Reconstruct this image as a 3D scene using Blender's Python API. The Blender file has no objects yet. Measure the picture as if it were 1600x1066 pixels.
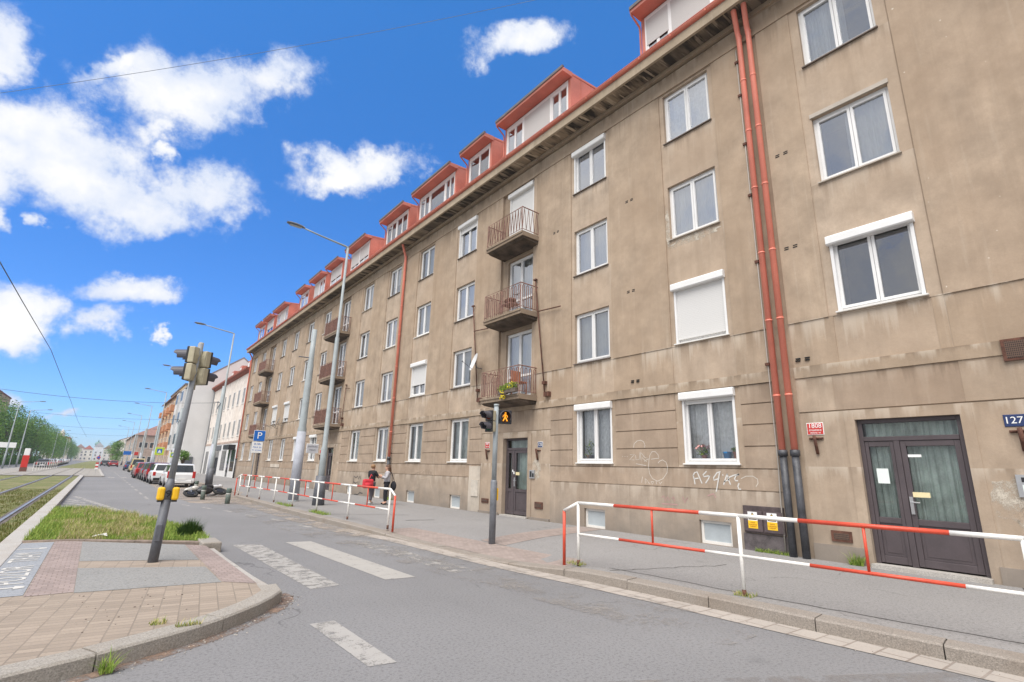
CAM = (0.0, 0.0, 1.65)
SKY_STR = .10; SKY_AIR = 1.0; SKY_DUST = .6; SKY_OZ = 2.0; SKY_HUE = .5; SKY_SAT = 1.25; SKY_VAL = 1.0; CLOUD_W = 9.0
SUN_E = 2.2; SUN_ANG = 0.9; EXPO = 0.0
EXPO = 1.1; SUN_E = 2.2; SKY_SAT = 1.2; CLOUD_W = 4.9; SKY_DUST = .15; SKY_TINT = (.54, .95, 1.20); SKY_LOW = (.37, .52, .86)
CL_WARP=.21; CL_PK=1.55; CL_PK2=1.15; CL_BIG=2.0; CL_FINE=2.3; CL_A=.05; CL_B=1.75
HAZE = 0.0004
RAYS=((-2.562, 10.752, 5.55),(4.629, 5.051, 7.85))
GRAF={'white': [[(6.909, 1.642), (6.865, 1.712), (6.798, 1.731), (6.765, 1.657), (6.689, 1.473)], [(6.908, 1.654), (6.883, 1.563), (6.87, 1.45)], [(6.882, 1.575), (6.77, 1.589)], [(6.554, 1.752), (6.649, 1.667), (6.626, 1.627), (6.512, 1.648), (6.477, 1.671), (6.516, 1.585), (6.599, 1.483)], [(6.209, 1.747), (6.296, 1.723), (6.391, 1.611), (6.383, 1.556), (6.308, 1.58), (6.244, 1.615)], [(6.228, 1.724), (6.263, 1.592), (6.315, 1.394), (6.342, 1.306)], [(6.172, 1.678), (6.149, 1.674)], [(6.058, 1.706), (6.103, 1.597), (6.161, 1.465)], [(6.058, 1.706), (6.034, 1.577), (5.996, 1.472)], [(6.144, 1.531), (6.01, 1.589)], [(6.042, 1.62), (5.898, 1.677), (5.781, 1.701)], [(5.781, 1.701), (5.853, 1.668), (5.893, 1.603), (5.873, 1.561), (5.816, 1.563)], [(5.765, 1.386), (5.814, 1.384), (5.831, 1.446), (5.798, 1.51)]], 'thin': [[(8.619, 2.32), (8.592, 2.424), (8.497, 2.494), (8.383, 2.509), (8.29, 2.468), (8.247, 2.377), (8.265, 2.314)], [(9.003, 2.094), (8.982, 2.094)], [(8.924, 2.093), (8.904, 2.093)], [(8.85, 2.093), (8.83, 2.093)], [(8.742, 2.139), (8.593, 2.151), (8.764, 2.004), (8.609, 2.005)], [(8.562, 2.125), (8.551, 2.01), (8.454, 2.01), (8.414, 2.188)], [(8.413, 2.214), (8.391, 1.997)], [(8.276, 2.098), (8.356, 2.061), (8.22, 1.96)], [(8.382, 2.188), (8.262, 2.06), (8.139, 2.035), (8.297, 1.972)], [(8.124, 2.022), (8.12, 2.11), (8.038, 2.21), (7.946, 2.214), (7.86, 2.133), (7.835, 2.047), (7.956, 2.035), (8.078, 2.022)], [(8.139, 2.035), (8.164, 1.835), (8.142, 1.662), (8.057, 1.541), (7.91, 1.485), (7.745, 1.55), (7.621, 1.697), (7.598, 1.841), (7.635, 1.95), (7.734, 2.005), (7.824, 1.973), (7.872, 1.924)], [(8.363, 1.583), (8.401, 1.432)], [(8.287, 1.535), (8.278, 1.412), (8.212, 1.488), (8.287, 1.535)], [(8.198, 1.464), (8.155, 1.416)], [(8.106, 1.467), (8.064, 1.407), (8.016, 1.47), (8.106, 1.467)], [(7.954, 1.496), (7.944, 1.411)], [(7.867, 1.474), (7.84, 1.415), (7.778, 1.477)], [(8.555, 1.907), (8.24, 1.859)], [(5.745, 1.607), (5.628, 1.663), (5.474, 1.667), (5.383, 1.607), (5.38, 1.525), (5.43, 1.452)]], 'pink': [[(7.8, 1.096), (7.739, 1.146), (7.703, 1.031), (7.626, 1.129), (7.575, 1.038)], [(7.516, 1.088), (7.457, 1.138), (7.436, 1.024)], [(7.209, 1.151), (7.164, 1.018), (7.077, 1.136)], [(6.558, 1.208), (6.406, 1.26), (6.365, 1.175)], [(7.808, 0.954), (7.358, 0.96)]], 'black': [[(27.546, 0.651), (27.421, 1.127), (27.188, 1.039), (26.966, 1.139), (26.845, 0.987), (26.643, 1.147), (26.524, 0.996)], [(27.513, 0.841), (27.155, 0.759), (26.853, 0.863), (26.951, 0.612)], [(26.692, 0.868), (26.765, 0.681), (26.47, 0.631)], [(27.502, 0.185), (27.32, 0.132), (27.09, 0.206), (26.759, 0.192), (26.469, 0.313), (26.106, 0.285)]], 'pale': [[(20.636, 1.404), (20.243, 1.526), (20.216, 0.808), (20.459, 0.798)], [(20.065, 1.415), (19.77, 1.572), (19.655, 1.312)], [(19.536, 1.575), (19.419, 1.281), (19.201, 1.581), (18.9, 1.331)], [(20.435, 1.178), (19.117, 1.289)], [(19.268, 1.285), (19.061, 0.856)], [(20.344, 1.333), (20.287, 0.956)]]}
CLOUDS=[[-0.219, 0.549, 31.371, 8.618, 11.255, -19.258], [-0.235, 0.518, 24.782, 6.679, 11.305, -19.314], [-0.163, 0.458, 13.567, 3.278, 10.235, -21.678], [-0.107, 0.45, 17.555, -1.168, -0.354, -23.907], [-0.171, 0.399, 15.847, 3.688, 10.524, -24.054], [-0.082, 0.411, 17.848, -3.952, -7.014, -25.357], [0.051, 0.59, 7.626, 2.988, 9.667, -19.357], [-0.007, 0.554, 12.742, 2.889, 9.826, -25.384], [0.146, 0.651, 10.914, 8.173, 12.633, -19.766], [-0.071, 0.567, 15.423, 6.923, 36.342, -55.294], [0.051, 0.441, 12.073, 1.302, 6.2, -29.943], [-0.011, 0.396, 13.488, 0.602, 4.0, -35.463], [-0.017, 0.515, 12.293, 8.025, 28.808, -34.551], [0.315, 0.544, 8.955, 1.799, 8.261, -35.412], [0.385, 0.56, 18.488, 2.212, 7.533, -49.242], [0.673, 0.787, 11.049, 6.416, 9.618, -45.389], [-0.167, 0.331, 59.102, 13.175, 18.65, -49.105], [-0.121, 0.337, 67.669, 14.566, 33.346, -94.59], [-0.018, 0.475, 48.963, 10.46, 30.072, -82.542], [-0.011, 0.265, 16.883, 3.173, 11.537, -48.353], [-0.126, 0.208, 24.016, 1.808, 0.051, -26.266], [-0.041, 0.203, 25.34, 8.557, 17.622, -39.188], [-0.133, 0.181, 25.172, 5.173, 10.929, -49.246], [-0.118, 0.093, 54.936, 11.036, 7.268, -55.506], [-0.039, 0.073, 37.512, 7.029, 11.387, -116.472], [0.029, 0.212, 81.702, 14.472, 19.666, -105.53]]
import bpy, math, random
from mathutils import Vector, Matrix
R = math.radians
rnd = random.Random(11)
S = bpy.context.scene
COL = S.collection
FX = 11.0                      # facade plane of the long apartment block
SWZ = 0.165                    # pavement height at the wall

# ------------------------------------------------------------------ mesh builder
class MB:
    def __init__(s):
        s.v = []; s.f = []; s.m = []; s.mi = 0; s.T = None
    def _a(s, p):
        p = Vector(p)
        s.v.append(s.T @ p if s.T is not None else p); return len(s.v) - 1
    def poly(s, pts):
        s.f.append([s._a(p) for p in pts]); s.m.append(s.mi)
    def box(s, x0, x1, y0, y1, z0, z1):
        if x0 > x1: x0, x1 = x1, x0
        if y0 > y1: y0, y1 = y1, y0
        if z0 > z1: z0, z1 = z1, z0
        i = [s._a(p) for p in ((x0,y0,z0),(x1,y0,z0),(x1,y1,z0),(x0,y1,z0),(x0,y0,z1),(x1,y0,z1),(x1,y1,z1),(x0,y1,z1))]
        for q in ((0,3,2,1),(4,5,6,7),(0,1,5,4),(1,2,6,5),(2,3,7,6),(3,0,4,7)):
            s.f.append([i[k] for k in q]); s.m.append(s.mi)
    def prism(s, poly, d):
        """poly: list of 3-D points, d: extrusion vector"""
        d = Vector(d); a = [s._a(p) for p in poly]; b = [s._a(Vector(p) + d) for p in poly]
        n = len(a)
        s.f.append(a[::-1]); s.m.append(s.mi); s.f.append(b); s.m.append(s.mi)
        for k in range(n):
            s.f.append([a[k], a[(k+1) % n], b[(k+1) % n], b[k]]); s.m.append(s.mi)
    def tube(s, pts, r, n=8, cap=True):
        pts = [Vector(p) for p in pts]; N = len(pts)
        rs = r if isinstance(r, (list, tuple)) else [r] * N
        rings = []; prev = None
        for i, p in enumerate(pts):
            if i == 0: t = pts[1] - p
            elif i == N-1: t = p - pts[i-1]
            else: t = (pts[i+1] - p).normalized() + (p - pts[i-1]).normalized()
            t.normalize()
            if prev is None:
                u = t.cross(Vector((0,0,1)));
                if u.length < 1e-3: u = t.cross(Vector((1,0,0)))
            else: u = prev - t * prev.dot(t)
            u.normalize(); prev = u; w = t.cross(u)
            rings.append([s._a(p + (u*math.cos(2*math.pi*k/n) + w*math.sin(2*math.pi*k/n)) * rs[i]) for k in range(n)])
        for i in range(N-1):
            for k in range(n):
                s.f.append([rings[i][k], rings[i][(k+1)%n], rings[i+1][(k+1)%n], rings[i+1][k]]); s.m.append(s.mi)
        if cap:
            s.f.append(rings[0][::-1]); s.m.append(s.mi); s.f.append(rings[-1]); s.m.append(s.mi)
    def ball(s, c, r, n=10, k=6):
        c = Vector(c); r = Vector(r) if isinstance(r, (tuple, list)) else Vector((r, r, r))
        rows = []
        for j in range(k+1):
            th = math.pi * j / k
            rows.append([s._a((c.x + r.x*math.sin(th)*math.cos(2*math.pi*i/n), c.y + r.y*math.sin(th)*math.sin(2*math.pi*i/n), c.z + r.z*math.cos(th))) for i in range(n)])
        for j in range(k):
            for i in range(n):
                s.f.append([rows[j][i], rows[j+1][i], rows[j+1][(i+1)%n], rows[j][(i+1)%n]]); s.m.append(s.mi)
    def ribbon(s, pts, w, nrm, t=0.004):
        """flat stroke of width w lying in the plane with normal nrm"""
        nrm = Vector(nrm); pts = [Vector(p) for p in pts]
        L = []; Rr = []
        for i, p in enumerate(pts):
            a = pts[max(i-1, 0)]; b = pts[min(i+1, len(pts)-1)]
            d = (b - a).normalized(); q = nrm.cross(d) * (w/2)
            L.append(p + q + nrm*t); Rr.append(p - q + nrm*t)
        for i in range(len(pts)-1):
            s.poly([L[i], Rr[i], Rr[i+1], L[i+1]])
    def build(s, name, mats, parent=None, off=None, smooth=False, bevel=0, loc=None):
        me = bpy.data.meshes.new(name)
        o3 = Vector(off) if off is not None else Vector((0,0,0))
        me.from_pydata([tuple(p - o3) for p in s.v], [], s.f)
        if not isinstance(mats, (list, tuple)): mats = [mats]
        for m in mats: me.materials.append(m)
        for p, k in zip(me.polygons, s.m):
            p.material_index = min(k, len(mats)-1); p.use_smooth = smooth
        me.update()
        o = bpy.data.objects.new(name, me); COL.objects.link(o)
        if parent is not None: o.parent = parent
        if loc is not None: o.location = loc
        if bevel:
            b = o.modifiers.new('Bevel', 'BEVEL'); b.width = bevel; b.segments = 2; b.limit_method = 'ANGLE'
        return o

def tag(o, label=None, cat=None, group=None, kind=None):
    if label: o['label'] = label
    if cat: o['category'] = cat
    if group: o['group'] = group
    if kind: o['kind'] = kind
    return o
def thing(name, label, cat, loc=(0,0,0), rz=0, group=None):
    o = bpy.data.objects.new(name, None); COL.objects.link(o); o.empty_display_size = .3
    o.location = loc; o.rotation_euler = (0, 0, rz)
    return tag(o, label, cat, group)
def dup(o, loc=None, rz=None, label=None, parent=None):
    """copy of a thing with its parts and sub-parts"""
    c = o.copy(); COL.objects.link(c)
    if parent is not None: c.parent = parent
    for ch in list(o.children): dup(ch, parent=c)
    if loc is not None: c.location = loc
    if rz is not None: c.rotation_euler = (0, 0, rz)
    if label: c['label'] = label
    return c
def struct(o): o['kind'] = 'structure'; return o
def text_mesh(txt, size, align='CENTER', ext=0.002):
    cu = bpy.data.curves.new('lettering', 'FONT'); cu.body = txt; cu.size = size; cu.align_x = align; cu.align_y = 'CENTER'; cu.extrude = ext
    cu.resolution_u = 3
    o = bpy.data.objects.new('lettering', cu); COL.objects.link(o)
    me = bpy.data.meshes.new_from_object(o)
    bpy.data.objects.remove(o); bpy.data.curves.remove(cu)
    return me
def lettering(txt, size, mat, parent, loc, rot, scale=(1,1,1), ext=0.002):
    me = text_mesh(txt, size, ext=ext); me.name = 'lettering'; me.materials.clear(); me.materials.append(mat)
    o = bpy.data.objects.new('lettering', me); COL.objects.link(o); o.parent = parent
    o.location = loc; o.rotation_euler = rot; o.scale = scale
    return o
FACE_STREET = (R(90), 0, R(-90))      # text readable from the street, on the facade (normal -x)

# ------------------------------------------------------------------ materials
class NT:
    def __init__(s, name):
        s.mat = bpy.data.materials.new(name); s.mat.use_nodes = True
        s.t = s.mat.node_tree; s.b = s.t.nodes['Principled BSDF']; s.out = s.t.nodes['Material Output']
        s._pos = None
    def n(s, typ, **kw):
        nd = s.t.nodes.new(typ)
        for k, v in kw.items(): setattr(nd, k, v)
        return nd
    def l(s, a, b): s.t.links.new(a, b)
    def pos(s):
        if s._pos is None: s._pos = s.n('ShaderNodeNewGeometry').outputs['Position']
        return s._pos
    def mapped(s, scale=(1,1,1), rot=(0,0,0), loc=(0,0,0), src=None):
        m = s.n('ShaderNodeMapping'); s.l(src or s.pos(), m.inputs[0])
        m.inputs['Scale'].default_value = scale; m.inputs['Rotation'].default_value = rot; m.inputs['Location'].default_value = loc
        return m.outputs[0]
    def noise(s, scale, detail=4, vec=None, rough=.55):
        nd = s.n('ShaderNodeTexNoise'); s.l(vec or s.pos(), nd.inputs['Vector'])
        nd.inputs['Scale'].default_value = scale; nd.inputs['Detail'].default_value = detail; nd.inputs['Roughness'].default_value = rough
        return nd.outputs['Fac']
    def ramp(s, fac, a, b, ca=(0,0,0,1), cb=(1,1,1,1)):
        nd = s.n('ShaderNodeValToRGB'); s.l(fac, nd.inputs[0])
        e = nd.color_ramp.elements; e[0].position = a; e[1].position = b; e[0].color = ca; e[1].color = cb
        return nd.outputs[0]
    def math(s, op, a, b=None, clamp=False):
        nd = s.n('ShaderNodeMath', operation=op); nd.use_clamp = clamp
        for i, q in enumerate((a, b)):
            if q is None: continue
            if isinstance(q, (int, float)): nd.inputs[i].default_value = q
            else: s.l(q, nd.inputs[i])
        return nd.outputs[0]
    def mix(s, fac, a, b, mode='MIX'):
        nd = s.n('ShaderNodeMix', data_type='RGBA', blend_type=mode)
        for sock, q in ((nd.inputs[0], fac), (nd.inputs[6], a), (nd.inputs[7], b)):
            if isinstance(q, (int, float)): sock.default_value = q
            elif isinstance(q, tuple): sock.default_value = (q + (1,))[:4]
            else: s.l(q, sock)
        return nd.outputs[2]
    def color(s, c):
        if isinstance(c, tuple): s.b.inputs['Base Color'].default_value = (c + (1,))[:4]
        else: s.l(c, s.b.inputs['Base Color'])
    def rough(s, r):
        if isinstance(r, (int, float)): s.b.inputs['Roughness'].default_value = r
        else: s.l(r, s.b.inputs['Roughness'])
    def bump(s, h, strength=.3, dist=.01):
        nd = s.n('ShaderNodeBump'); nd.inputs['Strength'].default_value = strength; nd.inputs['Distance'].default_value = dist
        s.l(h, nd.inputs['Height']); s.l(nd.outputs[0], s.b.inputs['Normal'])
    def sep(s, vec=None):
        nd = s.n('ShaderNodeSeparateXYZ'); s.l(vec or s.pos(), nd.inputs[0]); return nd.outputs

_mc = {}
def mat(name, c, rough=.6, metal=0.0, vary=.12, scale=3.0, fine=40.0, bump=.15, spec=.5, coat=0):
    """general procedural surface: base colour with dirt-like variation and fine relief"""
    if name in _mc: return _mc[name]
    t = NT(name)
    n1 = t.noise(scale, 5); n2 = t.noise(fine, 3)
    k = t.math('ADD', t.math('MULTIPLY', n1, .7), t.math('MULTIPLY', n2, .3))
    lo = tuple(x*(1-vary*1.6) for x in c); hi = tuple(min(1, x*(1+vary*1.2)) for x in c)
    t.color(t.mix(t.ramp(k, .3, .7), lo, hi)); t.rough(rough)
    t.b.inputs['Metallic'].default_value = metal; t.b.inputs['Specular IOR Level'].default_value = spec
    if coat: t.b.inputs['Coat Weight'].default_value = coat; t.b.inputs['Coat Roughness'].default_value = .06
    if bump: t.bump(n2, bump, .004)
    _mc[name] = t.mat
    return t.mat

def plaster(name, base, grime=.5, specks=False, soot=0.0, runs=()):
    t = NT(name); base = tuple(min(1, x*f) for x, f in zip(base, (1.06, 1.085, 1.14)))
    big = t.noise(.32, 4); mid = t.noise(1.7, 6, rough=.65); fine = t.noise(34, 5); grit = t.noise(150, 2)
    streak = t.noise(1.0, 6, vec=t.mapped((1.2, 2.6, .16)), rough=.65)
    streak2 = t.noise(1.0, 4, vec=t.mapped((1.0, 9.0, .45), loc=(3, 7, 1)))
    dark = tuple(x*.74 for x in base); light = tuple(min(1, x*1.17) for x in base)
    c = t.mix(t.ramp(mid, .30, .72), dark, light)
    c = t.mix(t.math('MULTIPLY', t.ramp(streak, .52, .76), .58*grime), c, tuple(x*f for x, f in zip(base, (.52, .50, .47))))
    c = t.mix(t.math('MULTIPLY', t.ramp(streak2, .58, .78), .42*grime), c, (.56, .48, .385))
    c = t.mix(t.math('MULTIPLY', t.ramp(big, .45, .70), .50), c, tuple(x*f for x, f in zip(base, (.86, .80, .74))))
    c = t.mix(t.math('MULTIPLY', t.ramp(fine, .35, .65), .16), c, tuple(x*.62 for x in base))
    # rain runs starting under ledges and sills, ragged in length
    for zl, ln, kd, ka in runs:
        zz = t.sep()[2]; dn = t.math('SUBTRACT', zl, zz)
        rag = t.noise(1.0, 5, vec=t.mapped((1, 4.2, .10), loc=(0, zl*3.1, 0)), rough=.7)
        reach = t.math('MULTIPLY', t.ramp(rag, .38, .72), ln); reach = t.math('ADD', reach, .03)
        k = t.math('SUBTRACT', 1.0, t.math('DIVIDE', dn, reach), clamp=True)
        k = t.math('MULTIPLY', k, t.math('GREATER_THAN', dn, -.01))
        pl_ = t.ramp(t.noise(1.0, 3, vec=t.mapped((1, 2.6, .05), loc=(5, zl, 2))), .46, .54)
        c = t.mix(t.math('MULTIPLY', t.math('MULTIPLY', k, pl_), kd*.8), c, tuple(x*f for x, f in zip(base, (.45, .43, .41))))
        c = t.mix(t.math('MULTIPLY', t.math('MULTIPLY', k, t.math('SUBTRACT', 1.0, pl_)), ka), c, (.60, .53, .44))
    # rain splash and soot creeping up from the pavement in ragged tongues
    z = t.sep()[2]
    edge = t.math('ADD', t.math('MULTIPLY', z, 1.0), t.math('MULTIPLY', t.math('SUBTRACT', t.noise(2.2, 6), .5), 1.3))
    low = t.ramp(edge, .10, 1.0, (1,1,1,1), (0,0,0,1))
    c = t.mix(t.math('MULTIPLY', low, .55*grime + soot*.4), c, (.20, .175, .15))
    if specks:
        sp = t.noise(9, 2, vec=t.mapped((1,1,1), loc=(5,2,9)))
        c = t.mix(t.math('MULTIPLY', t.ramp(sp, .735, .765), .8), c, (.72, .66, .56))
    t.color(c); t.rough(.93); t.b.inputs['Specular IOR Level'].default_value = .2
    h = t.math('ADD', t.math('MULTIPLY', fine, .6), t.math('MULTIPLY', grit, .4))
    t.bump(h, .45, .006)
    return t.mat

P_UP = plaster('plaster_upper', (.392, .297, .208), .85, runs=((12.42, 1.6, .55, .10), (4.83, .9, .30, .55), (3.88, .3, .7, .2)))
P_UPR = plaster('plaster_upper_speckled', (.400, .303, .214), .75, specks=True, runs=((4.83, .9, .35, .55), (3.88, .3, .7, .2)))
P_STRIP = plaster('plaster_window_strip', (.432, .335, .243), .75, runs=((12.4, .5, .4, 0), (10.74, .9, .55, .25), (7.77, .9, .5, .3), (4.84, 1.0, .45, .6)))
P_BAND = plaster('plaster_band', (.368, .282, .198), 1.1, runs=((12.9, .5, .8, .2), (3.88, .28, .6, .5)))
P_LOW = plaster('plaster_course', (.356, .270, .194), 1.0, runs=((3.63, .7, .65, .15), (1.82, .5, .3, .2)))
P_SUR = plaster('plaster_smooth', (.398, .308, .222), .8, runs=((3.6, .5, .4, .3), (1.87, .5, .5, .4), (2.92, .6, .35, .4)))
P_PLIN = plaster('plaster_plinth', (.372, .296, .222), 1.0, soot=.5, runs=((1.36, .7, .35, .35),))
P_PLIN2 = plaster('stone_plinth', (.30, .25, .20), 1.0, soot=.5)
P_REC = plaster('plaster_recess', (.345, .262, .185), 1.1)
P_PANEL = plaster('plaster_pale_panel', (.52, .45, .36), .6)
P_PATCH = None
P_PINK = plaster('plaster_pale_cream', (.74, .66, .57), .35)
P_GREYW = mat('plaster_grey', (.66, .65, .635), .9, vary=.06, scale=.7, fine=20)
P_ORANGE = plaster('plaster_orange', (.48, .31, .20), .3)
P_OCHRE = plaster('plaster_ochre', (.60, .42, .24), .3)
P_BROWNP = plaster('plaster_far_brown', (.47, .36, .29), .3)
P_CREAM = plaster('plaster_cream', (.80, .73, .62), .3); P_OFFW = plaster('plaster_offwhite', (.78, .77, .74), .3); M_FARPANE = mat('far_pane', (.055, .06, .068), .3, bump=0)

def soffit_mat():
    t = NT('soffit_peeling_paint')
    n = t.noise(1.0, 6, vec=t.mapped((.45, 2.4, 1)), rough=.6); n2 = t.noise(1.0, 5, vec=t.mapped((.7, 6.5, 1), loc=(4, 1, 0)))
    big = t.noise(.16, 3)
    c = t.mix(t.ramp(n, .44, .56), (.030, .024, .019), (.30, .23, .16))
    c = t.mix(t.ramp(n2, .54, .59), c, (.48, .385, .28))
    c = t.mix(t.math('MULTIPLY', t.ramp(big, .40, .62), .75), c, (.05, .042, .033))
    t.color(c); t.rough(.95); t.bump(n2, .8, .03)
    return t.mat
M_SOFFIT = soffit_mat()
def molding_mat():
    t = NT('frieze_stained')
    n = t.noise(1.0, 6, vec=t.mapped((1, .9, 2.2)), rough=.7); n2 = t.noise(.9, 6)
    c = t.mix(t.ramp(n, .40, .66), (.33, .245, .165), (.40, .31, .215))
    c = t.mix(t.math('MULTIPLY', t.ramp(n2, .55, .66), .85), c, (.235, .20, .165))
    c = t.mix(t.math('MULTIPLY', t.ramp(t.noise(3.3, 6), .60, .70), .8), c, (.085, .07, .055))
    t.color(c); t.rough(.95); t.bump(n2, .6, .02)
    return t.mat
M_FRIEZE = molding_mat()
M_CORNICE = plaster('cornice_edge', (.40, .32, .225), 1.0)

M_ROOM = mat('room_interior', (.10, .09, .085), .9)
M_PVC = mat('white_pvc', (.74, .735, .72), .35, vary=.04, bump=.03)
M_PVCD = mat('white_pvc_weathered', (.72, .70, .66), .45, vary=.06, bump=.03)
M_SILL = mat('sheet_sill', (.42, .37, .31), .5, vary=.1)
M_SILLD = mat('sheet_sill_dark', (.13, .10, .08), .5, vary=.2)
M_RED = mat('red_painted_metal', (.72, .225, .155), .42, vary=.12, scale=1.2, bump=.05)
M_REDD = mat('red_painted_metal_aged', (.50, .155, .10), .5, vary=.2, scale=2.5, bump=.08)
M_ROOF = mat('red_roof_sheet', (.51, .175, .125), .5, vary=.25, scale=.8, bump=.05)
M_ROOFT = mat('roof_tile_red', (.27, .075, .045), .8, vary=.3, scale=6)
M_ROOFEDGE = mat('roof_edge_bitumen', (.13, .12, .12), .7, vary=.2)
M_IRON = mat('cast_iron_pipe', (.060, .062, .070), .5, vary=.4, scale=5, bump=.2)
M_RUST = mat('rusty_iron', (.115, .048, .030), .85, vary=.45, scale=9, bump=.4)
M_RAILB = mat('brown_balcony_iron', (.25, .135, .105), .7, vary=.35, scale=8, bump=.2)
M_CLAD = mat('rusty_cladding', (.125, .055, .036), .75, vary=.35, scale=2, bump=.2)
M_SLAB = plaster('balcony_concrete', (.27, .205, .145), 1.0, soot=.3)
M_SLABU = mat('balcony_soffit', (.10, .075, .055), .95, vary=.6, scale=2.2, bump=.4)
M_DOOR = mat('brown_violet_door_paint', (.078, .062, .066), .45, vary=.15, bump=.04)
M_DARK = mat('dark_void', (.012, .012, .012), .9)
M_BLACK = mat('black_plastic', (.018, .018, .020), .45, vary=.2)
M_VISOR = mat('visor_grey_plastic', (.075, .072, .085), .5, vary=.15)
M_BEIGE = mat('signal_housing_beige', (.40, .36, .25), .5, vary=.12, scale=6)
M_GALV = mat('galvanised_steel', (.33, .345, .36), .5, metal=.25, vary=.12, scale=4, bump=.06)
M_GALVB = mat('grey_pole_paint', (.30, .335, .345), .55, vary=.12, scale=3, bump=.06)
M_GREYD = mat('dark_grey_pole_paint', (.105, .110, .125), .5, vary=.18, scale=5, bump=.08)
M_GREYM = mat('mid_grey_pole_paint', (.22, .235, .255), .5, vary=.14, scale=5, bump=.06)
M_LAMPH = mat('lamp_head_grey', (.13, .14, .155), .45, vary=.1)
M_WHITEP = mat('white_railing_paint', (.77, .75, .71), .42, vary=.10, scale=5, bump=.06)
M_REDP = mat('red_railing_paint', (.60, .072, .035), .42, vary=.14, scale=5, bump=.06)
M_YEL = mat('yellow_box', (.80, .46, .012), .45, vary=.06)
M_SIGNY = mat('sign_yellow', (.85, .52, .02), .45, vary=.04, bump=0)
M_SIGNW = mat('sign_white', (.80, .80, .78), .45, vary=.04, bump=0)
M_SIGNB = mat('sign_blue', (.010, .135, .50), .4, vary=.05, bump=0)
M_PLATEB = mat('enamel_blue', (.018, .035, .115), .25, vary=.1, bump=0)
M_PLATER = mat('enamel_red', (.52, .045, .035), .25, vary=.1, bump=0)
M_FLUO = mat('fluorescent_yellow_green', (.50, .62, .03), .5, vary=.04, bump=0)
M_PAPER = mat('paper_notice', (.72, .78, .74), .8, vary=.03, bump=0)
M_STEEL = mat('brushed_steel', (.55, .55, .55), .3, metal=.9, vary=.06)
M_EBOX = mat('dark_electrical_box', (.075, .055, .055), .55, vary=.35, scale=7, bump=.2)
M_CABLE = mat('cable_grey', (.40, .37, .33), .6)
M_WIREL = mat('wire_pale', (.20, .23, .28), .6, bump=0)
M_WIRE = mat('wire_dark', (.10, .11, .13), .6, bump=0)
M_TERRA = mat('terracotta', (.42, .15, .07), .8)
M_BLUEPOT = mat('blue_plastic_pot', (.03, .22, .50), .4)
M_GRAFW = mat('graffiti_white', (.60, .585, .55), .8, vary=.05, bump=0)
M_GRAFT = mat('graffiti_thin', (.60, .55, .48), .8, vary=.1, bump=0)
M_GRAFP = mat('graffiti_pink', (.42, .26, .24), .9, vary=.2, bump=0)
M_GRAFB = mat('graffiti_black', (.035, .035, .035), .8, vary=.2, bump=0)
M_GRAFL = mat('graffiti_pale', (.47, .38, .29), .9, vary=.1, bump=0)
M_CURT = mat('curtain_white', (.72, .72, .72), .9, vary=.06, bump=0)
M_CURTG = mat('curtain_grey', (.93, .94, .93), .9, vary=.16, scale=11, bump=0)
M_CURTGR = mat('curtain_green_grey', (.72, .76, .73), .9, vary=.2, scale=4, bump=0)
M_SHUT = None
def slats(name, c, pitch=.045):
    t = NT(name); z = t.sep()[2]
    fr = t.math('FRACT', t.math('MULTIPLY', z, 1/pitch))
    t.color(t.mix(t.ramp(fr, .0, .16), tuple(x*.72 for x in c), c)); t.rough(.45)
    t.bump(fr, .35, .01); return t.mat
M_SHUT = slats('roller_shutter_slats', (.66, .65, .63)); M_SHUTD = slats('dormer_shutter_slats', (.50, .485, .465))
def grille(name):
    t = NT(name); s = t.sep()
    a = t.math('FRACT', t.math('MULTIPLY', s[1], 45)); b = t.math('FRACT', t.math('MULTIPLY', s[2], 30))
    m = t.math('MULTIPLY', t.ramp(a, .30, .38), t.ramp(b, .25, .32))
    t.color(t.mix(m, (.14, .085, .06), (.02, .014, .012))); t.rough(.85); return t.mat
M_GRILLE = grille('rusty_vent_grille')
def pane(name, tint=(.80,.84,.84), refl=.20, rough=.01):
    t = NT(name); t.t.nodes.remove(t.b)
    tr = t.n('ShaderNodeBsdfTransparent'); tr.inputs[0].default_value = tint + (1,)
    gl = t.n('ShaderNodeBsdfGlossy'); gl.inputs['Roughness'].default_value = rough; gl.inputs[0].default_value = (.93,.95,1,1)
    fr = t.n('ShaderNodeFresnel'); fr.inputs[0].default_value = 1.5
    wob = t.n('ShaderNodeBump'); wob.inputs['Strength'].default_value = .16; wob.inputs['Distance'].default_value = .03
    t.l(t.noise(1.6, 2), wob.inputs['Height']); t.l(wob.outputs[0], gl.inputs['Normal'])
    oi = t.n('ShaderNodeObjectInfo').outputs['Random']; k = t.math('ADD', t.math('MULTIPLY', fr.outputs[0], .9), t.math('ADD', t.math('MULTIPLY', oi, refl*1.1), refl*.45), clamp=True)
    mx = t.n('ShaderNodeMixShader'); t.l(k, mx.inputs[0]); t.l(tr.outputs[0], mx.inputs[1]); t.l(gl.outputs[0], mx.inputs[2])
    t.l(mx.outputs[0], t.out.inputs[0]); return t.mat
M_PANE = pane('window_glass'); M_PANEH = pane('window_glass_bright', refl=.36); M_PANED = pane('door_glass', (.80,.86,.83), .02); M_PANEG = pane('ground_floor_glass', (.86,.88,.88), .03)
M_FROST = mat('frosted_glass', (.40, .44, .46), .25, vary=.08, bump=0)
M_CARGL = mat('car_glass', (.018, .022, .026), .06, vary=.1, bump=0, spec=.8)
M_TYRE = mat('tyre_rubber', (.02, .02, .02), .85)
M_RIM = mat('wheel_rim', (.45, .45, .46), .35, metal=.7)
M_TAIL = mat('tail_light_red', (.45, .02, .015), .2, bump=0)
M_HEADL = mat('headlight_clear', (.7, .72, .75), .12, bump=0)

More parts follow.
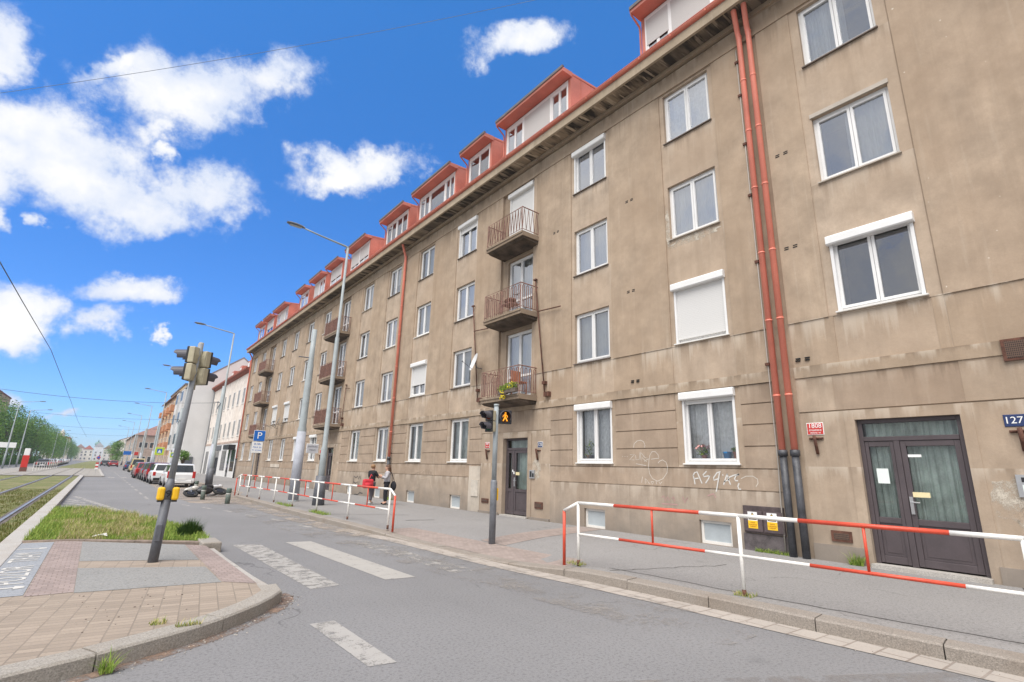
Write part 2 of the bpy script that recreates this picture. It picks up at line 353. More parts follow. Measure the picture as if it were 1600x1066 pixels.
# ---- ground materials
def asphalt(name, base, patch=.18, warm=(1,1,1), bstr=.5):
    t = NT(name)
    big = t.noise(.22, 5); mid = t.noise(1.3, 5); gr = t.noise(110, 3); g2 = t.noise(34, 4)
    lane = t.noise(1.0, 3, vec=t.mapped((.9, .045, 1)))
    d = tuple(x*(1-patch) for x in base); u = tuple(x*(1+patch)*w for x, w in zip(base, warm))
    c = t.mix(t.ramp(big, .33, .68), d, u)
    c = t.mix(t.math('MULTIPLY', t.ramp(lane, .48, .70), .30), c, tuple(x*.78 for x in base))
    c = t.mix(t.math('MULTIPLY', t.ramp(mid, .5, .8), .25), c, tuple(x*1.2 for x in base))
    sp = t.ramp(gr, .42, .68); c = t.mix(t.math('MULTIPLY', sp, .55), c, tuple(x*1.55 for x in base))
    c = t.mix(t.math('MULTIPLY', t.ramp(g2, .50, .66), .55), c, tuple(x*.55 for x in base))
    oil = t.ramp(t.noise(.9, 5, vec=t.mapped(loc=(2, 8, 0))), .66, .74); c = t.mix(t.math('MULTIPLY', oil, .45), c, tuple(x*.62 for x in base))
    # crack network, sparse
    vo = t.n('ShaderNodeTexVoronoi', feature='DISTANCE_TO_EDGE'); vo.inputs['Scale'].default_value = .33
    wv = t.n('ShaderNodeVectorMath', operation='ADD'); t.l(t.pos(), wv.inputs[0])
    nc = t.n('ShaderNodeTexNoise'); nc.inputs['Scale'].default_value = 1.5; nc.inputs['Detail'].default_value = 6; t.l(t.pos(), nc.inputs['Vector'])
    t.l(nc.outputs['Color'], wv.inputs[1]); t.l(wv.outputs[0], vo.inputs['Vector'])
    cr = t.math('MULTIPLY', t.ramp(vo.outputs['Distance'], .002, .007, (1,1,1,1), (0,0,0,1)), t.ramp(t.noise(.5, 3, vec=t.mapped(loc=(9,4,0))), .56, .62))
    c = t.mix(t.math('MULTIPLY', cr, .55), c, tuple(x*.35 for x in base))
    t.color(c); t.rough(.92); t.b.inputs['Specular IOR Level'].default_value = .25
    t.bump(t.math('ADD', gr, t.math('MULTIPLY', g2, .6)), bstr, .008); return t.mat
M_ROAD = asphalt('road_asphalt', (.195, .191, .191), .13)
M_WALK = asphalt('pavement_asphalt', (.238, .229, .222), .09, bstr=.3)
M_GROUND = asphalt('ground_grey', (.19, .185, .175), .1)
M_GRAVELP = asphalt('compacted_grit', (.245, .240, .228), .10, bstr=.6)
M_DUST = None
def alpha_noise(name, c, scale, a, b, rough=.9, c2=None):
    """worn or dusty layer: lies thinly on the ground and breaks up in patches"""
    t = NT(name)
    k = t.ramp(t.math('ADD', t.math('MULTIPLY', t.noise(scale, 8, rough=.7), .75), t.math('MULTIPLY', t.noise(scale*14, 3), .25)), a, b)
    t.color(t.mix(t.noise(3, 4), tuple(x*.86 for x in c), c2 or c)); t.rough(rough)
    tr = t.n('ShaderNodeBsdfTransparent'); mx = t.n('ShaderNodeMixShader')
    t.l(k, mx.inputs[0]); t.l(tr.outputs[0], mx.inputs[1]); t.l(t.b.outputs[0], mx.inputs[2]); t.l(mx.outputs[0], t.out.inputs[0])
    return t.mat
M_PAINT = alpha_noise('road_paint_worn', (.36, .342, .318), 5.5, .36, .52)
M_PAINT2 = alpha_noise('road_paint_very_worn', (.36, .342, .318), 4.0, .46, .58)
M_PAINTG = alpha_noise('road_paint_good', (.375, .355, .325), 6.0, .27, .44)
M_PAINTL = alpha_noise('ground_lettering_paint', (.56, .54, .50), 7.0, .27, .44)
M_DUST = alpha_noise('road_dust', (.38, .325, .27), 1.6, .42, .62)
M_DIRT = alpha_noise('gutter_dirt', (.25, .17, .125), 3.0, .42, .58)
P_PATCH = alpha_noise('plaster_fresh_patch', (.58, .52, .43), 4.5, .42, .60)
def setts(name, c, bw, rh, mortar, off=0.0, rot=0.0, mcol=None, vary=.3, bs=.7):
    t = NT(name); v = t.mapped(rot=(0,0,rot))
    nz = t.n('ShaderNodeTexNoise'); nz.inputs['Scale'].default_value = 2.2; t.l(t.pos(), nz.inputs['Vector'])
    b = t.n('ShaderNodeTexBrick'); t.l(v, b.inputs['Vector']); b.offset = off
    b.inputs['Scale'].default_value = 1.0; b.inputs['Brick Width'].default_value = bw; b.inputs['Row Height'].default_value = rh
    b.inputs['Mortar Size'].default_value = mortar; b.inputs['Mortar Smooth'].default_value = .3
    b.inputs['Color1'].default_value = tuple(x*(1-vary) for x in c) + (1,); b.inputs['Color2'].default_value = tuple(x*(1+vary*.6) for x in c) + (1,)
    b.inputs['Mortar'].default_value = (mcol or tuple(x*.55 for x in c)) + (1,)
    d = t.mix(t.math('MULTIPLY', t.ramp(t.noise(1.5, 6), .45, .72), .5), b.outputs['Color'], tuple(x*1.15 for x in c))
    d = t.mix(t.math('MULTIPLY', t.ramp(t.noise(45, 4), .5, .75), .30), d, tuple(x*.5 for x in c))
    t.color(d); t.rough(.9); t.b.inputs['Specular IOR Level'].default_value = .25
    inv = t.math('SUBTRACT', 1.0, b.outputs['Fac']); t.bump(t.math('ADD', inv, t.math('MULTIPLY', t.noise(60, 3), .35)), bs, .012)
    return t.mat
M_TANSETT = setts('tan_block_paving', (.315, .258, .205), .10, .18, .007, off=.5, rot=R(98), mcol=(.225,.188,.152), vary=.16, bs=.45)
M_REDSETT = setts('pink_mosaic_paving', (.305, .245, .222), .105, .105, .007, off=.5, mcol=(.22,.17,.15), vary=.16, bs=.45)
M_CRSETT = setts('crossing_mosaic', (.305, .252, .225), .105, .105, .008, off=.5, rot=R(3), mcol=(.25,.20,.175), vary=.14, bs=.4)
M_GUTSETT = setts('gutter_sett', (.375, .335, .295), .36, .26, .012, off=.5, rot=R(2.5), mcol=(.24,.20,.17), vary=.1, bs=.5)
M_PLATF = setts('platform_paving', (.31, .285, .25), .6, .6, .01, off=.0, vary=.12)
def granite(name, c):
    t = NT(name)
    sp = t.noise(75, 4, rough=.7); bl = t.noise(1.6, 5); st = t.noise(1.0, 5, vec=t.mapped((6,6,1.2)))
    d = t.mix(t.ramp(sp, .35, .68), tuple(x*.66 for x in c), tuple(x*1.28 for x in c))
    d = t.mix(t.math('MULTIPLY', t.ramp(bl, .48, .72), .5), d, tuple(x*y for x, y in zip(c, (.70, .62, .54))))
    t.color(d); t.rough(.88); t.bump(t.math('ADD', sp, t.noise(9, 4)), .6, .014); return t.mat
M_KERB = granite('kerb_granite', (.285, .250, .215))
M_KERBI = granite('island_kerb_granite', (.335, .305, .265))
M_CONC = granite('concrete_strip', (.43, .405, .37))
def turf(name, a, b, dry):
    t = NT(name)
    c = t.mix(t.ramp(t.noise(3.5, 6), .35, .65), a, b)
    c = t.mix(t.math('MULTIPLY', t.ramp(t.noise(.7, 5), .45, .62), .75), c, dry)
    c = t.mix(t.math('MULTIPLY', t.ramp(t.noise(40, 3), .45, .7), .5), c, tuple(x*.4 for x in a))
    t.color(c); t.rough(.95); t.bump(t.noise(30, 4), 1.0, .05); return t.mat
M_TURF = turf('track_turf', (.13, .15, .04), (.20, .205, .065), (.29, .25, .13))
M_SOIL = turf('verge_soil', (.12, .10, .055), (.16, .13, .075), (.19, .15, .095))
def blades(name, cols):
    t = NT(name)
    g = t.n('ShaderNodeNewGeometry'); nd = t.n('ShaderNodeValToRGB'); t.l(g.outputs['Random Per Island'], nd.inputs[0])
    el = nd.color_ramp.elements
    while len(el) < len(cols): el.new(.5)
    for i, c in enumerate(cols): el[i].position = i/(len(cols)-1); el[i].color = c + (1,)
    t.l(nd.outputs[0], t.b.inputs['Base Color']); t.rough(.7); t.b.inputs['Specular IOR Level'].default_value = .25
    tl = t.n('ShaderNodeBsdfTranslucent'); t.l(nd.outputs[0], tl.inputs[0]); mx = t.n('ShaderNodeMixShader'); mx.inputs[0].default_value = .35
    t.l(t.b.outputs[0], mx.inputs[1]); t.l(tl.outputs[0], mx.inputs[2]); t.l(mx.outputs[0], t.out.inputs[0])
    return t.mat
M_BLADE = blades('grass_blades', [(.17,.25,.045), (.27,.33,.07), (.40,.40,.13), (.54,.46,.24), (.52,.42,.27)])
M_BLADEG = blades('grass_blades_green', [(.14,.24,.04), (.22,.33,.06), (.31,.41,.08), (.40,.44,.12)])
M_BLADED = blades('grass_blades_dark', [(.025,.055,.012), (.04,.085,.016), (.07,.12,.025)])
M_LEAF = blades('tree_leaves', [(.08,.17,.03), (.12,.23,.045), (.17,.30,.06), (.23,.34,.085)])
M_LEAFD = blades('tree_leaves_dark', [(.055,.12,.034), (.085,.165,.045), (.12,.21,.06)])
M_BARK = mat('bark', (.12, .09, .065), .95, vary=.3, scale=9, bump=.5)
M_FLOWY = mat('yellow_petals', (.75, .60, .03), .7, bump=0)
M_FLOWP = mat('pink_petals', (.70, .38, .36), .7, bump=0)
M_RAILS = mat('rail_steel', (.36, .34, .32), .35, metal=.6, vary=.2)
M_SKIN = mat('skin', (.52, .30, .21), .55, vary=.05, bump=0)
M_HAIRB = mat('hair_blond', (.30, .17, .08), .6, vary=.3, scale=30)
M_HAIRD = mat('hair_brown', (.10, .05, .028), .6, vary=.3, scale=30)
M_CLBLK = mat('cloth_black', (.014, .014, .018), .9)
M_CLGRY = mat('cloth_grey', (.42, .41, .43), .9)
M_CLRED = mat('cloth_red', (.52, .03, .045), .8)
M_CLJEAN = mat('cloth_pale_grey', (.36, .35, .37), .9)
M_SHOE = mat('shoe_white', (.65, .63, .62), .7)
def lit(name, c, s):
    t = NT(name); t.b.inputs['Base Color'].default_value = c + (1,); t.b.inputs['Emission Color'].default_value = c + (1,); t.b.inputs['Emission Strength'].default_value = s
    return t.mat
M_LITA = lit('amber_signal_lit', (1.0, .36, .012), .42)
# ------------------------------------------------------------------ the long brown apartment block
def hf_wall(mb, rects, y0, y1, z0, z1, plane='x', flip=1):
    ys = sorted({round(v, 4) for r in rects for v in r[:2] if y0 <= v <= y1} | {y0, y1})
    zs = sorted({round(v, 4) for r in rects for v in r[2:4] if z0 <= v <= z1} | {z0, z1})
    ny, nz = len(ys)-1, len(zs)-1
    g = [[None]*nz for _ in range(ny)]
    for i in range(ny):
        yc = (ys[i]+ys[i+1])/2
        for j in range(nz):
            zc = (zs[j]+zs[j+1])/2
            for r in rects:
                if r[0] < yc < r[1] and r[2] < zc < r[3]: g[i][j] = (r[4], r[5])
    for j in range(nz):
        i = 0
        while i < ny:
            k = i
            while k+1 < ny and g[k+1][j] == g[i][j]: k += 1
            x, m = g[i][j]; mb.mi = m
            mb.poly([(x, ys[k+1], zs[j]), (x, ys[i], zs[j]), (x, ys[i], zs[j+1]), (x, ys[k+1], zs[j+1])])
            i = k+1
    for i in range(ny):
        for j in range(nz):
            x, m = g[i][j]
            if i+1 < ny and abs(g[i+1][j][0]-x) > 1e-5:
                q = g[i+1][j]; mb.mi = m if x < q[0] else q[1]
                mb.poly([(x, ys[i+1], zs[j]), (q[0], ys[i+1], zs[j]), (q[0], ys[i+1], zs[j+1]), (x, ys[i+1], zs[j+1])])
            if j+1 < nz and abs(g[i][j+1][0]-x) > 1e-5:
                q = g[i][j+1]; mb.mi = m if x < q[0] else q[1]
                mb.poly([(x, ys[i], zs[j+1]), (x, ys[i+1], zs[j+1]), (q[0], ys[i+1], zs[j+1]), (q[0], ys[i], zs[j+1])])

_wm = {}
def inst(key, maker, name, mats, parent, loc, smooth=False, bevel=0):
    if key not in _wm:
        mb = MB(); maker(mb); o = mb.build(name, mats, parent, smooth=smooth, bevel=bevel); _wm[key] = o.data
    else:
        o = bpy.data.objects.new(name, _wm[key]); COL.objects.link(o); o.parent = parent
        if bevel:
            b = o.modifiers.new('Bevel', 'BEVEL'); b.width = bevel; b.segments = 2; b.limit_method = 'ANGLE'
    o.location = loc; return o

def frame_geo(mb, w, h, n=2, splits=None, door=False):
    """frame in the (y,z) plane; x = depth into the wall; returns pane rectangles"""
    b = .055; hw = w/2; panes = []
    xo, xi = .095, .17
    mb.box(xo, xi, -hw, -hw+b, 0, h); mb.box(xo, xi, hw-b, hw, 0, h)
    mb.box(xo, xi, -hw+b, hw-b, 0, b); mb.box(xo, xi, -hw+b, hw-b, h-b, h)
    cuts = splits or [(-hw+b) + (2*hw-2*b)*k/n for k in range(n+1)]
    s = .052
    for k in range(len(cuts)-1):
        a, c = cuts[k]+.004, cuts[k+1]-.004; z0, z1 = b+.004, h-b-.004
        xs0, xs1 = xo-.012, xi-.01
        mb.box(xs0, xs1, a, a+s, z0, z1); mb.box(xs0, xs1, c-s, c, z0, z1)
        mb.box(xs0, xs1, a+s, c-s, z0, z0+s+(.02 if door else 0)); mb.box(xs0, xs1, a+s, c-s, z1-s, z1)
        if door: mb.box(xs0+.004, xs1, a+s, c-s, .78, .86)
        panes.append((a+s, c-s, z0+s, z1-s))
    return panes
def pane_geo(mb, w, h, n=2, splits=None, door=False):
    t = MB(); 
    for a, c, z0, z1 in frame_geo(t, w, h, n, splits, door):
        mb.poly([(.13, c, z0), (.13, a, z0), (.13, a, z1), (.13, c, z1)])
def curtain_geo(mb, w, h, seed, y0=-.5, y1=.5, ztop=1.0, zbot=0.02):
    q = random.Random(seed); N = 44; a = w*y0*.96; c = w*y1*.96; ph = q.random()*6; f = 16+q.random()*14
    pts = []
    for i in range(N+1):
        u = i/N; x = .30 + .022*math.sin(f*u*math.pi + ph) + .012*math.sin(f*2.3*u + 1.3*ph)
        pts.append((x, a+(c-a)*u))
    for i in range(N):
        (xa, ya), (xb, yb) = pts[i], pts[i+1]
        mb.poly([(xa, ya, h*zbot), (xb, yb, h*zbot), (xb*.98, yb, h*ztop), (xa*.98, ya, h*ztop)])
def box_geo(mb, w, h):
    hw = w/2+.025
    prof = [(-.085, h-.175), (-.105, h-.15), (-.105, h-.02), (-.085, h+.015), (.09, h+.015), (.09, h-.175)]
    mb.prism([(x, -hw, z) for x, z in prof], (0, 2*hw, 0))
    mb.box(.0, .094, -hw+.03, -hw+.085, .0, h-.175); mb.box(.0, .094, hw-.085, hw-.03, .0, h-.175)
def shut_geo(mb, w, h, zb):
    hw = w/2-.05
    mb.box(.045, .062, -hw, hw, zb, h-.17); mb.box(.035, .072, -hw, hw, zb-.04, zb)
def sill_geo(mb, w, h):
    hw = w/2+.03
    mb.prism([(-.055, -hw, -.035), (-.055, -hw, -.008), (.10, -hw, .012), (.10, -hw, -.035)], (0, 2*hw, 0))

def window(par, off, yc, zb, w=1.41, h=1.60, face=11.03, curtain=1, box=False, shut=None, sill='d', pane=None, door=False, n=2, frame=None, cmat=None, name=None, deep=0.0):
    L = (face+deep-off[0], yc-off[1], zb-off[2])
    nm = name or ('balcony_door' if door else 'window')
    fr = inst(('f', w, h, n, door, (frame or M_PVC).name), lambda mb: frame_geo(mb, w, h, n, None, door), nm, frame or M_PVC, par, L)
    inst(('p', w, h, n, door, (pane or M_PANE).name), lambda mb: pane_geo(mb, w, h, n, None, door), 'pane', pane or M_PANE, fr, (0,0,0))
    if curtain:
        sd = rnd.randrange(5); cm = cmat or M_CURT
        ext = {1: (-.5, .5, 1, .02), 2: (-.5, .12, 1, .02), 3: (-.1, .5, 1, .02), 4: (-.5, .5, 1, .42), 5: (-.5, .5, .62, .02)}[curtain]
        inst(('c', w, h, sd, curtain, cm.name), lambda mb: curtain_geo(mb, w, h, sd, *ext), 'curtain', cm, fr, (0,0,0), smooth=True)
    if sill:
        inst(('s', w, sill), lambda mb: sill_geo(mb, w, h), 'sill', {'d': M_SILLD, 'l': M_SILL, 'w': M_PVCD}[sill], fr, (0,0,0))
    if box: inst(('b', w, h), lambda mb: box_geo(mb, w, h), 'roller_box', M_PVC, fr, (0,0,0))
    if shut is not None:
        inst(('r', w, h, shut), lambda mb: shut_geo(mb, w, h, shut), 'roller_shutter', M_SHUT, fr, (0,0,0))
    return fr

GR0, GR1 = 1.36, 3.65
COURSES = (1.82, 2.295, 2.76, 3.215)
def house_rects(y0, y1, cols, doors, rust=True):
    """cols: window column centres, doors: balcony/entrance column centres"""
    r = [(y0, y1, 0.0, 13.3, 11.03, 1)]
    allc = sorted(cols + doors)
    # piers between the window strips
    e = y0
    for c in allc + [None]:
        b = (c-.83) if c is not None else y1
        if c in doors: b = c-.98
        r.append((e, b, 4.83, 12.42, 11.0, 0))
        r.append((e, b, 3.88, 4.83, 11.022, 0))
        if c is not None: e = c+.83 if c not in doors else c+1.08
    for c in doors: r.append((c-.80, c+1.08, 3.88, 12.42, 11.10, 5)); 
    for c in cols: r.append((c-.83, c+.83, 3.88, 4.83, 11.038, 1))
    for c in doors: r.append((c-.98, c-.80, 3.88, 12.42, 11.03, 1))
    r.append((y0, y1, 12.42, 12.96, 10.975, 2)); r.append((y0, y1, 12.90, 12.96, 11.06, 2)); r.append((y0, y1, 12.96, 13.08, 10.89, 2)); r.append((y0, y1, 13.08, 13.3, 10.96, 2))
    r.append((y0, y1, 3.65, 3.88, 11.005, 2))
    # rusticated ground floor
    r.append((y0, y1, GR0, GR1, 11.035, 3))
    if rust:
        for z in COURSES: r.append((y0, y1, z-.013, z+.013, 11.062, 3))
    r.append((y0, y1, 3.635, 3.65, 11.055, 3))
    for c in cols: r.append((c-.84, c+.84, 1.835, 3.65, 11.050, 4))
    r.append((y0, y1, 0.0, GR0, 11.02, 6)); r.append((y0, y1, GR0-.012, GR0+.014, 11.055, 6))
    return r
HMATS = [P_UP, P_STRIP, P_BAND, P_LOW, P_SUR, P_REC, P_PLIN, P_PLIN2, M_ROOM]
def hole(r, a, b, z0, z1, x=11.85): r.append((a, b, z0, z1, x, 8))

def ring(mb, x, y, z, r, h=.03, n=12):
    mb.tube([(x, y, z), (x, y, z+h)], r, n)
def downpipe(par, off, y, gx=10.42, gy=None, ybot=None, ziron=2.12):
    gy = y if gy is None else gy
    wx = 10.90
    p = MB(); r = .066
    p.tube([(gx, gy, 13.42), (gx, gy, 13.30), (gx+.03, gy+(y-gy)*.1, 13.22), (wx-.05, y, 12.66), (wx, y, 12.50), (wx, y, ziron)], r, 12)
    for z in (12.52, 11.2, 9.75, 8.2, 6.55, 4.95, 3.3): ring(p, wx, y, z, r+.009, .035)
    pipe = p.build('downpipe', M_RED, par, off, smooth=True)
    q = MB(); q.tube([(wx, y, ziron+.03), (wx, y, .12)], .072, 12); ring(q, wx, y, ziron-.04, .092, .12)
    q.build('pipe_foot', M_IRON, pipe, smooth=True, off=off)
    b = MB()
    for z in (11.2, 8.2, 4.95, 2.3): b.box(wx+.02, 11.05, y-.012, y+.012, z, z+.03)
    b.build('pipe_bracket', M_RUST, pipe, off=off)
    return pipe

def balcony(par, off, y0, y1, zt, style, xf=10.20, clad=False):
    s = MB()
    prof = [(xf, zt), (xf, zt-.07), (xf+.03, zt-.07), (xf+.03, zt-.17), (11.09, zt-.17), (11.09, zt)]
    s.prism([(x, y0, z) for x, z in prof], (0, y1-y0, 0))
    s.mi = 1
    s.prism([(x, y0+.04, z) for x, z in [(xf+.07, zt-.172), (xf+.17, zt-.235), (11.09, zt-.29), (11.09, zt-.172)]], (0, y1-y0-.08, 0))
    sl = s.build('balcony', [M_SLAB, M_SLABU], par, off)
    r = MB(); rt = zt+.94; rb = zt+.09; x = xf+.04; ya, yb = y0+.04, y1-.04
    r.tube([(11.06, ya, rt), (x, ya, rt), (x, yb, rt), (11.06, yb, rt)], .021, 6)
    r.tube([(11.06, ya, rb), (x, ya, rb), (x, yb, rb), (11.06, yb, rb)], .012, 6)
    for yy in (ya, yb, (ya+yb)/2): r.tube([(x, yy, zt-.03), (x, yy, rt)], .014, 6)
    def run(p0, p1, n):
        p0 = Vector(p0); p1 = Vector(p1)
        if style == 'zigzag':
            pts = []
            for k in range(2*n+1):
                q = p0.lerp(p1, k/(2*n)); pts.append((q.x, q.y, rb if k % 2 == 0 else rt-.03))
            r.tube(pts, .016, 5)
        else:
            d = (p1-p0)/n
            for k in range(n):
                a = p0 + d*(k+.18); b = p0 + d*(k+.62)
                r.tube([(a.x, a.y, rb), (a.x, a.y, rt-.10), ((a.x+b.x)/2, (a.y+b.y)/2, rt-.05), (b.x, b.y, rt-.10), (b.x, b.y, rb)], .0145, 5)
    n = 13 if style == 'zigzag' else 10
    run((x, ya, 0), (x, yb, 0), n); run((11.0, ya, 0), (x, ya, 0), 4); run((11.0, yb, 0), (x, yb, 0), 4)
    r.build('railing', M_RAILB, sl, off)
    if clad:
        c = MB(); N = 48
        pts = [(x+.03+.012*(k % 2), ya+.02+(yb-ya-.04)*k/N) for k in range(N+1)]
        for k in range(N):
            (xa, a), (xb, b) = pts[k], pts[k+1]
            c.poly([(xa, a, rb+.01), (xb, b, rb+.01), (xb, b, rt-.04), (xa, a, rt-.04)])
        c.build('cladding', M_CLAD, sl, off)
    return sl

ROOF_S = .70
def roof_z(x): return 13.40 + (x-10.35)*ROOF_S
def dormer(par, off, y0, y1, kind, shutters=()):
    """sheet-clad shed dormer; y0..y1 is the glazed front"""
    xf = 11.2; zb = roof_z(xf)+.02; zt = 15.86
    d = MB()
    ya, yb = y0-.10, y1+.10
    def back(z): return 10.35 + (z-13.40)/ROOF_S
    for y in (ya, yb):                                # cheeks
        d.prism([(xf, y-.03, zb-.05), (back(zb-.05)+.1, y-.03, zb-.05), (back(16.25), y-.03, 16.18), (xf, y-.03, zt+.16)], (0, .06, 0))
        for k in range(1, 6):
            xx = xf+.55*k; zz = min(zt+.12+.07*(xx-xf), 16.2)
            if roof_z(xx) < zz-.1: d.box(xx-.012, xx+.012, y-.05, y+.05, roof_z(xx)-.02, zz)
    d.box(xf, xf+.05, ya+.03, y0, zb-.03, zt); d.box(xf, xf+.05, y1, yb-.03, zb-.03, zt)
    d.box(xf-.01, xf+.05, ya+.03, yb-.03, zb-.06, zb+.03)
    dm = d.build('dormer', M_ROOF, par, off)
    e = MB(); xe = 10.74; ea, eb = ya-.07, yb+.09     # overhanging eave with soffit
    e.prism([(xe, ea, zt+.02), (xf+.05, ea, zt+.02), (xf+.05, ea, zt+.24), (xe-.02, ea, zt+.20)], (0, eb-ea, 0))
    e.prism([(xf+.052, ya-.045, zt+.14), (14.5, ya-.045, 16.30), (14.5, ya-.045, 16.38), (xf+.052, ya-.045, zt+.245)], (0, yb-ya+.09, 0))
    e.build('dormer_roof', M_ROOF, dm, off, bevel=.012)
    t = MB(); t.box(xe-.04, xe+.06, ea-.02, eb+.02, zt+.212, zt+.245); t.box(xe-.045, xe-.005, ea-.02, eb+.02, zt+.13, zt+.225)
    t.build('eave_edge', M_ROOFEDGE, dm, off)
    w = MB(); pn = MB(); h0, h1 = zb+.04, zt-.02; W = y1-y0
    w.box(xf+.0, xf+.09, y0, y1, h1-.16, h1); w.box(xf+.0, xf+.09, y0, y1, h0, h0+.06)
    cuts = {3: [0, .255, .70, 1.0], 1: [0, 1.0], 2: [0, .52, 1.0]}[kind]
    for u in cuts: 
        yy = y0+W*u; a = max(y0, yy-.05); b = min(y1, yy+.05); w.box(xf-.006, xf+.09, a, b, h0, h1-.02)
    secs = []
    for k in range(len(cuts)-1):
        a, b = y0+W*cuts[k]+.05, y0+W*cuts[k+1]-.05
        two = not (kind == 3 and k == 1)
        secs.append((a, b))
        m = (a+b)/2
        for (p, q) in (((a, m), (m, b)) if two else ((a, b),)):
            for (g0, g1, g2, g3) in ((p, p+.05, h0+.06, h1-.16), (q-.05, q, h0+.06, h1-.16), (p+.05, q-.05, h0+.06, h0+.11), (p+.05, q-.05, h1-.21, h1-.16)):
                w.box(xf+.012, xf+.07, g0, g1, g2, g3)
            pn.poly([(xf+.04, q-.05, h0+.1), (xf+.04, p+.05, h0+.1), (xf+.04, p+.05, h1-.2), (xf+.04, q-.05, h1-.2)])
    fr = w.build('dormer_window', M_PVC, dm, off)
    pn.build('dormer_pane', M_PANEH, dm, off)
    bk = MB(); bk.poly([(xf+.9, y0, zb+.2), (xf+.9, y1, zb+.2), (xf+.9, y1, zt), (xf+.9, y0, zt)]); bk.build('attic_room', M_ROOM, dm, off)
    for k, fz in shutters:
        a, b = secs[k]; sh = MB(); z0 = h1-.16-(h1-h0-.25)*fz
        sh.box(xf-.004, xf+.008, a, b, z0, h1-.14); sh.build('dormer_shutter', M_SHUTD, dm, off)
    dp = MB(); yy = eb+.02
    dp.tube([(xe+.02, yy, zt+.16), (xe+.06, yy, zt+.02), (xf-.06, yb+.06, zt-.28), (xf-.03, yb+.06, zt-.45), (xf-.03, yb+.06, zb)], .034, 6)
    dp.build('dormer_downpipe', M_REDD, dm, off)
    return dm

def entrance(par, off, y0, y1, z0, z1, split, x, curtain=None, zpanel=1.0):
    d = MB(); fw = .075; zt = z1-.40
    d.box(x, x+.10, y0, y0+fw, z0, z1); d.box(x, x+.10, y1-fw, y1, z0, z1)
    d.box(x, x+.10, y0+fw, y1-fw, z1-fw, z1); d.box(x-.01, x+.10, y0+fw, y1-fw, zt, zt+.08)
    d.box(x-.006, x+.09, split-.045, split+.045, z0, zt)
    gl = [(y0+fw, y1-fw, zt+.08, z1-fw)]
    for a, b in ((y0+fw, split-.045), (split+.045, y1-fw)):
        lw = .085 if b-a > .6 else .06; xa, xb = x+.004, x+.075
        d.box(xa, xb, a+.004, a+lw, z0+.02, zt-.006); d.box(xa, xb, b-lw, b-.004, z0+.02, zt-.006)
        d.box(xa, xb, a+lw, b-lw, zt-.10, zt-.006); d.box(xa, xb, a+lw, b-lw, z0+.02, z0+.14); d.box(xa, xb, a+lw, b-lw, zpanel-.05, zpanel+.05)
        d.box(x+.025, x+.06, a+lw, b-lw, z0+.14, zpanel-.05)
        d.box(x+.018, x+.03, a+lw+.05, b-lw-.05, z0+.19, zpanel-.10)
        gl.append((a+lw, b-lw, zpanel+.05, zt-.10))
    dr = d.build('entrance_door', M_DOOR, par, off, bevel=.006)
    g = MB()
    for a, b, c, e in gl: g.poly([(x+.045, b, c), (x+.045, a, c), (x+.045, a, e), (x+.045, b, e)])
    g.build('door_glass', M_PANED, dr, off)
    h = MB(); hy = split-.09
    h.box(x-.022, x+.0, hy-.025, hy+.025, zpanel+.13, zpanel+.42); h.tube([(x-.01, hy, zpanel+.33), (x-.06, hy, zpanel+.33), (x-.06, hy-.13, zpanel+.325)], .012, 8)
    h.build('door_handle', M_STEEL, dr, off)
    if curtain:
        c = MB(); N = 70
        for k in range(N):
            u0, u1 = k/N, (k+1)/N
            f = lambda u: x+.20+.03*math.sin(u*62)+.015*math.sin(u*143+1)
            c.poly([(f(u0), y0+fw+(y1-y0-2*fw)*u0, z0+.1), (f(u1), y0+fw+(y1-y0-2*fw)*u1, z0+.1), (f(u1), y0+fw+(y1-y0-2*fw)*u1, z1-.05), (f(u0), y0+fw+(y1-y0-2*fw)*u0, z1-.05)])
        c.build('door_curtain', curtain, dr, off, smooth=True)
    s = MB(); s.box(x-.22, x+.10, y0-.02, y1+.02, z0-.10, z0-.004); s.build('threshold', M_CONC, dr, off)
    return dr

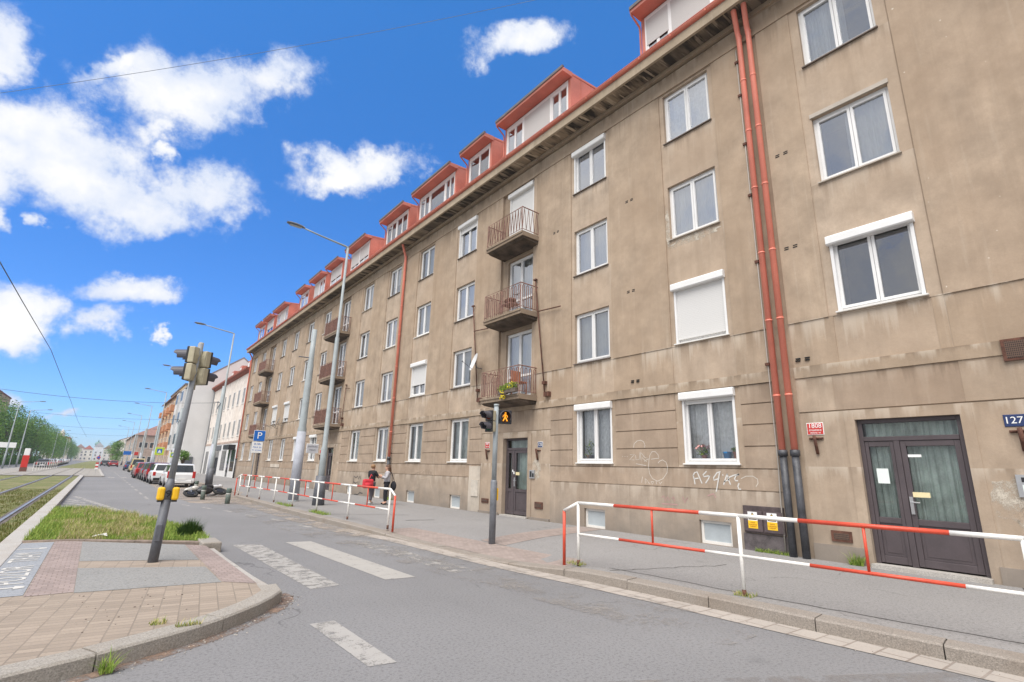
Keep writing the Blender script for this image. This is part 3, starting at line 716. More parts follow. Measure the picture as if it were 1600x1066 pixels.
def roof_and_cornice(par, off, y0, y1, near_end=False, far_end=False):
    c = MB(); L = y1-y0
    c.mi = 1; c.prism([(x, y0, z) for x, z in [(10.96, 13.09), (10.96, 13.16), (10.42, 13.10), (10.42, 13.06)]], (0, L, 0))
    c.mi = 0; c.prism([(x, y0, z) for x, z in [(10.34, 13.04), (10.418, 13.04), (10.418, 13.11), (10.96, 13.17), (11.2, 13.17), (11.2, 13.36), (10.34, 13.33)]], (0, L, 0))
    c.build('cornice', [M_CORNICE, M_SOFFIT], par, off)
    g = MB(); N = 7
    prof = [(10.30+.075*math.cos(a), 13.43+.075*math.sin(a)) for a in [math.pi + math.pi*k/N for k in range(N+1)]]
    for k in range(N):
        (xa, za), (xb, zb) = prof[k], prof[k+1]
        g.poly([(xa, y0, za), (xb, y0, zb), (xb, y1, zb), (xa, y1, za)])
    g.tube([(10.225, y0, 13.43), (10.225, y1, 13.43)], .011, 6)
    g.box(10.33, 10.50, y0, y1, 13.345, 13.365)
    y = y0+.6
    while y < y1: g.box(10.222, 10.38, y-.012, y+.012, 13.345, 13.435); y += 1.05
    g.build('gutter', M_RED, par, off, smooth=False)
    r = MB(); x1 = 16.6; t = .05
    r.prism([(10.36, y0, 13.385), (x1, y0, roof_z(x1)), (x1, y0, roof_z(x1)-.25), (10.6, y0, 13.37)], (0, L, 0))
    r.prism([(x1, y0, roof_z(x1)), (x1+6.6, y0, 13.4), (x1+6.3, y0, 13.38), (x1, y0, roof_z(x1)-.25)], (0, L, 0))
    y = y0+.3
    while y < y1:
        r.prism([(10.5, y, roof_z(10.5)), (10.5, y, roof_z(10.5)+.03), (x1, y, roof_z(x1)+.03), (x1, y, roof_z(x1))], (0, .02, 0)); y += .62
    r.build('roof', M_ROOF, par, off)

def shell(mb, y0, y1):
    mb.mi = 0
    for y in (y0, y1): mb.poly([(11.03, y, 0), (23, y, 0), (23, y, 13.3), (11.03, y, 13.3)])
    mb.poly([(23, y0, 0), (23, y1, 0), (23, y1, 13.3), (23, y0, 13.3)])

ZF = {1: 4.90, 2: 7.80, 3: 10.77}
WH = 1.58
GZ, GH = 1.93, 1.68
def wholes(r, c, floors=(1,2,3), ground=True):
    for f in floors: hole(r, c-.705, c+.705, ZF[f], ZF[f]+WH)
    if ground: hole(r, c-.70, c+.66, GZ, GZ+GH)
def basement(r, c): r.append((c-.385, c+.385, .17, .67, 11.24, 6))
def basement_window(par, off, c):
    L = (11.09-off[0], c-off[1], .17-off[2])
    def geo(mb):
        mb.box(0, .06, -.38, -.32, 0, .50); mb.box(0, .06, .32, .38, 0, .50); mb.box(0, .06, -.32, .32, 0, .06); mb.box(0, .06, -.32, .32, .44, .50)
        mb.box(-.05, .02, -.40, .40, -.03, -.002)
    fr = inst(('bw',), geo, 'basement_window', M_PVCD, par, L)
    inst(('bp',), lambda mb: mb.poly([(.03, .32, .06), (.03, -.32, .06), (.03, -.32, .44), (.03, .32, .44)]), 'pane', M_FROST, fr, (0,0,0))
def vent_slots(par, off, y, z, s=1):
    m = MB()
    for d in (-.09, .09):
        m.box(10.995, 11.06, y+d-.045, y+d+.045, z-.0, z+.022); m.box(10.995, 11.06, y+d-.04, y+d+.05, z-.046, z-.022)
    m.build('wall_vent', M_DARK, par, off)
def grate(par, off, y0, y1, z0, z1, x=11.02):
    g = MB(); g.box(x-.03, x+.02, y0, y1, z0, z1); o = g.build('vent_grate', M_RUST, par, off)
    q = MB(); q.box(x-.036, x-.0301, y0+.045, y1-.045, z0+.04, z1-.04); q.build('grate_mesh', M_GRILLE, o, off)
def entrance_rects(r, c, hy0, hy1):
    """smooth door surround with a lintel panel over it"""
    r.append((c-1.77, c+1.97, .0, 2.93, 11.03, 4)); r.append((c-1.77, c+1.97, 2.93, 2.955, 11.055, 4)); r.append((c-1.77, c+1.97, 2.955, 3.60, 11.036, 4))
    r.append((c-.87, c+.85, .2, 2.86, 11.005, 4)); r.append((c-.95, c+.9, 2.955, 3.60, 11.045, 3))
    r.append((c-1.77, c-.80, 0, .24, 10.97, 7)); r.append((c+.80, c+1.97, 0, .24, 10.97, 7))
    hole(r, hy0, hy1, .20, 2.73)

def clusters(strokes, gap=.22):
    out = []
    for st in sorted(strokes, key=lambda s: min(y for y, z in s)):
        lo, hi = min(y for y, z in st), max(y for y, z in st); zl, zh = min(z for y, z in st), max(z for y, z in st)
        for c in out:
            if lo < c[1]+gap and hi > c[0]-gap and zl < c[3]+gap and zh > c[2]-gap: c[0], c[1], c[2], c[3] = min(c[0], lo), max(c[1], hi), min(c[2], zl), max(c[3], zh); c[4].append(st); break
        else: out.append([lo, hi, zl, zh, [st]])
    return [c[4] for c in out]
# ---- house 127 (nearest, right of the paired downpipes)
Y0, Y1 = -9.0, 4.63
offA = (FX, 0.0, 0.0)
HA = thing('apartment_house', 'nearest brown plaster house with the glazed violet door, right of the paired red downpipes', 'house', offA)
cA = [2.73]
r = [(Y0, Y1, 0, 13.3, 11.03, 1)]
r += [(Y0, 1.80, 4.83, 12.42, 10.995, 9), (1.82, 3.62, 4.83, 12.42, 11.022, 1), (3.62, 4.40, 4.83, 12.42, 11.0, 0), (4.40, Y1, 0, 12.42, 11.04, 0),
      (Y0, 1.80, 3.88, 4.83, 11.02, 0), (1.82, 1.98, 3.88, 4.83, 11.028, 0), (1.98, 3.55, 3.88, 4.83, 11.036, 1), (3.55, 4.40, 3.88, 4.83, 11.024, 0),
      (Y0, Y1, 12.42, 12.96, 10.975, 2), (Y0, Y1, 12.96, 13.08, 10.91, 2), (Y0, Y1, 13.08, 13.3, 10.96, 2),
      (Y0, 4.40, 3.65, 3.88, 11.005, 2), (Y0, 4.40, 2.955, 3.65, 11.032, 3), (3.72, 4.40, 2.955, 3.65, 11.028, 4), (Y0, 1.79, 2.955, 3.65, 11.028, 4),
      (Y0, 4.40, 2.93, 2.955, 11.055, 4), (Y0, 4.40, 0, 2.93, 11.03, 4), (1.74, 3.60, .0, 2.93, 11.02, 4), (3.52, 4.40, 0, .46, 11.0, 7), (Y0, 1.78, 0, .42, 11.0, 7)]
for f in (1, 2, 3): hole(r, 2.73-.705, 2.73+.705, ZF[f], ZF[f]+WH)
hole(r, 1.90, 3.43, .22, 2.75)
w = MB(); hf_wall(w, r, Y0, Y1, 0, 13.3); shell(w, Y0, Y1)
w.build('wall', HMATS + [P_UPR], HA, offA)
roof_and_cornice(HA, offA, Y0, Y1)
window(HA, offA, 2.73, ZF[3], h=WH, face=11.022, curtain=3, pane=M_PANEH)
window(HA, offA, 2.73, ZF[2], h=WH, face=11.022, curtain=2, pane=M_PANEH, sill='l')
window(HA, offA, 2.73, ZF[1], h=WH, face=11.0, curtain=0, box=True, sill='w')
m = MB(); m.box(10.995, 11.05, 2.0, 3.46, ZF[2]+WH+.005, ZF[2]+WH+.10); m.build('lintel_trim', M_SILL, HA, offA)
eA = entrance(HA, offA, 1.90, 3.43, .235, 2.75, 2.86, 11.12, M_CURTGR, zpanel=.97)
n = MB(); n.box(11.106, 11.11, 3.04, 3.22, 1.60, 1.86); n.build('paper_notice', M_PAPER, eA, offA)
n = MB(); n.box(11.12, 11.124, 2.50, 2.74, 1.385, 1.47); n.build('name_plate', mat('cream_plate', (.72,.62,.36), .4), eA, offA)
n = MB(); n.box(11.12, 11.124, 2.53, 2.72, 2.06, 2.105); n.build('sticker', M_SIGNW, eA, offA)
downpipe(HA, offA, 4.51, gy=4.35)
grate(HA, offA, 3.73, 4.07, .53, .72, 11.03)
grate(HA, offA, .62, 1.23, 3.54, 3.89, 11.0)
vent_slots(HA, offA, 4.12, 8.85); vent_slots(HA, offA, 4.16, 6.55); vent_slots(HA, offA, 4.20, 4.05); 
ip = MB(); ip.box(10.985, 11.04, .95, 1.39, 1.46, 1.79); io = ip.build('intercom', M_STEEL, HA, offA)
ip = MB(); ip.box(10.981, 10.9849, 1.0, 1.33, 1.68, 1.75); ip.build('intercom_screen', M_BLACK, io, offA)
ip = MB(); ip.box(10.981, 10.9849, 1.0, 1.33, 1.50, 1.64); ip.build('name_list', M_PAPER, io, offA)
pp = MB(); q = random.Random(4)
for (cy, cz, ry, rz) in ((1.5, 1.42, .26, .34), (1.25, 1.15, .26, .22)):
    pp = MB(); pts = [(11.0265, cy+ry*math.cos(a)*(.75+.35*q.random()), cz+rz*math.sin(a)*(.75+.35*q.random())) for a in [k*2*math.pi/22 for k in range(22)]]
    pp.poly(pts); pp.build('plaster_repair', P_PATCH, HA, offA)

# ---- house 125 (between the paired downpipes and the single one)
Y0, Y1 = 4.63, 23.18
offB = (FX, 13.64, 0.0)
HB = thing('apartment_house', 'brown plaster house with open iron balconies, between the paired and the single red downpipe', 'house', offB)
cB = [6.45, 10.05, 17.27, 20.93]; dB = [13.64]
r = house_rects(Y0, Y1, cB, dB)
r.append((Y0, 4.86, 0, 12.42, 11.04, 0))
entrance_rects(r, 13.62, 12.93, 14.26)
for c in cB: wholes(r, c); basement(r, c-.02)
SL = (4.08, 6.98, 9.86)
for z in SL: hole(r, 12.92, 14.38, z+.02, z+2.50 if z > 9 else z+2.46)
w = MB(); hf_wall(w, r, Y0, Y1, 0, 13.3); shell(w, Y0, Y1)
w.build('wall', HMATS, HB, offB)
roof_and_cornice(HB, offB, Y0, Y1)
B, C, E_, F_ = cB
window(HB, offB, B, ZF[3], h=WH, curtain=1, cmat=M_CURTG, pane=M_PANEH)
window(HB, offB, B, ZF[2], h=WH, curtain=1, pane=M_PANEH, sill='l')
window(HB, offB, B, ZF[1], h=WH, curtain=0, box=True, shut=.13, sill='w')
window(HB, offB, B-.02, GZ, w=1.36, h=GH, curtain=1, cmat=M_CURTG, box=True, shut=GH-.24, sill='w', face=11.05, pane=M_PANEG)
window(HB, offB, C, ZF[3], h=WH, curtain=0, box=True, pane=M_PANEH)
window(HB, offB, C, ZF[2], h=WH, curtain=1, pane=M_PANEH)
window(HB, offB, C, ZF[1], h=WH, curtain=1)
window(HB, offB, C-.02, GZ, w=1.36, h=GH, curtain=1, cmat=M_CURTG, box=True, sill='w', face=11.05, pane=M_PANEG)
window(HB, offB, E_, ZF[3], h=WH, curtain=1, cmat=M_CURTG, box=True, shut=1.20, pane=M_PANEH)
window(HB, offB, E_, ZF[2], h=WH, curtain=1, pane=M_PANEH)
window(HB, offB, E_, ZF[1], h=WH, curtain=1)
window(HB, offB, E_-.02, GZ, w=1.36, h=GH, curtain=1, cmat=M_CURTGR, sill='w', face=11.05, pane=M_PANEG)
window(HB, offB, F_, ZF[3], h=WH, curtain=1)
window(HB, offB, F_, ZF[2], h=WH, curtain=1, sill='w')
window(HB, offB, F_, ZF[1], h=WH, curtain=1, box=True, shut=.55, sill='w')
window(HB, offB, F_-.02, GZ, w=1.36, h=GH, curtain=1, cmat=M_CURTGR, sill='w', face=11.05, pane=M_PANEG)
for z, (cu, bx, sh) in zip(SL, ((1, False, None), (1, False, None), (0, True, .15))):
    window(HB, offB, 13.65, z+.02, w=1.46, h=2.48 if z > 9 else 2.44, face=11.10, curtain=cu, box=bx, shut=sh, sill=None, door=True)
balcony(HB, offB, 12.5, 14.66, SL[2], 'zigzag'); balcony(HB, offB, 12.5, 14.66, SL[1], 'hairpin'); balcony(HB, offB, 12.5, 14.66, SL[0], 'hairpin')
for c in cB: basement_window(HB, offB, c-.02)
eB = entrance(HB, offB, 12.93, 14.26, .21, 2.73, 13.84, 11.16, M_CURTGR, zpanel=1.0)
n = MB(); n.box(11.152, 11.156, 13.50, 13.70, 1.50, 1.60); n.build('name_plate', mat('cream_plate', (.72,.62,.36), .4), eB, offB)
n = MB(); n.box(11.147, 11.151, 13.83, 13.89, 1.60, 1.68); n.box(11.147, 11.151, 13.76, 13.82, 1.53, 1.62); n.build('sticker', M_SIGNW, eB, offB)
downpipe(HB, offB, 4.75, gy=4.62); downpipe(HB, offB, 23.10, gy=22.75, ziron=2.05)
cb = MB(); cb.tube([(10.985, 4.90, 12.3), (10.985, 4.90, 1.9), (10.97, 4.92, 1.2), (10.97, 4.92, .2)], .014, 6); cb.build('cable_conduit', M_CABLE, HB, offB, smooth=True)
for k, z in enumerate((11.9, 10.9, 9.5, 8.1, 6.4, 4.0)):
    m = MB(); m.box(10.95, 11.01, 4.86, 4.95, z, z+.06); m.build('cable_clamp', M_RUST, HB, offB)
for y, z in ((8.45, 9.55), (8.5, 6.7), (8.47, 4.10), (11.6, 9.7)): vent_slots(HB, offB, y, z)
grate(HB, offB, 12.17, 12.54, .51, .71, 11.03); grate(HB, offB, 15.03, 15.44, .51, .66, 11.03)
ip = MB(); ip.box(10.985, 11.04, 12.55, 12.80, 1.42, 1.68); io = ip.build('intercom', M_STEEL, HB, offB)
ip = MB(); ip.box(10.98, 10.9849, 12.69, 12.77, 1.46, 1.64); ip.box(10.98, 10.9849, 12.58, 12.66, 1.46, 1.58); ip.build('intercom_screen', M_BLACK, io, offB)
pp = MB(); q = random.Random(8)
for (cy, cz, ry, rz, xx) in ((12.5, 1.72, .22, .34, 11.027), (6.45, 7.63, .82, .13, 11.027), (7.22, 8.2, .075, .62, 11.027)):
    pp = MB(); pp.poly([(xx, cy+ry*math.cos(a)*(.72+.4*q.random()), cz+rz*math.sin(a)*(.72+.4*q.random())) for a in [k*2*math.pi/30 for k in range(30)]]); pp.build('plaster_repair', P_PATCH, HB, offB)
pp = MB(); pp.box(11.014, 11.03, 15.60, 16.33, .17, 1.77); po = pp.build('repair_panel', P_PANEL, HB, offB)
pp = MB(); pp.box(10.985, 11.0139, 15.68, 16.12, .70, 1.28); pp.build('meter_cover', mat('grey_cover', (.52,.47,.40), .7, vary=.2), po, offB)
for nm, col, wd in (('white', M_GRAFW, .028), ('thin', M_GRAFT, .014), ('pink', M_GRAFP, .03), ('pale', M_GRAFL, .03)):
    for cl_s in clusters(GRAF[nm]):
      g = MB()
      for st in cl_s:
        gx = 11.0165 if min(z for y, z in st) < 1.38 else 11.0315; g.ribbon([(gx, y, z) for y, z in st], wd, (-1, 0, 0), .0)
      g.build('graffiti', col, HB, offB)
HB_dorm = [(4.75, 7.75, 3, [(1, .88), (2, .62), (0, .66)]), (11.2, 14.88, 3, [(1, .9)]), (16.1, 17.72, 1, []), (19.0, 22.5, 3, [])]
for a, b, k, sh in HB_dorm: dormer(HB, offB, a, b, k, sh)

# ---- the long far house with two balcony stacks
Y0, Y1 = 23.18, 58.65
offC = (FX, 40.9, 0.0)
HC = thing('apartment_house', 'long far brown plaster house with rust clad balconies in two stacks behind the poles', 'house', offC)
cC = [24.45, 28.05, 35.25, 38.95, 42.7, 46.3, 53.4, 56.9]; dC = [31.75, 49.9]
r = house_rects(Y0, Y1, cC, dC)
for d in dC: entrance_rects(r, d, d-.69, d+.64)
for c in cC: wholes(r, c); 
for c in (24.45, 28.05, 35.25, 38.95): basement(r, c-.02)
for d in dC:
    for z in SL: hole(r, d-.72, d+.74, z+.02, z+2.46)
w = MB(); hf_wall(w, r, Y0, Y1, 0, 13.3); shell(w, Y0, Y1)
w.build('wall', HMATS, HC, offC)
roof_and_cornice(HC, offC, Y0, Y1)
k = 0
for c in cC:
    for f in (1, 2, 3):
        bx = (c, f) in ((42.7, 1), (46.3, 1)); 
        window(HC, offC, c, ZF[f], h=WH, curtain=rnd.choice((1, 1, 1, 2, 3, 4)), box=bx, shut=(.35 if bx else None), sill=rnd.choice('ddwl'))
    window(HC, offC, c-.02, GZ, w=1.36, h=GH, curtain=1, cmat=rnd.choice((M_CURT, M_CURTGR, M_CURTG)), box=(c in (35.25, 38.95)), sill='w', face=11.05)
for c in (24.45, 28.05, 35.25, 38.95): basement_window(HC, offC, c-.02)
for d in dC:
    for z in SL:
        window(HC, offC, d+.01, z+.02, w=1.46, h=2.44, face=11.10, curtain=1, sill=None, door=True)
        balcony(HC, offC, d-1.35, d+1.30, z, 'hairpin', clad=True)
    entrance(HC, offC, d-.69, d+.64, .21, 2.73, d+.2, 11.16, M_CURTGR)
downpipe(HC, offC, 58.45, gy=58.3, ziron=2.0)
for cl_s in clusters(GRAF['black']):
    g = MB()
    for st in cl_s: g.ribbon([(11.0165, y, z) for y, z in st], .05, (-1, 0, 0), .0)
    g.build('graffiti', M_GRAFB, HC, offC)
for a, b, k, sh in [(23.9, 26.6, 2, []), (29.2, 32.2, 2, [(0, .55), (1, .6)]), (34.0, 36.2, 1, [(0, .5)]), (37.5, 40.0, 2, [(1, .7)]), (41.5, 43.6, 1, []), (47.4, 51.1, 3, [(1, .9)]), (52.4, 54.9, 1, [(0, .5)]), (56.0, 58.2, 1, [])]:
    dormer(HC, offC, a, b, k, sh)
for bb in ((37.6, 38.5, .17, 1.75), (33.4, 33.9, .17, 1.7), (42.6, 45.2, 1.40, 1.66)): pp = MB(); pp.box(11.0, 11.02, *bb); pp.build('plaster_repair', P_PANEL, HC, offC)
# ------------------------------------------------------------------ ground, road, pavement, kerbs
def sheet(name, pts, z, m):
    mb = MB(); mb.poly([(x, y, z) for x, y in pts]); return struct(mb.build(name, m))
sheet('ground', [(-2500, -400), (2500, -400), (2500, 4000), (-2500, 4000)], -.06, M_GROUND)
sheet('road', [(-1.0, -60), (7.6, -60), (7.6, 900), (-1.0, 900)], 0.0, M_ROAD)
sheet('left_carriageway', [(-11.0, 95), (-5.6, 95), (-5.6, 900), (-11.0, 900)], 0.0, M_ROAD)
KL = [(6.95,-9,.14),(6.80,-.6,.14),(6.70,1.1,.14),(6.58,2.3,.14),(6.49,3.4,.14),(6.42,4.6,.14),(6.28,6.0,.135),(6.14,7.0,.07),(6.06,7.8,.03),(6.0,9.0,.022),(5.94,10.6,.022),(5.86,11.7,.04),(5.72,12.9,.10),
      (5.56,14.4,.14),(5.48,16.5,.14),(5.46,19.0,.14),(5.46,22.0,.14),(5.46,25.0,.14),(5.50,28.4,.14),(5.72,29.6,.14),(6.05,30.6,.14),(6.2,33,.14),(6.2,40,.14),(6.1,60,.14),(6.0,79,.14),(5.6,100,.14),(5.2,160,.14),(5.0,300,.14),(5.0,900,.14)]
def kl(y):
    for a, b in zip(KL, KL[1:]):
        if a[1] <= y <= b[1]:
            t = (y-a[1])/(b[1]-a[1]); return tuple(p+(q-p)*t for p, q in zip(a, b))
    return KL[-1]
ys = sorted({k[1] for k in KL} | {y*1.0 for y in range(-9, 60, 1)})
mb = MB()
def wallx(y): return 11.25 if y < 80 else 8.6
for a, b in zip(ys, ys[1:]):
    P = []
    for y in (a, b):
        x, _, h = kl(y); P.append([(x+.27, y, h-.004), (x+1.5, y, max(h, .10)+.002), (x+2.6, y, .150), (wallx(min(a, b)+.01), y, SWZ)])
    for k in range(3): mb.poly([P[0][k], P[0][k+1], P[1][k+1], P[1][k]])
struct(mb.build('pavement', M_WALK))
def kerb_run(name, line, width, m, stone, gap=.012, mi_h=None, chamfer=.018, side=1, arc=None):
    """stones laid along a polyline (x, y, h); width measured to the inner side"""
    pts = [Vector((p[0], p[1], 0)) for p in line]; hs = [p[2] for p in line]
    cum = [0]
    for a, b in zip(pts, pts[1:]): cum.append(cum[-1] + (b-a).length)
    def at(s):
        s = max(0, min(s, cum[-1]))
        for i in range(len(pts)-1):
            if s <= cum[i+1] + 1e-9:
                t = (s-cum[i])/max(cum[i+1]-cum[i], 1e-9); d = (pts[i+1]-pts[i]).normalized()
                return pts[i].lerp(pts[i+1], t), hs[i]+(hs[i+1]-hs[i])*t, d
        return pts[-1], hs[-1], (pts[-1]-pts[-2]).normalized()
    mb = MB(); s = 0; q = random.Random(len(line)); k = 0
    while s < cum[-1]-.05:
        L = min(stone*(.9+.2*q.random()), cum[-1]-s); n = max(1, int(L/.25)); prev = None
        dz = (q.random()-.5)*.008; dx = (q.random()-.5)*.012
        for i in range(n+1):
            u = s + gap/2 + (L-gap)*i/n; p, h, d = at(u); nr = Vector((d.y, -d.x, 0))*side
            h = h + dz
            sec = [p + nr*dx, p + nr*dx, p + nr*(dx+chamfer), p + nr*width, p + nr*width]
            zz = [-.05, h-chamfer, h, h, -.05]
            sec = [Vector((v.x, v.y, z)) for v, z in zip(sec, zz)]
            if prev:
                for j in range(4): mb.poly([prev[j], sec[j], sec[j+1], prev[j+1]])
            else: mb.poly(sec)
            prev = sec
        mb.poly(prev[::-1]); s += L
    return struct(mb.build(name, m))
kerb_run('kerb', KL[:24], .28, M_KERB, 1.15)
kerb_run('kerb_far', KL[23:], .28, M_KERB, 4.0)
def strip(name, y0, y1, o0, o1, z, m, step=.5):
    mb = MB(); y = y0
    while y < y1-1e-6:
        b = min(y+step, y1); xa, xb = kl(y)[0], kl(b)[0]
        mb.poly([(xa+o0, y, z), (xa+o1, y, z), (xb+o1, b, z), (xb+o0, b, z)]); y = b
    return struct(mb.build(name, m))
strip('gutter_strip', -6, 14.0, -.36, .0, .006, M_GUTSETT)
strip('gutter_dust', 12.5, 29, -.62, -.0, .010, M_DUST)
strip('road_dust', 3, 29, -1.5, -.2, .0085, alpha_noise('road_dust_faint', (.30, .275, .25), 1.1, .50, .70))
# crossing mosaic let into the pavement, following its slope
mb = MB()
def pav(x, y):
    kx, _, h = kl(y); u = x-kx
    st = [(.27, h-.004), (1.5, max(h, .10)+.002), (2.6, .150), (11.25-kx, SWZ)]
    for (a, za), (b, zb) in zip(st, st[1:]):
        if u <= b: return za + (zb-za)*(u-a)/(b-a)
    return SWZ
for k in range(22):
    a = 6.6+.28*k; b = a+.28
    for (u, v) in ((.28, .70), (.70, 1.12)):
        q = [(kl(a)[0]+u, a), (kl(a)[0]+v, a), (kl(b)[0]+v, b), (kl(b)[0]+u, b)]
        mb.poly([(x, y, pav(x, y)+.005) for x, y in q])
for k in range(9):
    x0 = 7.15+.42*k; x1 = x0+.42; ya = 9.55+(x0-7.15)*.16
    q = [(x0, ya-.45), (x1, ya-.38), (x1, ya+.52), (x0, ya+.45)]
    mb.poly([(x, y, pav(x, y)+.0058) for x, y in q])
struct(mb.build('crossing_mosaic', M_CRSETT))
# cracks and tar joints of the pavement
mb = MB()
q = random.Random(3)
def crack(a, b, n, j, w):
    pts = []
    for k in range(n+1):
        x = a[0]+(b[0]-a[0])*k/n + (q.random()-.5)*j; y = a[1]+(b[1]-a[1])*k/n + (q.random()-.5)*j; pts.append((x, y, pav(x, y)+.003))
    mb.ribbon(pts, w, (0, 0, 1), 0)
crack((6.75, 5.8), (8.9, 5.0), 14, .10, .018); crack((7.05, 3.6), (7.45, .5), 16, .05, .022); crack((6.9, 6.3), (7.05, 3.7), 12, .06, .02)
crack((6.0, 17.0), (8.2, 15.6), 10, .08, .03); crack((7.4, 14.2), (8.2, 13.9), 5, .04, .06); crack((9.2, 1.0), (11.0, 1.6), 8, .06, .014)
struct(mb.build('pavement_cracks', mat('crack_dark', (.05, .047, .042), .95)))
# traffic island: curved nose towards the camera
ISL = [(-3.2,4.35,.14),(-1.6,4.95,.14),(-.80,5.24,.14),(-.27,5.42,.14),(.20,5.58,.14),(.62,5.77,.14),(1.0,5.97,.14),(1.36,6.24,.14),(1.66,6.52,.14),(1.92,6.84,.14),(2.08,7.10,.14),(2.13,7.30,.14),(2.11,7.50,.14)]
kerb_run('island_kerb', ISL, .24, M_KERBI, 1.25, side=-1, gap=.016)
ROADSIDE = [(2.11,7.5,.14),(2.06,9.0,.14),(2.0,11.38,.14)]
kerb_run('island_kerb_flat', [(2.11,7.52,.08),(2.07,8.4,.07),(2.03,10,.07),(2.0,11.36,.09)], .18, M_CONC, 1.0, side=-1, gap=.008)
def inner(w=.235):
    out = []
    for i, p in enumerate(ISL):
        a = Vector(ISL[max(i-1, 0)][:2]); b = Vector(ISL[min(i+1, len(ISL)-1)][:2]); d = (b-a).normalized(); n = Vector((-d.y, d.x)); out.append((p[0]+n.x*w, p[1]+n.y*w))
    return out
IN = inner()
zi = .134
sheet('island_paving', IN + [(1.90, 7.7), (1.84, 11.5), (.9, 12.3), (-.05, 13.1), (-.84, 13.4), (-.84, 7.3), (-3.2, 7.3), (-3.2, 4.6)], zi, M_TANSETT)
sheet('island_mosaic', [(-.385, 8.2), (.045, 8.2), (.035, 13.02), (-.36, 13.22)], zi+.004, M_REDSETT)
sheet('island_mosaic', [(1.55, 7.95), (1.90, 7.62), (1.85, 11.42), (1.56, 11.72)], zi+.004, M_REDSETT)
sheet('island_asphalt_panel', [(.05, 8.15), (1.54, 7.93), (1.53, 9.18), (.045, 9.90)], zi+.004, M_GRAVELP)
sheet('island_asphalt_panel', [(.045, 10.55), (1.54, 9.85), (1.55, 11.72), (.04, 12.95)], zi+.004, M_GRAVELP)
sheet('lettering_strip', [(-.82, 8.28), (-.395, 8.28), (-.37, 13.1), (-.82, 13.1)], zi+.0045, asphalt('strip_asphalt', (.26, .27, .285), .06, bstr=.3))
mb = MB(); mb.box(-1.12, -.815, 7.2, 64, -.05, .148)
struct(mb.build('concrete_edge_strip', M_CONC, bevel=.012))
# POZOR TRAM painted on the strip, read by someone stepping towards the track
def ground_word(txt, y0, y1):
    me = text_mesh(txt, 1.0, ext=0); me.materials.clear(); me.materials.append(M_PAINTL)
    xs = [v.co.x for v in me.vertices]; zs = [v.co.y for v in me.vertices]
    sx = (y1-y0)/(max(xs)-min(xs)); sy = .33/(max(zs)-min(zs)); mx = (max(xs)+min(xs))/2; mz = (max(zs)+min(zs))/2
    for v in me.vertices:
        u, w = (v.co.x-mx)*sx, (v.co.y-mz)*sy
        v.co = (-.615-w, (y0+y1)/2+u, zi+.009)
    o = bpy.data.objects.new('ground_lettering', me); COL.objects.link(o); struct(o)
ground_word('POZOR', 9.02, 10.42); ground_word('TRAM', 10.80, 11.78)
mb = MB()
for y in (8.78, 12.27): 
    z = zi+.009; mb.poly([(-.80, y-.03, z), (-.52, y-.03, z), (-.52, y+.03, z), (-.80, y+.03, z)]); mb.poly([(-.52, y-.10, z), (-.425, y-.05, z), (-.425, y+.05, z), (-.52, y+.10, z)])
struct(mb.build('ground_arrow', M_PAINTL))
# grass verge behind the crossing
VERGE = [(-.84, 13.35), (-.05, 13.25), (.9, 12.55), (1.95, 11.9), (2.04, 12.3), (2.04, 13.6), (1.80, 15.6), (.95, 19.1), (.0, 21.7), (-.80, 22.0)]
sheet('verge_soil', VERGE, .10, M_SOIL)
kerb_run('verge_edge', [(-.84,13.28,.165),(-.05,13.14,.165),(.9,12.44,.165),(1.82,11.82,.165)], .09, mat('edge_stone_reddish', (.20,.155,.125), .9, vary=.25, scale=8), 1.0, side=-1, gap=.006)
mb = MB(); mb.box(1.80, 2.12, 11.42, 12.15, -.05, .185); struct(mb.build('kerb_block', M_KERBI, bevel=.02))
kerb_run('verge_kerb', [(2.10,12.2,.12),(2.08,13.6,.12),(1.84,15.7,.12),(.99,19.2,.12),(.03,21.9,.12),(-.78,22.3,.12)], .1, M_CONC, 1.0, side=-1)
def inpoly(x, y, P):
    c = False
    for (x0, y0), (x1, y1) in zip(P, P[1:]+P[:1]):
        if (y0 > y) != (y1 > y) and x < (x1-x0)*(y-y0)/(y1-y0)+x0: c = not c
    return c
def grass(name, n, sampler, z, h, m, w=.010, seed=1, lean=.5):
    q = random.Random(seed); mb = MB(); k = 0
    while k < n:
        p = sampler(q)
        if p is None: continue
        x, y = p[:2]; hh = h*(.45+.8*q.random())*(p[2] if len(p) > 2 else 1); a = q.random()*6.28; l = lean*hh*q.random(); dx, dy = math.cos(a), math.sin(a)
        ww = w*(.7+.7*q.random())
        A = Vector((x-dy*ww, y+dx*ww, z)); Bq = Vector((x+dy*ww, y-dx*ww, z)); C = Vector((x+dx*l*.4, y+dy*l*.4, z+hh*.6)); D = Vector((x+dx*l, y+dy*l, z+hh))
        mb.poly([A, Bq, C + Vector((dy*ww*.6, -dx*ww*.6, 0)), C - Vector((dy*ww*.6, -dx*ww*.6, 0))]); mb.poly([C - Vector((dy*ww*.6, -dx*ww*.6, 0)), C + Vector((dy*ww*.6, -dx*ww*.6, 0)), D]); k += 1
    return mb.build(name, m)
def clump(x, y, s=1.0): return math.sin(x*3.1*s+1.3*math.sin(y*1.7*s))*math.cos(y*2.3*s+.8*math.sin(x*2.1*s))
def vs(green):
    def f(q):
        x = -.86+2.95*q.random(); y = 11.9+10.1*q.random()**1.3
        if not inpoly(x, y, VERGE): return None
        g = clump(x, y) + (.9 if (x < -.35 or x > 1.2) else -.3)
        if (g > .15) != green or clump(x*1.7+3, y*1.7) < -.62: return None
        return x, y, .75+.5*abs(clump(y, x))
    return f
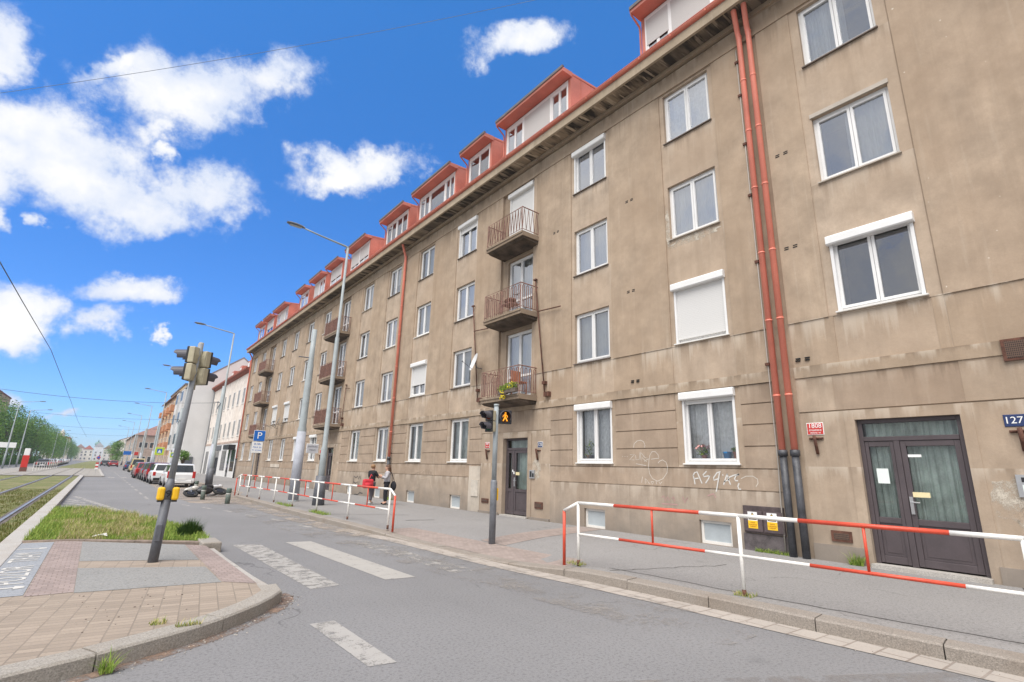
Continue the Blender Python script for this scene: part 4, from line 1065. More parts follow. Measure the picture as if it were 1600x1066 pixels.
tag(grass('verge_grass', 9500, vs(False), .10, .15, M_BLADE, .007, 2, 1.1), 'dry yellowish verge grass on the traffic island', 'grass', kind='stuff')
tag(grass('verge_grass_green', 7500, vs(True), .10, .145, M_BLADEG, .008, 3, .8), 'fresh green verge grass on the island edges', 'grass', kind='stuff')
def tuft(x, y, r): 
    def f(q):
        a = q.random()*6.28; d = r*math.sqrt(q.random()); return x+d*math.cos(a), y+d*math.sin(a), 1.35-.8*d/r
    return f
tag(grass('grass_tuft', 1500, tuft(1.80, 13.25, .24), .10, .29, M_BLADED, .008, 5, .9), 'dark green grass tuft at the right corner of the island verge', 'plant')
o = thing('litter', 'scrap of white paper lying in the dry verge grass', 'litter', (.27, 13.42, .17)); mb = MB(); mb.poly([(-.13, -.05, 0), (.02, -.07, .03), (.14, -.03, .0), (.12, .06, .05), (-.04, .08, .02)]); mb.build('paper', M_SIGNW, o)
# track bed
sheet('track_turf', [(-9.5, 13.45), (-1.12, 13.45), (-1.12, 62.5), (-9.5, 62.5)], .085, M_TURF)
sheet('crossing_grit', [(-9.5, 4.6), (-1.12, 4.6), (-1.12, 13.4), (-9.5, 13.4)], .075, M_GRAVELP)
mb = MB(); mb.box(-9.5, -1.13, 13.30, 13.46, -.02, .125); struct(mb.build('track_board', mat('timber_board', (.17, .115, .07), .9, vary=.3, scale=9)))
mb = MB()
for x in (-1.64, -3.08, -5.0, -6.44):
    mb.box(x-.035, x+.035, 13.46, 118, .02, .115); mb.mi = 1
    mb.box(x-.13, x-.04, 13.46, 62, .02, .088); mb.box(x+.04, x+.13, 13.46, 62, .02, .088); mb.mi = 0
struct(mb.build('tram_rails', [M_RAILS, mat('rail_flangeway', (.12, .10, .085), .9, vary=.3)]))
def ts(q):
    x = -3.0-6*q.random()**2 if q.random() < .35 else -1.14-1.9*q.random(); y = 13.5+22*q.random()**1.7
    if min(abs(x+1.64), abs(x+3.08)) < .14: return None
    return x, y, .8+.4*clump(x, y)
tag(grass('track_grass', 9000, ts, .085, .085, blades('track_blades', [(.085,.12,.02), (.14,.16,.035), (.20,.19,.06), (.25,.22,.10)]), .009, 9), 'short patchy grass between the tram rails', 'grass', kind='stuff')
sheet('tram_stop_paving', [(-9.5, 62.5), (.72, 64), (.62, 75), (.45, 110), (-9.5, 118)], .115, M_PLATF)
kerb_run('stop_kerb', [(-.8,63.4,.13),(.75,63.9,.13),(.66,75,.13),(.5,110,.13)], .25, M_CONC, 1.5, side=-1)
sheet('median_turf', [(-5.4, 118), (.2, 112), (.2, 700), (-5.4, 700)], .07, M_TURF)
# painted markings
def mark(name, polys, m=M_PAINT, z=.004):
    mb = MB()
    for p in polys: mb.poly([(x, y, z) for x, y in p])
    return struct(mb.build(name, m))
mark('zebra_stripe', [[(3.50, 12.2), (4.02, 12.12), (4.18, 7.55), (3.70, 7.6)]], M_PAINTG)
mark('zebra_stripe', [[(2.48, 12.3), (2.98, 12.1), (3.0, 7.6), (2.58, 7.55)]], M_PAINT)
mark('zebra_stripe', [[(4.66, 11.95), (5.12, 11.75), (5.30, 7.5), (4.86, 7.5)]], M_PAINT2)
mark('zebra_stripe', [[(2.07, 5.97), (2.33, 5.96), (2.345, 4.46), (2.10, 4.50)]], alpha_noise('road_paint_scuffed', (.37, .352, .328), 5.0, .33, .50))
mark('lane_dash', [[(1.96, 12.9), (2.14, 12.5), (2.2, 12.0), (2.12, 12.1)]], M_PAINT)
hl = [(-.52, 30.6), (.98, 21.0), (1.56, 18.9), (2.02, 16.2), (2.22, 14.2)]
mark('hatching', [[(a[0]-.09, a[1]), (a[0]+.09, a[1]+.2), (b[0]+.09, b[1]+.2), (b[0]-.09, b[1])] for a, b in zip(hl, hl[1:])] +
     [[(-.75, y), (max(-.7, -.52+(30.6-y-.9)*.156), y-1.4), (max(-.7, -.52+(30.6-y-.4)*.156), y-.9), (-.75, y+.5)] for y in (28.6, 27.2, 25.8, 24.4, 23.2)], M_PAINT)
dl = [(2.90,24.4),(3.38,22.7),(3.80,21.0),(4.10,19.1),(4.50,17.4),(4.72,15.4)]
mark('lane_dash', [[(a[0]-.06, a[1]), (a[0]+.07, a[1]+.1), (a[0]+.21, a[1]-.7), (a[0]+.08, a[1]-.8)] for a in dl], M_PAINT)
mark('lane_dash', [[(2.0-.06, y), (2.0+.06, y), (2.0+.06, y+2.2), (2.0-.06, y+2.2)] for y in [28+4.0*k for k in range(16)]], M_PAINT)
mark('zebra_stripe', [[(x, 61), (x+.5, 61), (x+.5, 64.5), (x, 64.5)] for x in (1.0, 2.0, 3.0, 4.0)], M_PAINT)
mark('bay_line', [[(3.0, 44), (3.12, 44), (3.12, 90), (3.0, 90)], [(2.85, 31.5), (5.9, 31.5), (5.9, 31.62), (2.85, 31.62)], [(3.1, 25.6), (3.6, 25.7), (4.6, 25.3), (3.2, 25.3)]], M_PAINT2)
mark('dusty_bay', [[(3.3, 25.2), (5.46, 23.4), (5.5, 28.6), (6.15, 31), (6.2, 46), (3.2, 46), (3.0, 32)]], alpha_noise('bay_dust', (.36, .30, .245), .8, .34, .60), .0045)
mark('road_patch', [[(2.1, 4.0), (6.3, 1.5), (6.3, -8), (-3, -8), (-3, 3.8), (0, 5.0)]], alpha_noise('road_light_patch', (.27, .245, .225), .45, .46, .66), .0035)
# dirt lying along the nose of the island
mb = MB()
for a, b in zip(ISL[3:], ISL[4:]):
    A, Bv = Vector(a[:2]), Vector(b[:2]); d = (Bv-A).normalized(); n = Vector((d.y, -d.x)); w = .14
    mb.poly([(A.x, A.y, .005), (A.x+n.x*w, A.y+n.y*w, .005), (Bv.x+n.x*w, Bv.y+n.y*w, .005), (Bv.x, Bv.y, .005)])
struct(mb.build('kerb_dirt', M_DIRT))
mb = MB(); q = random.Random(21)
for k in range(420):
    if q.random() < .5: 
        i = q.randrange(3, len(ISL)-1); t = q.random(); x = ISL[i][0]+(ISL[i+1][0]-ISL[i][0])*t + .02+.22*q.random()**2; y = ISL[i][1]+(ISL[i+1][1]-ISL[i][1])*t - .02-.18*q.random()**2; z = .003
    elif q.random() < .6: x = -.7+2.4*q.random(); y = 5.9+3.2*q.random(); z = zi+.002; 
    else: y = 1+26*q.random(); x = kl(y)[0]-.05-.5*q.random()**2; z = .008
    if z > .1 and not (x < 1.5): continue
    if z > .1 and y < 5.9+max(0, x)*.75: continue
    s = .004+.010*q.random()**2; mb.mi = q.randrange(2); mb.ball((x, y, z), (s, s*.8, s*.5), 5, 3)
tag(mb.build('road_grit', [mat('grit_pale', (.42, .38, .33), .9), mat('grit_dark', (.12, .09, .07), .9)]), 'small stones and grit lying along the island kerb', 'grit', kind='stuff')
# weeds in joints
def weed(x, y, z, r, h, n, label, seed, m=M_BLADEG):
    tag(grass('weed', n, (lambda q: (x+(q.random()-.5)*2*r[0], y+(q.random()-.5)*2*r[1], .6+.6*q.random())), z, h, m, .006, seed, 1.3), label, 'plant')
weed(10.95, 5.15, .165, (.07, .36), .08, 260, 'weeds at the wall under the dark electrical box', 31)
weed(10.93, 3.68, .165, (.05, .10), .20, 130, 'small green weed below the vent grate left of the glazed door', 32)
weed(6.64, 6.46, .14, (.10, .16), .05, 120, 'low weeds at the foot of the near railing end', 33, M_BLADE)
weed(6.93, 3.69, .14, (.10, .12), .05, 110, 'low weeds at the foot of the white near railing post', 34, M_BLADE)
weed(5.9, 17.3, .14, (.14, .7), .10, 330, 'weeds on the kerb under the middle of the far railing', 35)
weed(5.85, 21.2, .14, (.12, .9), .10, 300, 'weeds on the kerb beside the thick tram pole', 36)
weed(.34, 5.53, .01, (.04, .05), .13, 60, 'single weed growing from the kerb joint at the island nose', 37)
weed(.72, 6.28, zi, (.07, .05), .05, 50, 'tiny weed between the tan blocks behind the island kerb', 38, M_BLADE)
weed(.95, 6.05, zi, (.10, .03), .06, 70, 'tiny weed along the inner edge of the curved island kerb', 39, M_BLADE)
weed(10.9, 22.8, .165, (.08, .3), .14, 160, 'weeds at the foot of the single red downpipe', 40)

# ------------------------------------------------------------------ street furniture
def stripes(mb, pts, r, cuts, n=10):
    """tube painted in alternating white (0) and red (1) lengths"""
    p0, p1 = Vector(pts[0]), Vector(pts[1]); c = 0
    for a, b in zip(cuts, cuts[1:]):
        mb.mi = c; mb.tube([p0.lerp(p1, a), p0.lerp(p1, b)], r, n); c = 1-c
def railing(label, P, zs, htop, hlow, nose, group=None, flip=0, r=.027):
    """P: post positions (x, y) from the nose end"""
    o = thing('pedestrian_railing', label, 'railing', (P[0][0], P[0][1], zs)); off = Vector((P[0][0], P[0][1], zs))
    for (x, y) in P:
        mb = MB(); mb.tube([(x, y, zs-.05), (x, y, zs+htop-.01)], r*.95, 10); mb.mi = 1; mb.tube([(x, y, zs-.02), (x, y, zs+.08)], r*1.0, 10)
        mb.build('post', [M_WHITEP, M_RUST], o, off, smooth=True)
    top = MB(); low = MB()
    for (a, b) in zip(P, P[1:]):
        L = [0, .27, .80, 1.0]
        stripes(top, [(a[0], a[1], zs+htop), (b[0], b[1], zs+htop)], r, L); stripes(low, [(a[0], a[1], zs+hlow), (b[0], b[1], zs+hlow)], r*.8, [0, .30, .82, 1.0])
        m = MB(); t = .52; x, y = a[0]+(b[0]-a[0])*t, a[1]+(b[1]-a[1])*t
        m.tube([(x, y, zs+hlow), (x, y, zs+htop)], r*.62, 8); m.build('middle_bar', M_REDP, o, off, smooth=True)
    top.build('top_rail', [M_WHITEP, M_REDP], o, off, smooth=True); low.build('lower_rail', [M_WHITEP, M_REDP], o, off, smooth=True)
    for (ax, ay), (nx, ny) in nose:
        mb = MB(); mb.tube([(ax, ay, zs+htop), (nx, ny, zs+htop-.15)], r, 10); mb.mi = 1; mb.tube([(nx, ny, zs+htop-.15), (nx+(nx-ax)*.0, ny, zs-.05)], r, 10)
        mb.build('end_post', [M_WHITEP, M_REDP], o, off, smooth=True)
    return o
railing('nearest red and white tube railing at the kerb in front of the glazed violet door', [(6.645, 6.42), (6.92, 3.69), (7.19, .95), (7.42, -1.8)], .135, 1.0, .49, [((6.645, 6.42), (6.60, 6.72))])
railing('far red and white tube railing along the kerb by the two pedestrians', [(6.05, 12.55), (5.98, 15.1), (5.92, 17.7), (5.92, 20.4), (5.90, 22.9), (5.80, 24.9), (5.68, 26.7), (5.60, 28.2)], .14, .96, .45,
        [((6.05, 12.55), (6.03, 12.22)), ((5.60, 28.2), (5.55, 28.75))])

def visor(mb, c, d, r, L, n=14):
    """hood over a lens: c centre, d horizontal direction"""
    d = Vector(d).normalized(); s = Vector((-d.y, d.x, 0)); up = Vector((0, 0, 1)); c = Vector(c)
    def ringp(t, rr, k):
        a = R(-38) + (math.pi+2*R(38))*k/n
        cut = L if k in range(3, n-2) else L*.72
        return c + d*min(t, cut) + s*math.cos(a)*rr + up*math.sin(a)*rr
    for k in range(n):
        mb.poly([ringp(0, r, k), ringp(0, r, k+1), ringp(L, r*.94, k+1), ringp(L, r*.94, k)])
        mb.poly([ringp(0, r*.93, k), ringp(0, r*.93, k+1), ringp(L, r*.87, k+1), ringp(L, r*.87, k)])
        mb.poly([ringp(L, r*.94, k), ringp(L, r*.94, k+1), ringp(L, r*.87, k+1), ringp(L, r*.87, k)])
def disc(mb, c, d, r, n=18, bulge=.02):
    d = Vector(d).normalized(); s = Vector((-d.y, d.x, 0)); up = Vector((0, 0, 1)); c = Vector(c)
    P = [c + s*math.cos(2*math.pi*k/n)*r + up*math.sin(2*math.pi*k/n)*r for k in range(n)]
    for k in range(n): mb.poly([P[k], P[(k+1) % n], c + d*bulge])
def obox(mb, c, d, w, dp, h):
    """box centred on c, facing horizontal d: width w, depth dp, height h"""
    d = Vector(d).normalized(); s = Vector((-d.y, d.x, 0)); c = Vector(c)
    P = [c + s*a*w/2 + d*b*dp/2 + Vector((0, 0, e*h/2)) for e in (-1, 1) for a, b in ((-1, -1), (1, -1), (1, 1), (-1, 1))]
    i = [mb._a(p) for p in P]
    for q in ((0,3,2,1),(4,5,6,7),(0,1,5,4),(1,2,6,5),(2,3,7,6),(3,0,4,7)): mb.f.append([i[k] for k in q]); mb.m.append(mb.mi)
def signal_head(parent, c, d, lenses, w=.30, dp=.16, cell=.34, lit_i=None, back=M_BEIGE, vl=.26, front=M_BLACK):
    """c: centre of the housing; the lenses look along d"""
    d = Vector(d).normalized(); c = Vector(c); n = len(lenses)
    mb = MB()
    for k in range(n):
        z = (n-1)/2*cell - k*cell; obox(mb, c + Vector((0, 0, z)) - d*dp*.12, d, w, dp*.76, cell-.012)
        # dished back with a cross-shaped dent
        cc = c + Vector((0, 0, z)) - d*(dp*.5); s = Vector((-d.y, d.x, 0))
        for a, b in ((-1, -1), (1, -1), (1, 1), (-1, 1)):
            p = [cc + s*a*w*.46 + Vector((0, 0, b*cell*.42)), cc + s*a*w*.10 + Vector((0, 0, b*cell*.42)) , cc + s*a*w*.06 - d*.035, cc + s*a*w*.46 - d*.012]
            mb.poly(p)
    h = mb.build('signal_head', back, parent, bevel=.018)
    f = MB()
    for k in range(n):
        z = (n-1)/2*cell - k*cell; obox(f, c + Vector((0, 0, z)) + d*dp*.36, d, w*1.01, dp*.28, cell-.008)
    f.build('front_panel', front, h, bevel=.012)
    for k, lm in enumerate(lenses):
        z = (n-1)/2*cell - k*cell; p = c + Vector((0, 0, z)) + d*(dp*.505)
        v = MB(); visor(v, p, d, min(w, cell)*.44, vl); v.build('visor', M_VISOR, h, smooth=True)
        l = MB(); disc(l, p + d*.004, d, min(w, cell)*.40); l.build('lens', lm, h, smooth=True)
    return h
M_LRED = mat('lens_red_dark', (.12, .01, .01), .15, bump=0); M_LGRN = mat('lens_green_dark', (.01, .06, .035), .15, bump=0); M_LAMB = mat('lens_amber_dark', (.06, .022, .004), .15, bump=0)
# leaning signal on the island
tl = thing('traffic_light', 'leaning grey traffic light post with yellow push boxes on the island', 'traffic light', (.93, 9.97, zi+.004))
mb = MB(); mb.tube([(0, 0, -.05), (.012, .004, .35), (.028, .012, .92)], [.070, .068, .065], 16); mb.tube([(.028, .012, .92), (.032, .014, 1.02), (.036, .016, 1.10), (.042, .018, 1.24)], [.065, .074, .074, .048], 16)
ft = mb.build('lower_post', M_GREYD, tl, smooth=True)
mb = MB(); mb.box(-.045, .035, -.082, -.058, .30, .55); mb.build('inspection_flap', M_GREYD, ft, bevel=.01)
mb = MB(); mb.tube([(.040, .018, 1.16), (.105, .045, 3.50)], [.047, .040], 16); mb.build('upper_post', M_GREYM, tl, smooth=True)
mb = MB(); mb.tube([(.105, .045, 2.70), (.115, .05, 3.52)], .037, 12); mb.build('post_cap', mat('post_top_ochre', (.27, .25, .19), .6, vary=.3, scale=8), tl, smooth=True)
for s, x in ((-1, -.062), (1, .132)):
    mb = MB(); mb.box(x-.05, x+.05, -.07, .06, .91, 1.11); bx = mb.build('push_box', M_YEL, tl, bevel=.03)
    mb = MB(); mb.box(x-.035, x+.035, -.05, .04, .885, .909); mb.build('push_button', M_BLACK, bx)
lettering('9', .15, M_DARK, tl, (.034, -.0655, 1.005), (R(90), 0, 0), (1.2, 1, 1), ext=.004)
signal_head(tl, (.035, .03, 3.13), (-.80, .60, 0), [M_LRED, M_LGRN], w=.235, dp=.14, cell=.295, vl=.225)
signal_head(tl, (.195, .11, 3.09), (.78, .62, 0), [M_LRED, M_LGRN], w=.235, dp=.14, cell=.295, vl=.215)
# amber walking-man signal on the pavement
pl = thing('traffic_light', 'slim grey signal post with a lit amber walking figure on the pavement', 'traffic light', (7.08, 9.47, .13))
mb = MB(); mb.tube([(0, 0, -.05), (0, 0, 1.26), (0, 0, 1.30)], [.074, .074, .06], 14); ft = mb.build('lower_post', mat('signal_post_lower', (.175, .185, .205), .5, vary=.2, scale=5), pl, smooth=True)
mb = MB(); mb.box(.068, .095, -.05, .04, .86, 1.12); mb.build('yellow_marker', M_YEL, ft)
mb = MB(); mb.tube([(0, 0, 1.26), (0, 0, 2.97)], .056, 14); mb.build('upper_post', mat('signal_post_upper', (.30, .335, .35), .5, vary=.12, scale=5), pl, smooth=True)
signal_head(pl, (-.155, .0, 2.61), (-.985, -.17, 0), [M_LRED, M_LGRN], w=.23, dp=.13, cell=.25, vl=.22)
hd = signal_head(pl, (.215, -.03, 2.73), (-.42, -.91, 0), [M_LAMB], w=.33, dp=.15, cell=.33, vl=.13)
d = Vector((-.42, -.91, 0)).normalized(); s = Vector((-d.y, d.x, 0)); c0 = Vector((.215, -.03, 2.73)) + d*.112
mb = MB()
def fp(u, v): return c0 + s*u + Vector((0, 0, v))
def limb(a, b, w0, w1):
    A, Bv = Vector(a), Vector(b); t = (Bv-A).normalized(); n = Vector((-t.y, t.x))
    mb.poly([fp(A.x+n.x*w0, A.y+n.y*w0), fp(A.x-n.x*w0, A.y-n.y*w0), fp(Bv.x-n.x*w1, Bv.y-n.y*w1), fp(Bv.x+n.x*w1, Bv.y+n.y*w1)])
for k in range(10):
    a0, a1 = 2*math.pi*k/10, 2*math.pi*(k+1)/10; mb.poly([fp(.005, .088), fp(.005+.022*math.cos(a0), .088+.022*math.sin(a0)), fp(.005+.022*math.cos(a1), .088+.022*math.sin(a1))])
limb((0, .064), (0, -.01), .024, .018); limb((0, .06), (.052, .02), .010, .009); limb((.052, .02), (.046, -.012), .009, .008); limb((0, .06), (-.05, .025), .010, .009); limb((-.05, .025), (-.055, -.01), .009, .008)
limb((.004, -.005), (.05, -.10), .015, .012); limb((-.004, -.005), (-.052, -.10), .015, .012)
mb.build('walking_figure', M_LITA, hd)
mb = MB()
mb.tube([(0, 0, 2.97), (0, 0, 3.02)], .062, 12); mb.build('post_cap', M_GALVB, pl, smooth=True)

def street_lamp(label, x, y, zg, H, arm, rise=.32, group='street lamps along the road', ang=0.0, r0=.125, dark=1.1):
    o = thing('street_lamp', label, 'street lamp', (x, y, zg), ang, group)
    mb = MB(); mb.tube([(0, 0, -.05), (0, 0, H*.2), (0, 0, H*.2+.06), (0, 0, H*.62), (0, 0, H*.62+.06), (0, 0, H)], [r0, r0, r0*.78, r0*.70, r0*.5, r0*.42], 12); mb.build('pole', M_GALVB, o, smooth=True)
    if dark:
        mb = MB(); mb.tube([(0, 0, -.05), (0, 0, dark)], [r0*1.9, r0*1.55], 12); mb.build('pole_foot', M_GREYD, o, smooth=True)
    mb = MB(); mb.tube([(0, 0, H-.05), (0, 0, H+.02), (-.12, 0, H+.06), (-arm*.62, 0, H+rise*.62), (-arm, 0, H+rise)], [r0*.42, r0*.42, .045, .036, .030], 8); mb.build('arm', M_GALVB, o, smooth=True)
    mb = MB(); L = .72; n = 6
    prof = [(0, .045, .05), (.12, .09, .075), (.35, .135, .09), (.6, .125, .075), (.72, .07, .04)]
    rows = []
    for (t, wd, ht) in prof:
        cx, cz = -arm+.05-t, H+rise+.03*t/L+.01
        rows.append([mb._a((cx, wd*math.cos(a), cz+ht*math.sin(a)*(1 if math.sin(a) > 0 else .45))) for a in [2*math.pi*k/12 for k in range(12)]])
    for a, b in zip(rows, rows[1:]):
        for k in range(12): mb.f.append([a[k], a[(k+1) % 12], b[(k+1) % 12], b[k]]); mb.m.append(0)
    mb.f.append(rows[0]); mb.m.append(0); mb.f.append(rows[-1][::-1]); mb.m.append(0)
    h = mb.build('lamp_head', M_LAMPH, o, smooth=True)
    mb = MB(); mb.poly([(-arm-.08, -.10, H+rise-.034), (-arm-.55, -.10, H+rise-.02), (-arm-.55, .10, H+rise-.02), (-arm-.08, .10, H+rise-.034)]); mb.build('lamp_glass', M_FROST, h)
    return o
l0 = street_lamp('tall street lamp right of the thick tram pole, arm across the roofline', 6.98, 20.73, .15, 10.85, 1.95)
LX = [(6.28, 41.5, 'second street lamp, before the pale pink house'), (6.1, 63, 'third street lamp beside the pink house, behind the parked cars'), (5.9, 86, 'street lamp in front of the grey gable'),
      (5.8, 110, 'street lamp before the orange house'), (5.7, 136, 'street lamp beyond the orange house'), (5.6, 162, 'distant street lamp before the pale brown corner house'), (5.5, 190, 'most distant street lamp on the right pavement')]
for x, y, lb in LX: dup(l0, (x, y, .15), None, lb)
ll0 = street_lamp('nearest tall lamp post at the left edge of the photo', -10.6, 104, .05, 9.5, 2.2, group='street lamps across the tracks', ang=R(180), dark=None)
for x, y, lb in ((-10.7, 121, 'second lamp post from the left, before the trees'), (-10.9, 205, 'lamp post at the middle of the tree row'), (-11, 270, 'most distant lamp post by the trees')): dup(ll0, (x, y, .05), None, lb)

def tram_pole(label, x, y, zg, H, r0=.235, lit_band=True, group='tram wire poles'):
    o = thing('tram_pole', label, 'pole', (x, y, zg), 0, group)
    mb = MB(); mb.tube([(0, 0, -.05), (0, 0, .02), (0, 0, H*.40), (0, 0, H*.40+.10), (0, 0, H*.78), (0, 0, H*.78+.08), (0, 0, H)], [r0*1.05, r0*.90, r0*.78, r0*.66, r0*.60, r0*.5, r0*.45], 16); mb.build('pole', M_GALVB, o, smooth=True)
    mb = MB(); mb.tube([(0, 0, .05), (0, 0, H*.385)], [r0*.915, r0*.80], 16); mb.build('painted_base', mat('pole_base_lilac', (.36, .375, .42), .6, vary=.12, scale=4), o, smooth=True)
    mb = MB(); mb.tube([(-.55, 0, H-1.35), (.0, 0, H-1.33)], .025, 6); mb.build('wire_bracket', M_GREYD, o)
    return o
tp = tram_pole('thick pale tram pole left of the tall street lamp, behind the far railing', 6.75, 23.22, .15, 7.55)
TX = [(6.95, 46.5, 'tram pole with dark wire clamps before the pink house'), (6.6, 70, 'tram pole beside the van and pink house'), (6.3, 95, 'tram pole at the grey house corner'), (6.2, 122, 'slim tram pole before the orange house'), (6.0, 152, 'most distant tram pole on the right')]
for x, y, lb in TX: dup(tp, (x, y, .15), None, lb)
# overhead wires
def wire(name, label, pts, r, cat='wire', grp=None, m=None):
    mb = MB(); mb.tube(pts, r, 5); return tag(mb.build(name, m or M_WIRE), label, cat, grp)
def sag(a, b, d, n=14):
    a, b = Vector(a), Vector(b); return [a.lerp(b, k/n) - Vector((0, 0, 4*d*(k/n)*(1-k/n))) for k in range(n+1)]
wire('trolley_wire', 'tram contact wire over the grassy track, nearest to the road', [(-2.35, -6, 5.3), (-2.35, 10, 5.5), (-2.35, 18.3, 5.72), (-2.35, 28, 6.02), (-2.2, 46.5, 5.5), (-2.4, 70, 5.5), (-2.4, 122, 5.5)], .011)
wire('trolley_wire', 'tram contact wire over the far left track', [(-5.7, 20, 5.6), (-5.7, 46.5, 5.5), (-5.7, 70, 5.5), (-5.7, 122, 5.5)], .010)
rA, rB = RAYS
wire('span_wire', 'thin span wire crossing the upper sky above the clouds', sag(Vector(CAM) + Vector(rA)*1.0, Vector(CAM) + Vector(rB)*1.0, .12), .0036, m=M_WIREL)
for y, xr, lb in ((46.5, 6.95, 'span wire to the tram pole by the pink house'), (70, 6.6, 'span wire behind the leaning traffic light'), (95, 6.3, 'distant span wire at the grey house'), (122, 6.2, 'most distant span wire over the street')):
    wire('span_wire', lb, sag((xr, y, 6.35), (-9.3, y, 6.3), .55 if y < 60 else .35), .013)
mb = MB()
for y in (46.5, 70):
    for dx in (-.12, .14): mb.tube([(6.9-(y-46.5)*.0145, y-.1, 6.3), (6.9-(y-46.5)*.0145+dx, y-.1, 6.05), (6.9-(y-46.5)*.0145+dx*1.4, y-.1, 5.8)], .028, 6)
tag(mb.build('wire_clamp', M_WIRE), 'dark wire tensioners hanging at the tram poles by the pink house', 'clamp')

def plate_sign(name, label, cat, x, y, zg, H, plates, pole_r=.030, face=(0, -1, 0), poleoff=(0, 0), pole=M_GALV):
    o = thing(name, label, cat, (x, y, zg))
    if H: mb = MB(); mb.tube([(poleoff[0], poleoff[1], -.05), (poleoff[0], poleoff[1], H)], pole_r, 8); mb.build('post', pole, o, smooth=True)
    for (cx, cz, w, h, m, txt, ts, tm) in plates:
        mb = MB(); mb.box(cx-w/2, cx+w/2, -.055, -.035, cz-h/2, cz+h/2); p = mb.build('plate', M_SIGNW, o, bevel=.015)
        mb = MB(); mb.box(cx-w/2+.015, cx+w/2-.015, -.059, -.0555, cz-h/2+.015, cz+h/2-.015); mb.build('plate_face', m, p)
        for (t, tx, tz, tsz) in txt: lettering(t, tsz, tm, p, (tx, -.062, tz), (R(90), 0, 0))
    return o
plate_sign('parking_sign', 'blue parking sign with a white text plate behind the far railing', 'sign', 6.75, 31.5, .15, 3.35,
    [(.12, 3.02, .60, .60, M_SIGNB, [('P', .12, 3.02, .52)], 0, M_SIGNW), (.08, 2.38, .56, .62, M_SIGNW, [('8-18h', .08, 2.56, .15), ('MAX 3h', .08, 2.38, .13), ('P+ ZONA', .08, 2.22, .11)], 0, M_SIGNB)])
plate_sign('information_plate', 'white rectangular plate held on the thick tram pole', 'sign', 7.22, 23.05, .15, 0, [(0, 2.20, .52, .40, mat('plate_greyish', (.52, .52, .55), .5), [('ZASTAVKA', 0, 2.28, .085), ('TRAM', 0, 2.13, .10)], 0, M_GREYD)])
def crossing_sign(label, x, y, zg, H, s=.75):
    o = plate_sign('crossing_sign', label, 'sign', x, y, zg, H, [(0, H-.4, s, s, M_FLUO, [], 0, M_DARK)])
    mb = MB(); mb.box(-s*.27, s*.27, -.064, -.0595, H-.4-s*.27, H-.4+s*.27); mb.build('sign_square', M_SIGNB, o)
    mb = MB(); mb.poly([(-s*.2, -.067, H-.4-s*.2), (s*.2, -.067, H-.4-s*.2), (0, -.067, H-.4+s*.2)]); mb.build('sign_triangle', M_SIGNW, o)
crossing_sign('bright yellow green crossing sign left of the leaning post, before the orange house', 5.35, 72, .15, 3.0, .9)
crossing_sign('small yellow green sign partly behind the leaning traffic light post', 5.6, 60, .15, 2.5, .5)
# bollards
def bollard(label, x, y):
    o = thing('bollard', label, 'bollard', (x, y, 0), 0, 'grey green bollards at the parking bay')
    mb = MB(); mb.tube([(0, 0, -.05), (0, 0, .44)], .095, 14); mb.build('post', mat('bollard_green_grey', (.10, .125, .105), .6, vary=.3, scale=8), o, smooth=True)
    mb = MB(); mb.tube([(0, 0, .36), (0, 0, .42)], .0965, 14); mb.build('band', mat('bollard_band', (.36, .36, .33), .6), o, smooth=True)
    mb = MB(); mb.tube([(0, 0, .44), (0, 0, .47), (0, 0, .60), (0, 0, .62)], [.08, .10, .10, .08], 14); mb.build('cap', mat('bollard_cap', (.085, .115, .095), .6), o, smooth=True)
    return o
b0 = bollard('bollard nearest the far railing end, right of the fallen motorcycle', 4.48, 24.4)
dup(b0, (3.98, 27.3, 0), None, 'bollard standing in front of the fallen motorcycle'); dup(b0, (4.55, 34.0, 0), None, 'bollard behind the fallen motorcycle, beside the white van')

# ------------------------------------------------------------------ things fixed to the facades
def wallplate(name, label, y, z, w, h, m, rim, lines, tm, x=11.02):
    o = thing(name, label, 'sign', (x, y, z))
    mb = MB(); mb.box(-.012, -.002, -w/2, w/2, -h/2, h/2); p = mb.build('plate', rim, o, bevel=.006)
    mb = MB(); mb.box(-.0145, -.0122, -w/2+.012, w/2-.012, -h/2+.012, h/2-.012); mb.build('plate_face', m, p)
    for t, ty, tz, ts in lines: lettering(t, ts, tm, p, (-.017, ty, tz), FACE_STREET)
    return o
wallplate('house_number_plate', 'red enamel plate 1808 beside the paired downpipes', 4.13, 2.61, .31, .24, M_PLATER, M_SIGNW, [('1808', 0, .055, .125), ('STRAŠNICE', 0, -.03, .046), ('PRAHA 10', 0, -.082, .042)], M_SIGNW, 11.03)
wallplate('house_number_plate', 'dark blue enamel plate 127 at the right edge of the photo', 1.19, 2.61, .40, .19, M_PLATEB, M_PLATEB, [('127', .085, 0, .15)], M_SIGNW, 11.03)
wallplate('house_number_plate', 'dark blue plate 125 right of the balcony house door', 12.32, 2.48, .25, .18, M_PLATEB, M_SIGNW, [('125', 0, 0, .13)], M_SIGNW, 11.03)
wallplate('house_number_plate', 'small faded red plate left of the balcony house door', 15.22, 2.52, .28, .22, M_PLATER, M_SIGNW, [('1807', 0, .05, .11), ('PRAHA 10', 0, -.05, .04)], M_SIGNW, 11.03)
wallplate('house_number_plate', 'faded red plate by the far house door behind the street lamp', 33.4, 2.5, .28, .22, M_PLATER, M_SIGNW, [], M_SIGNW, 11.03)
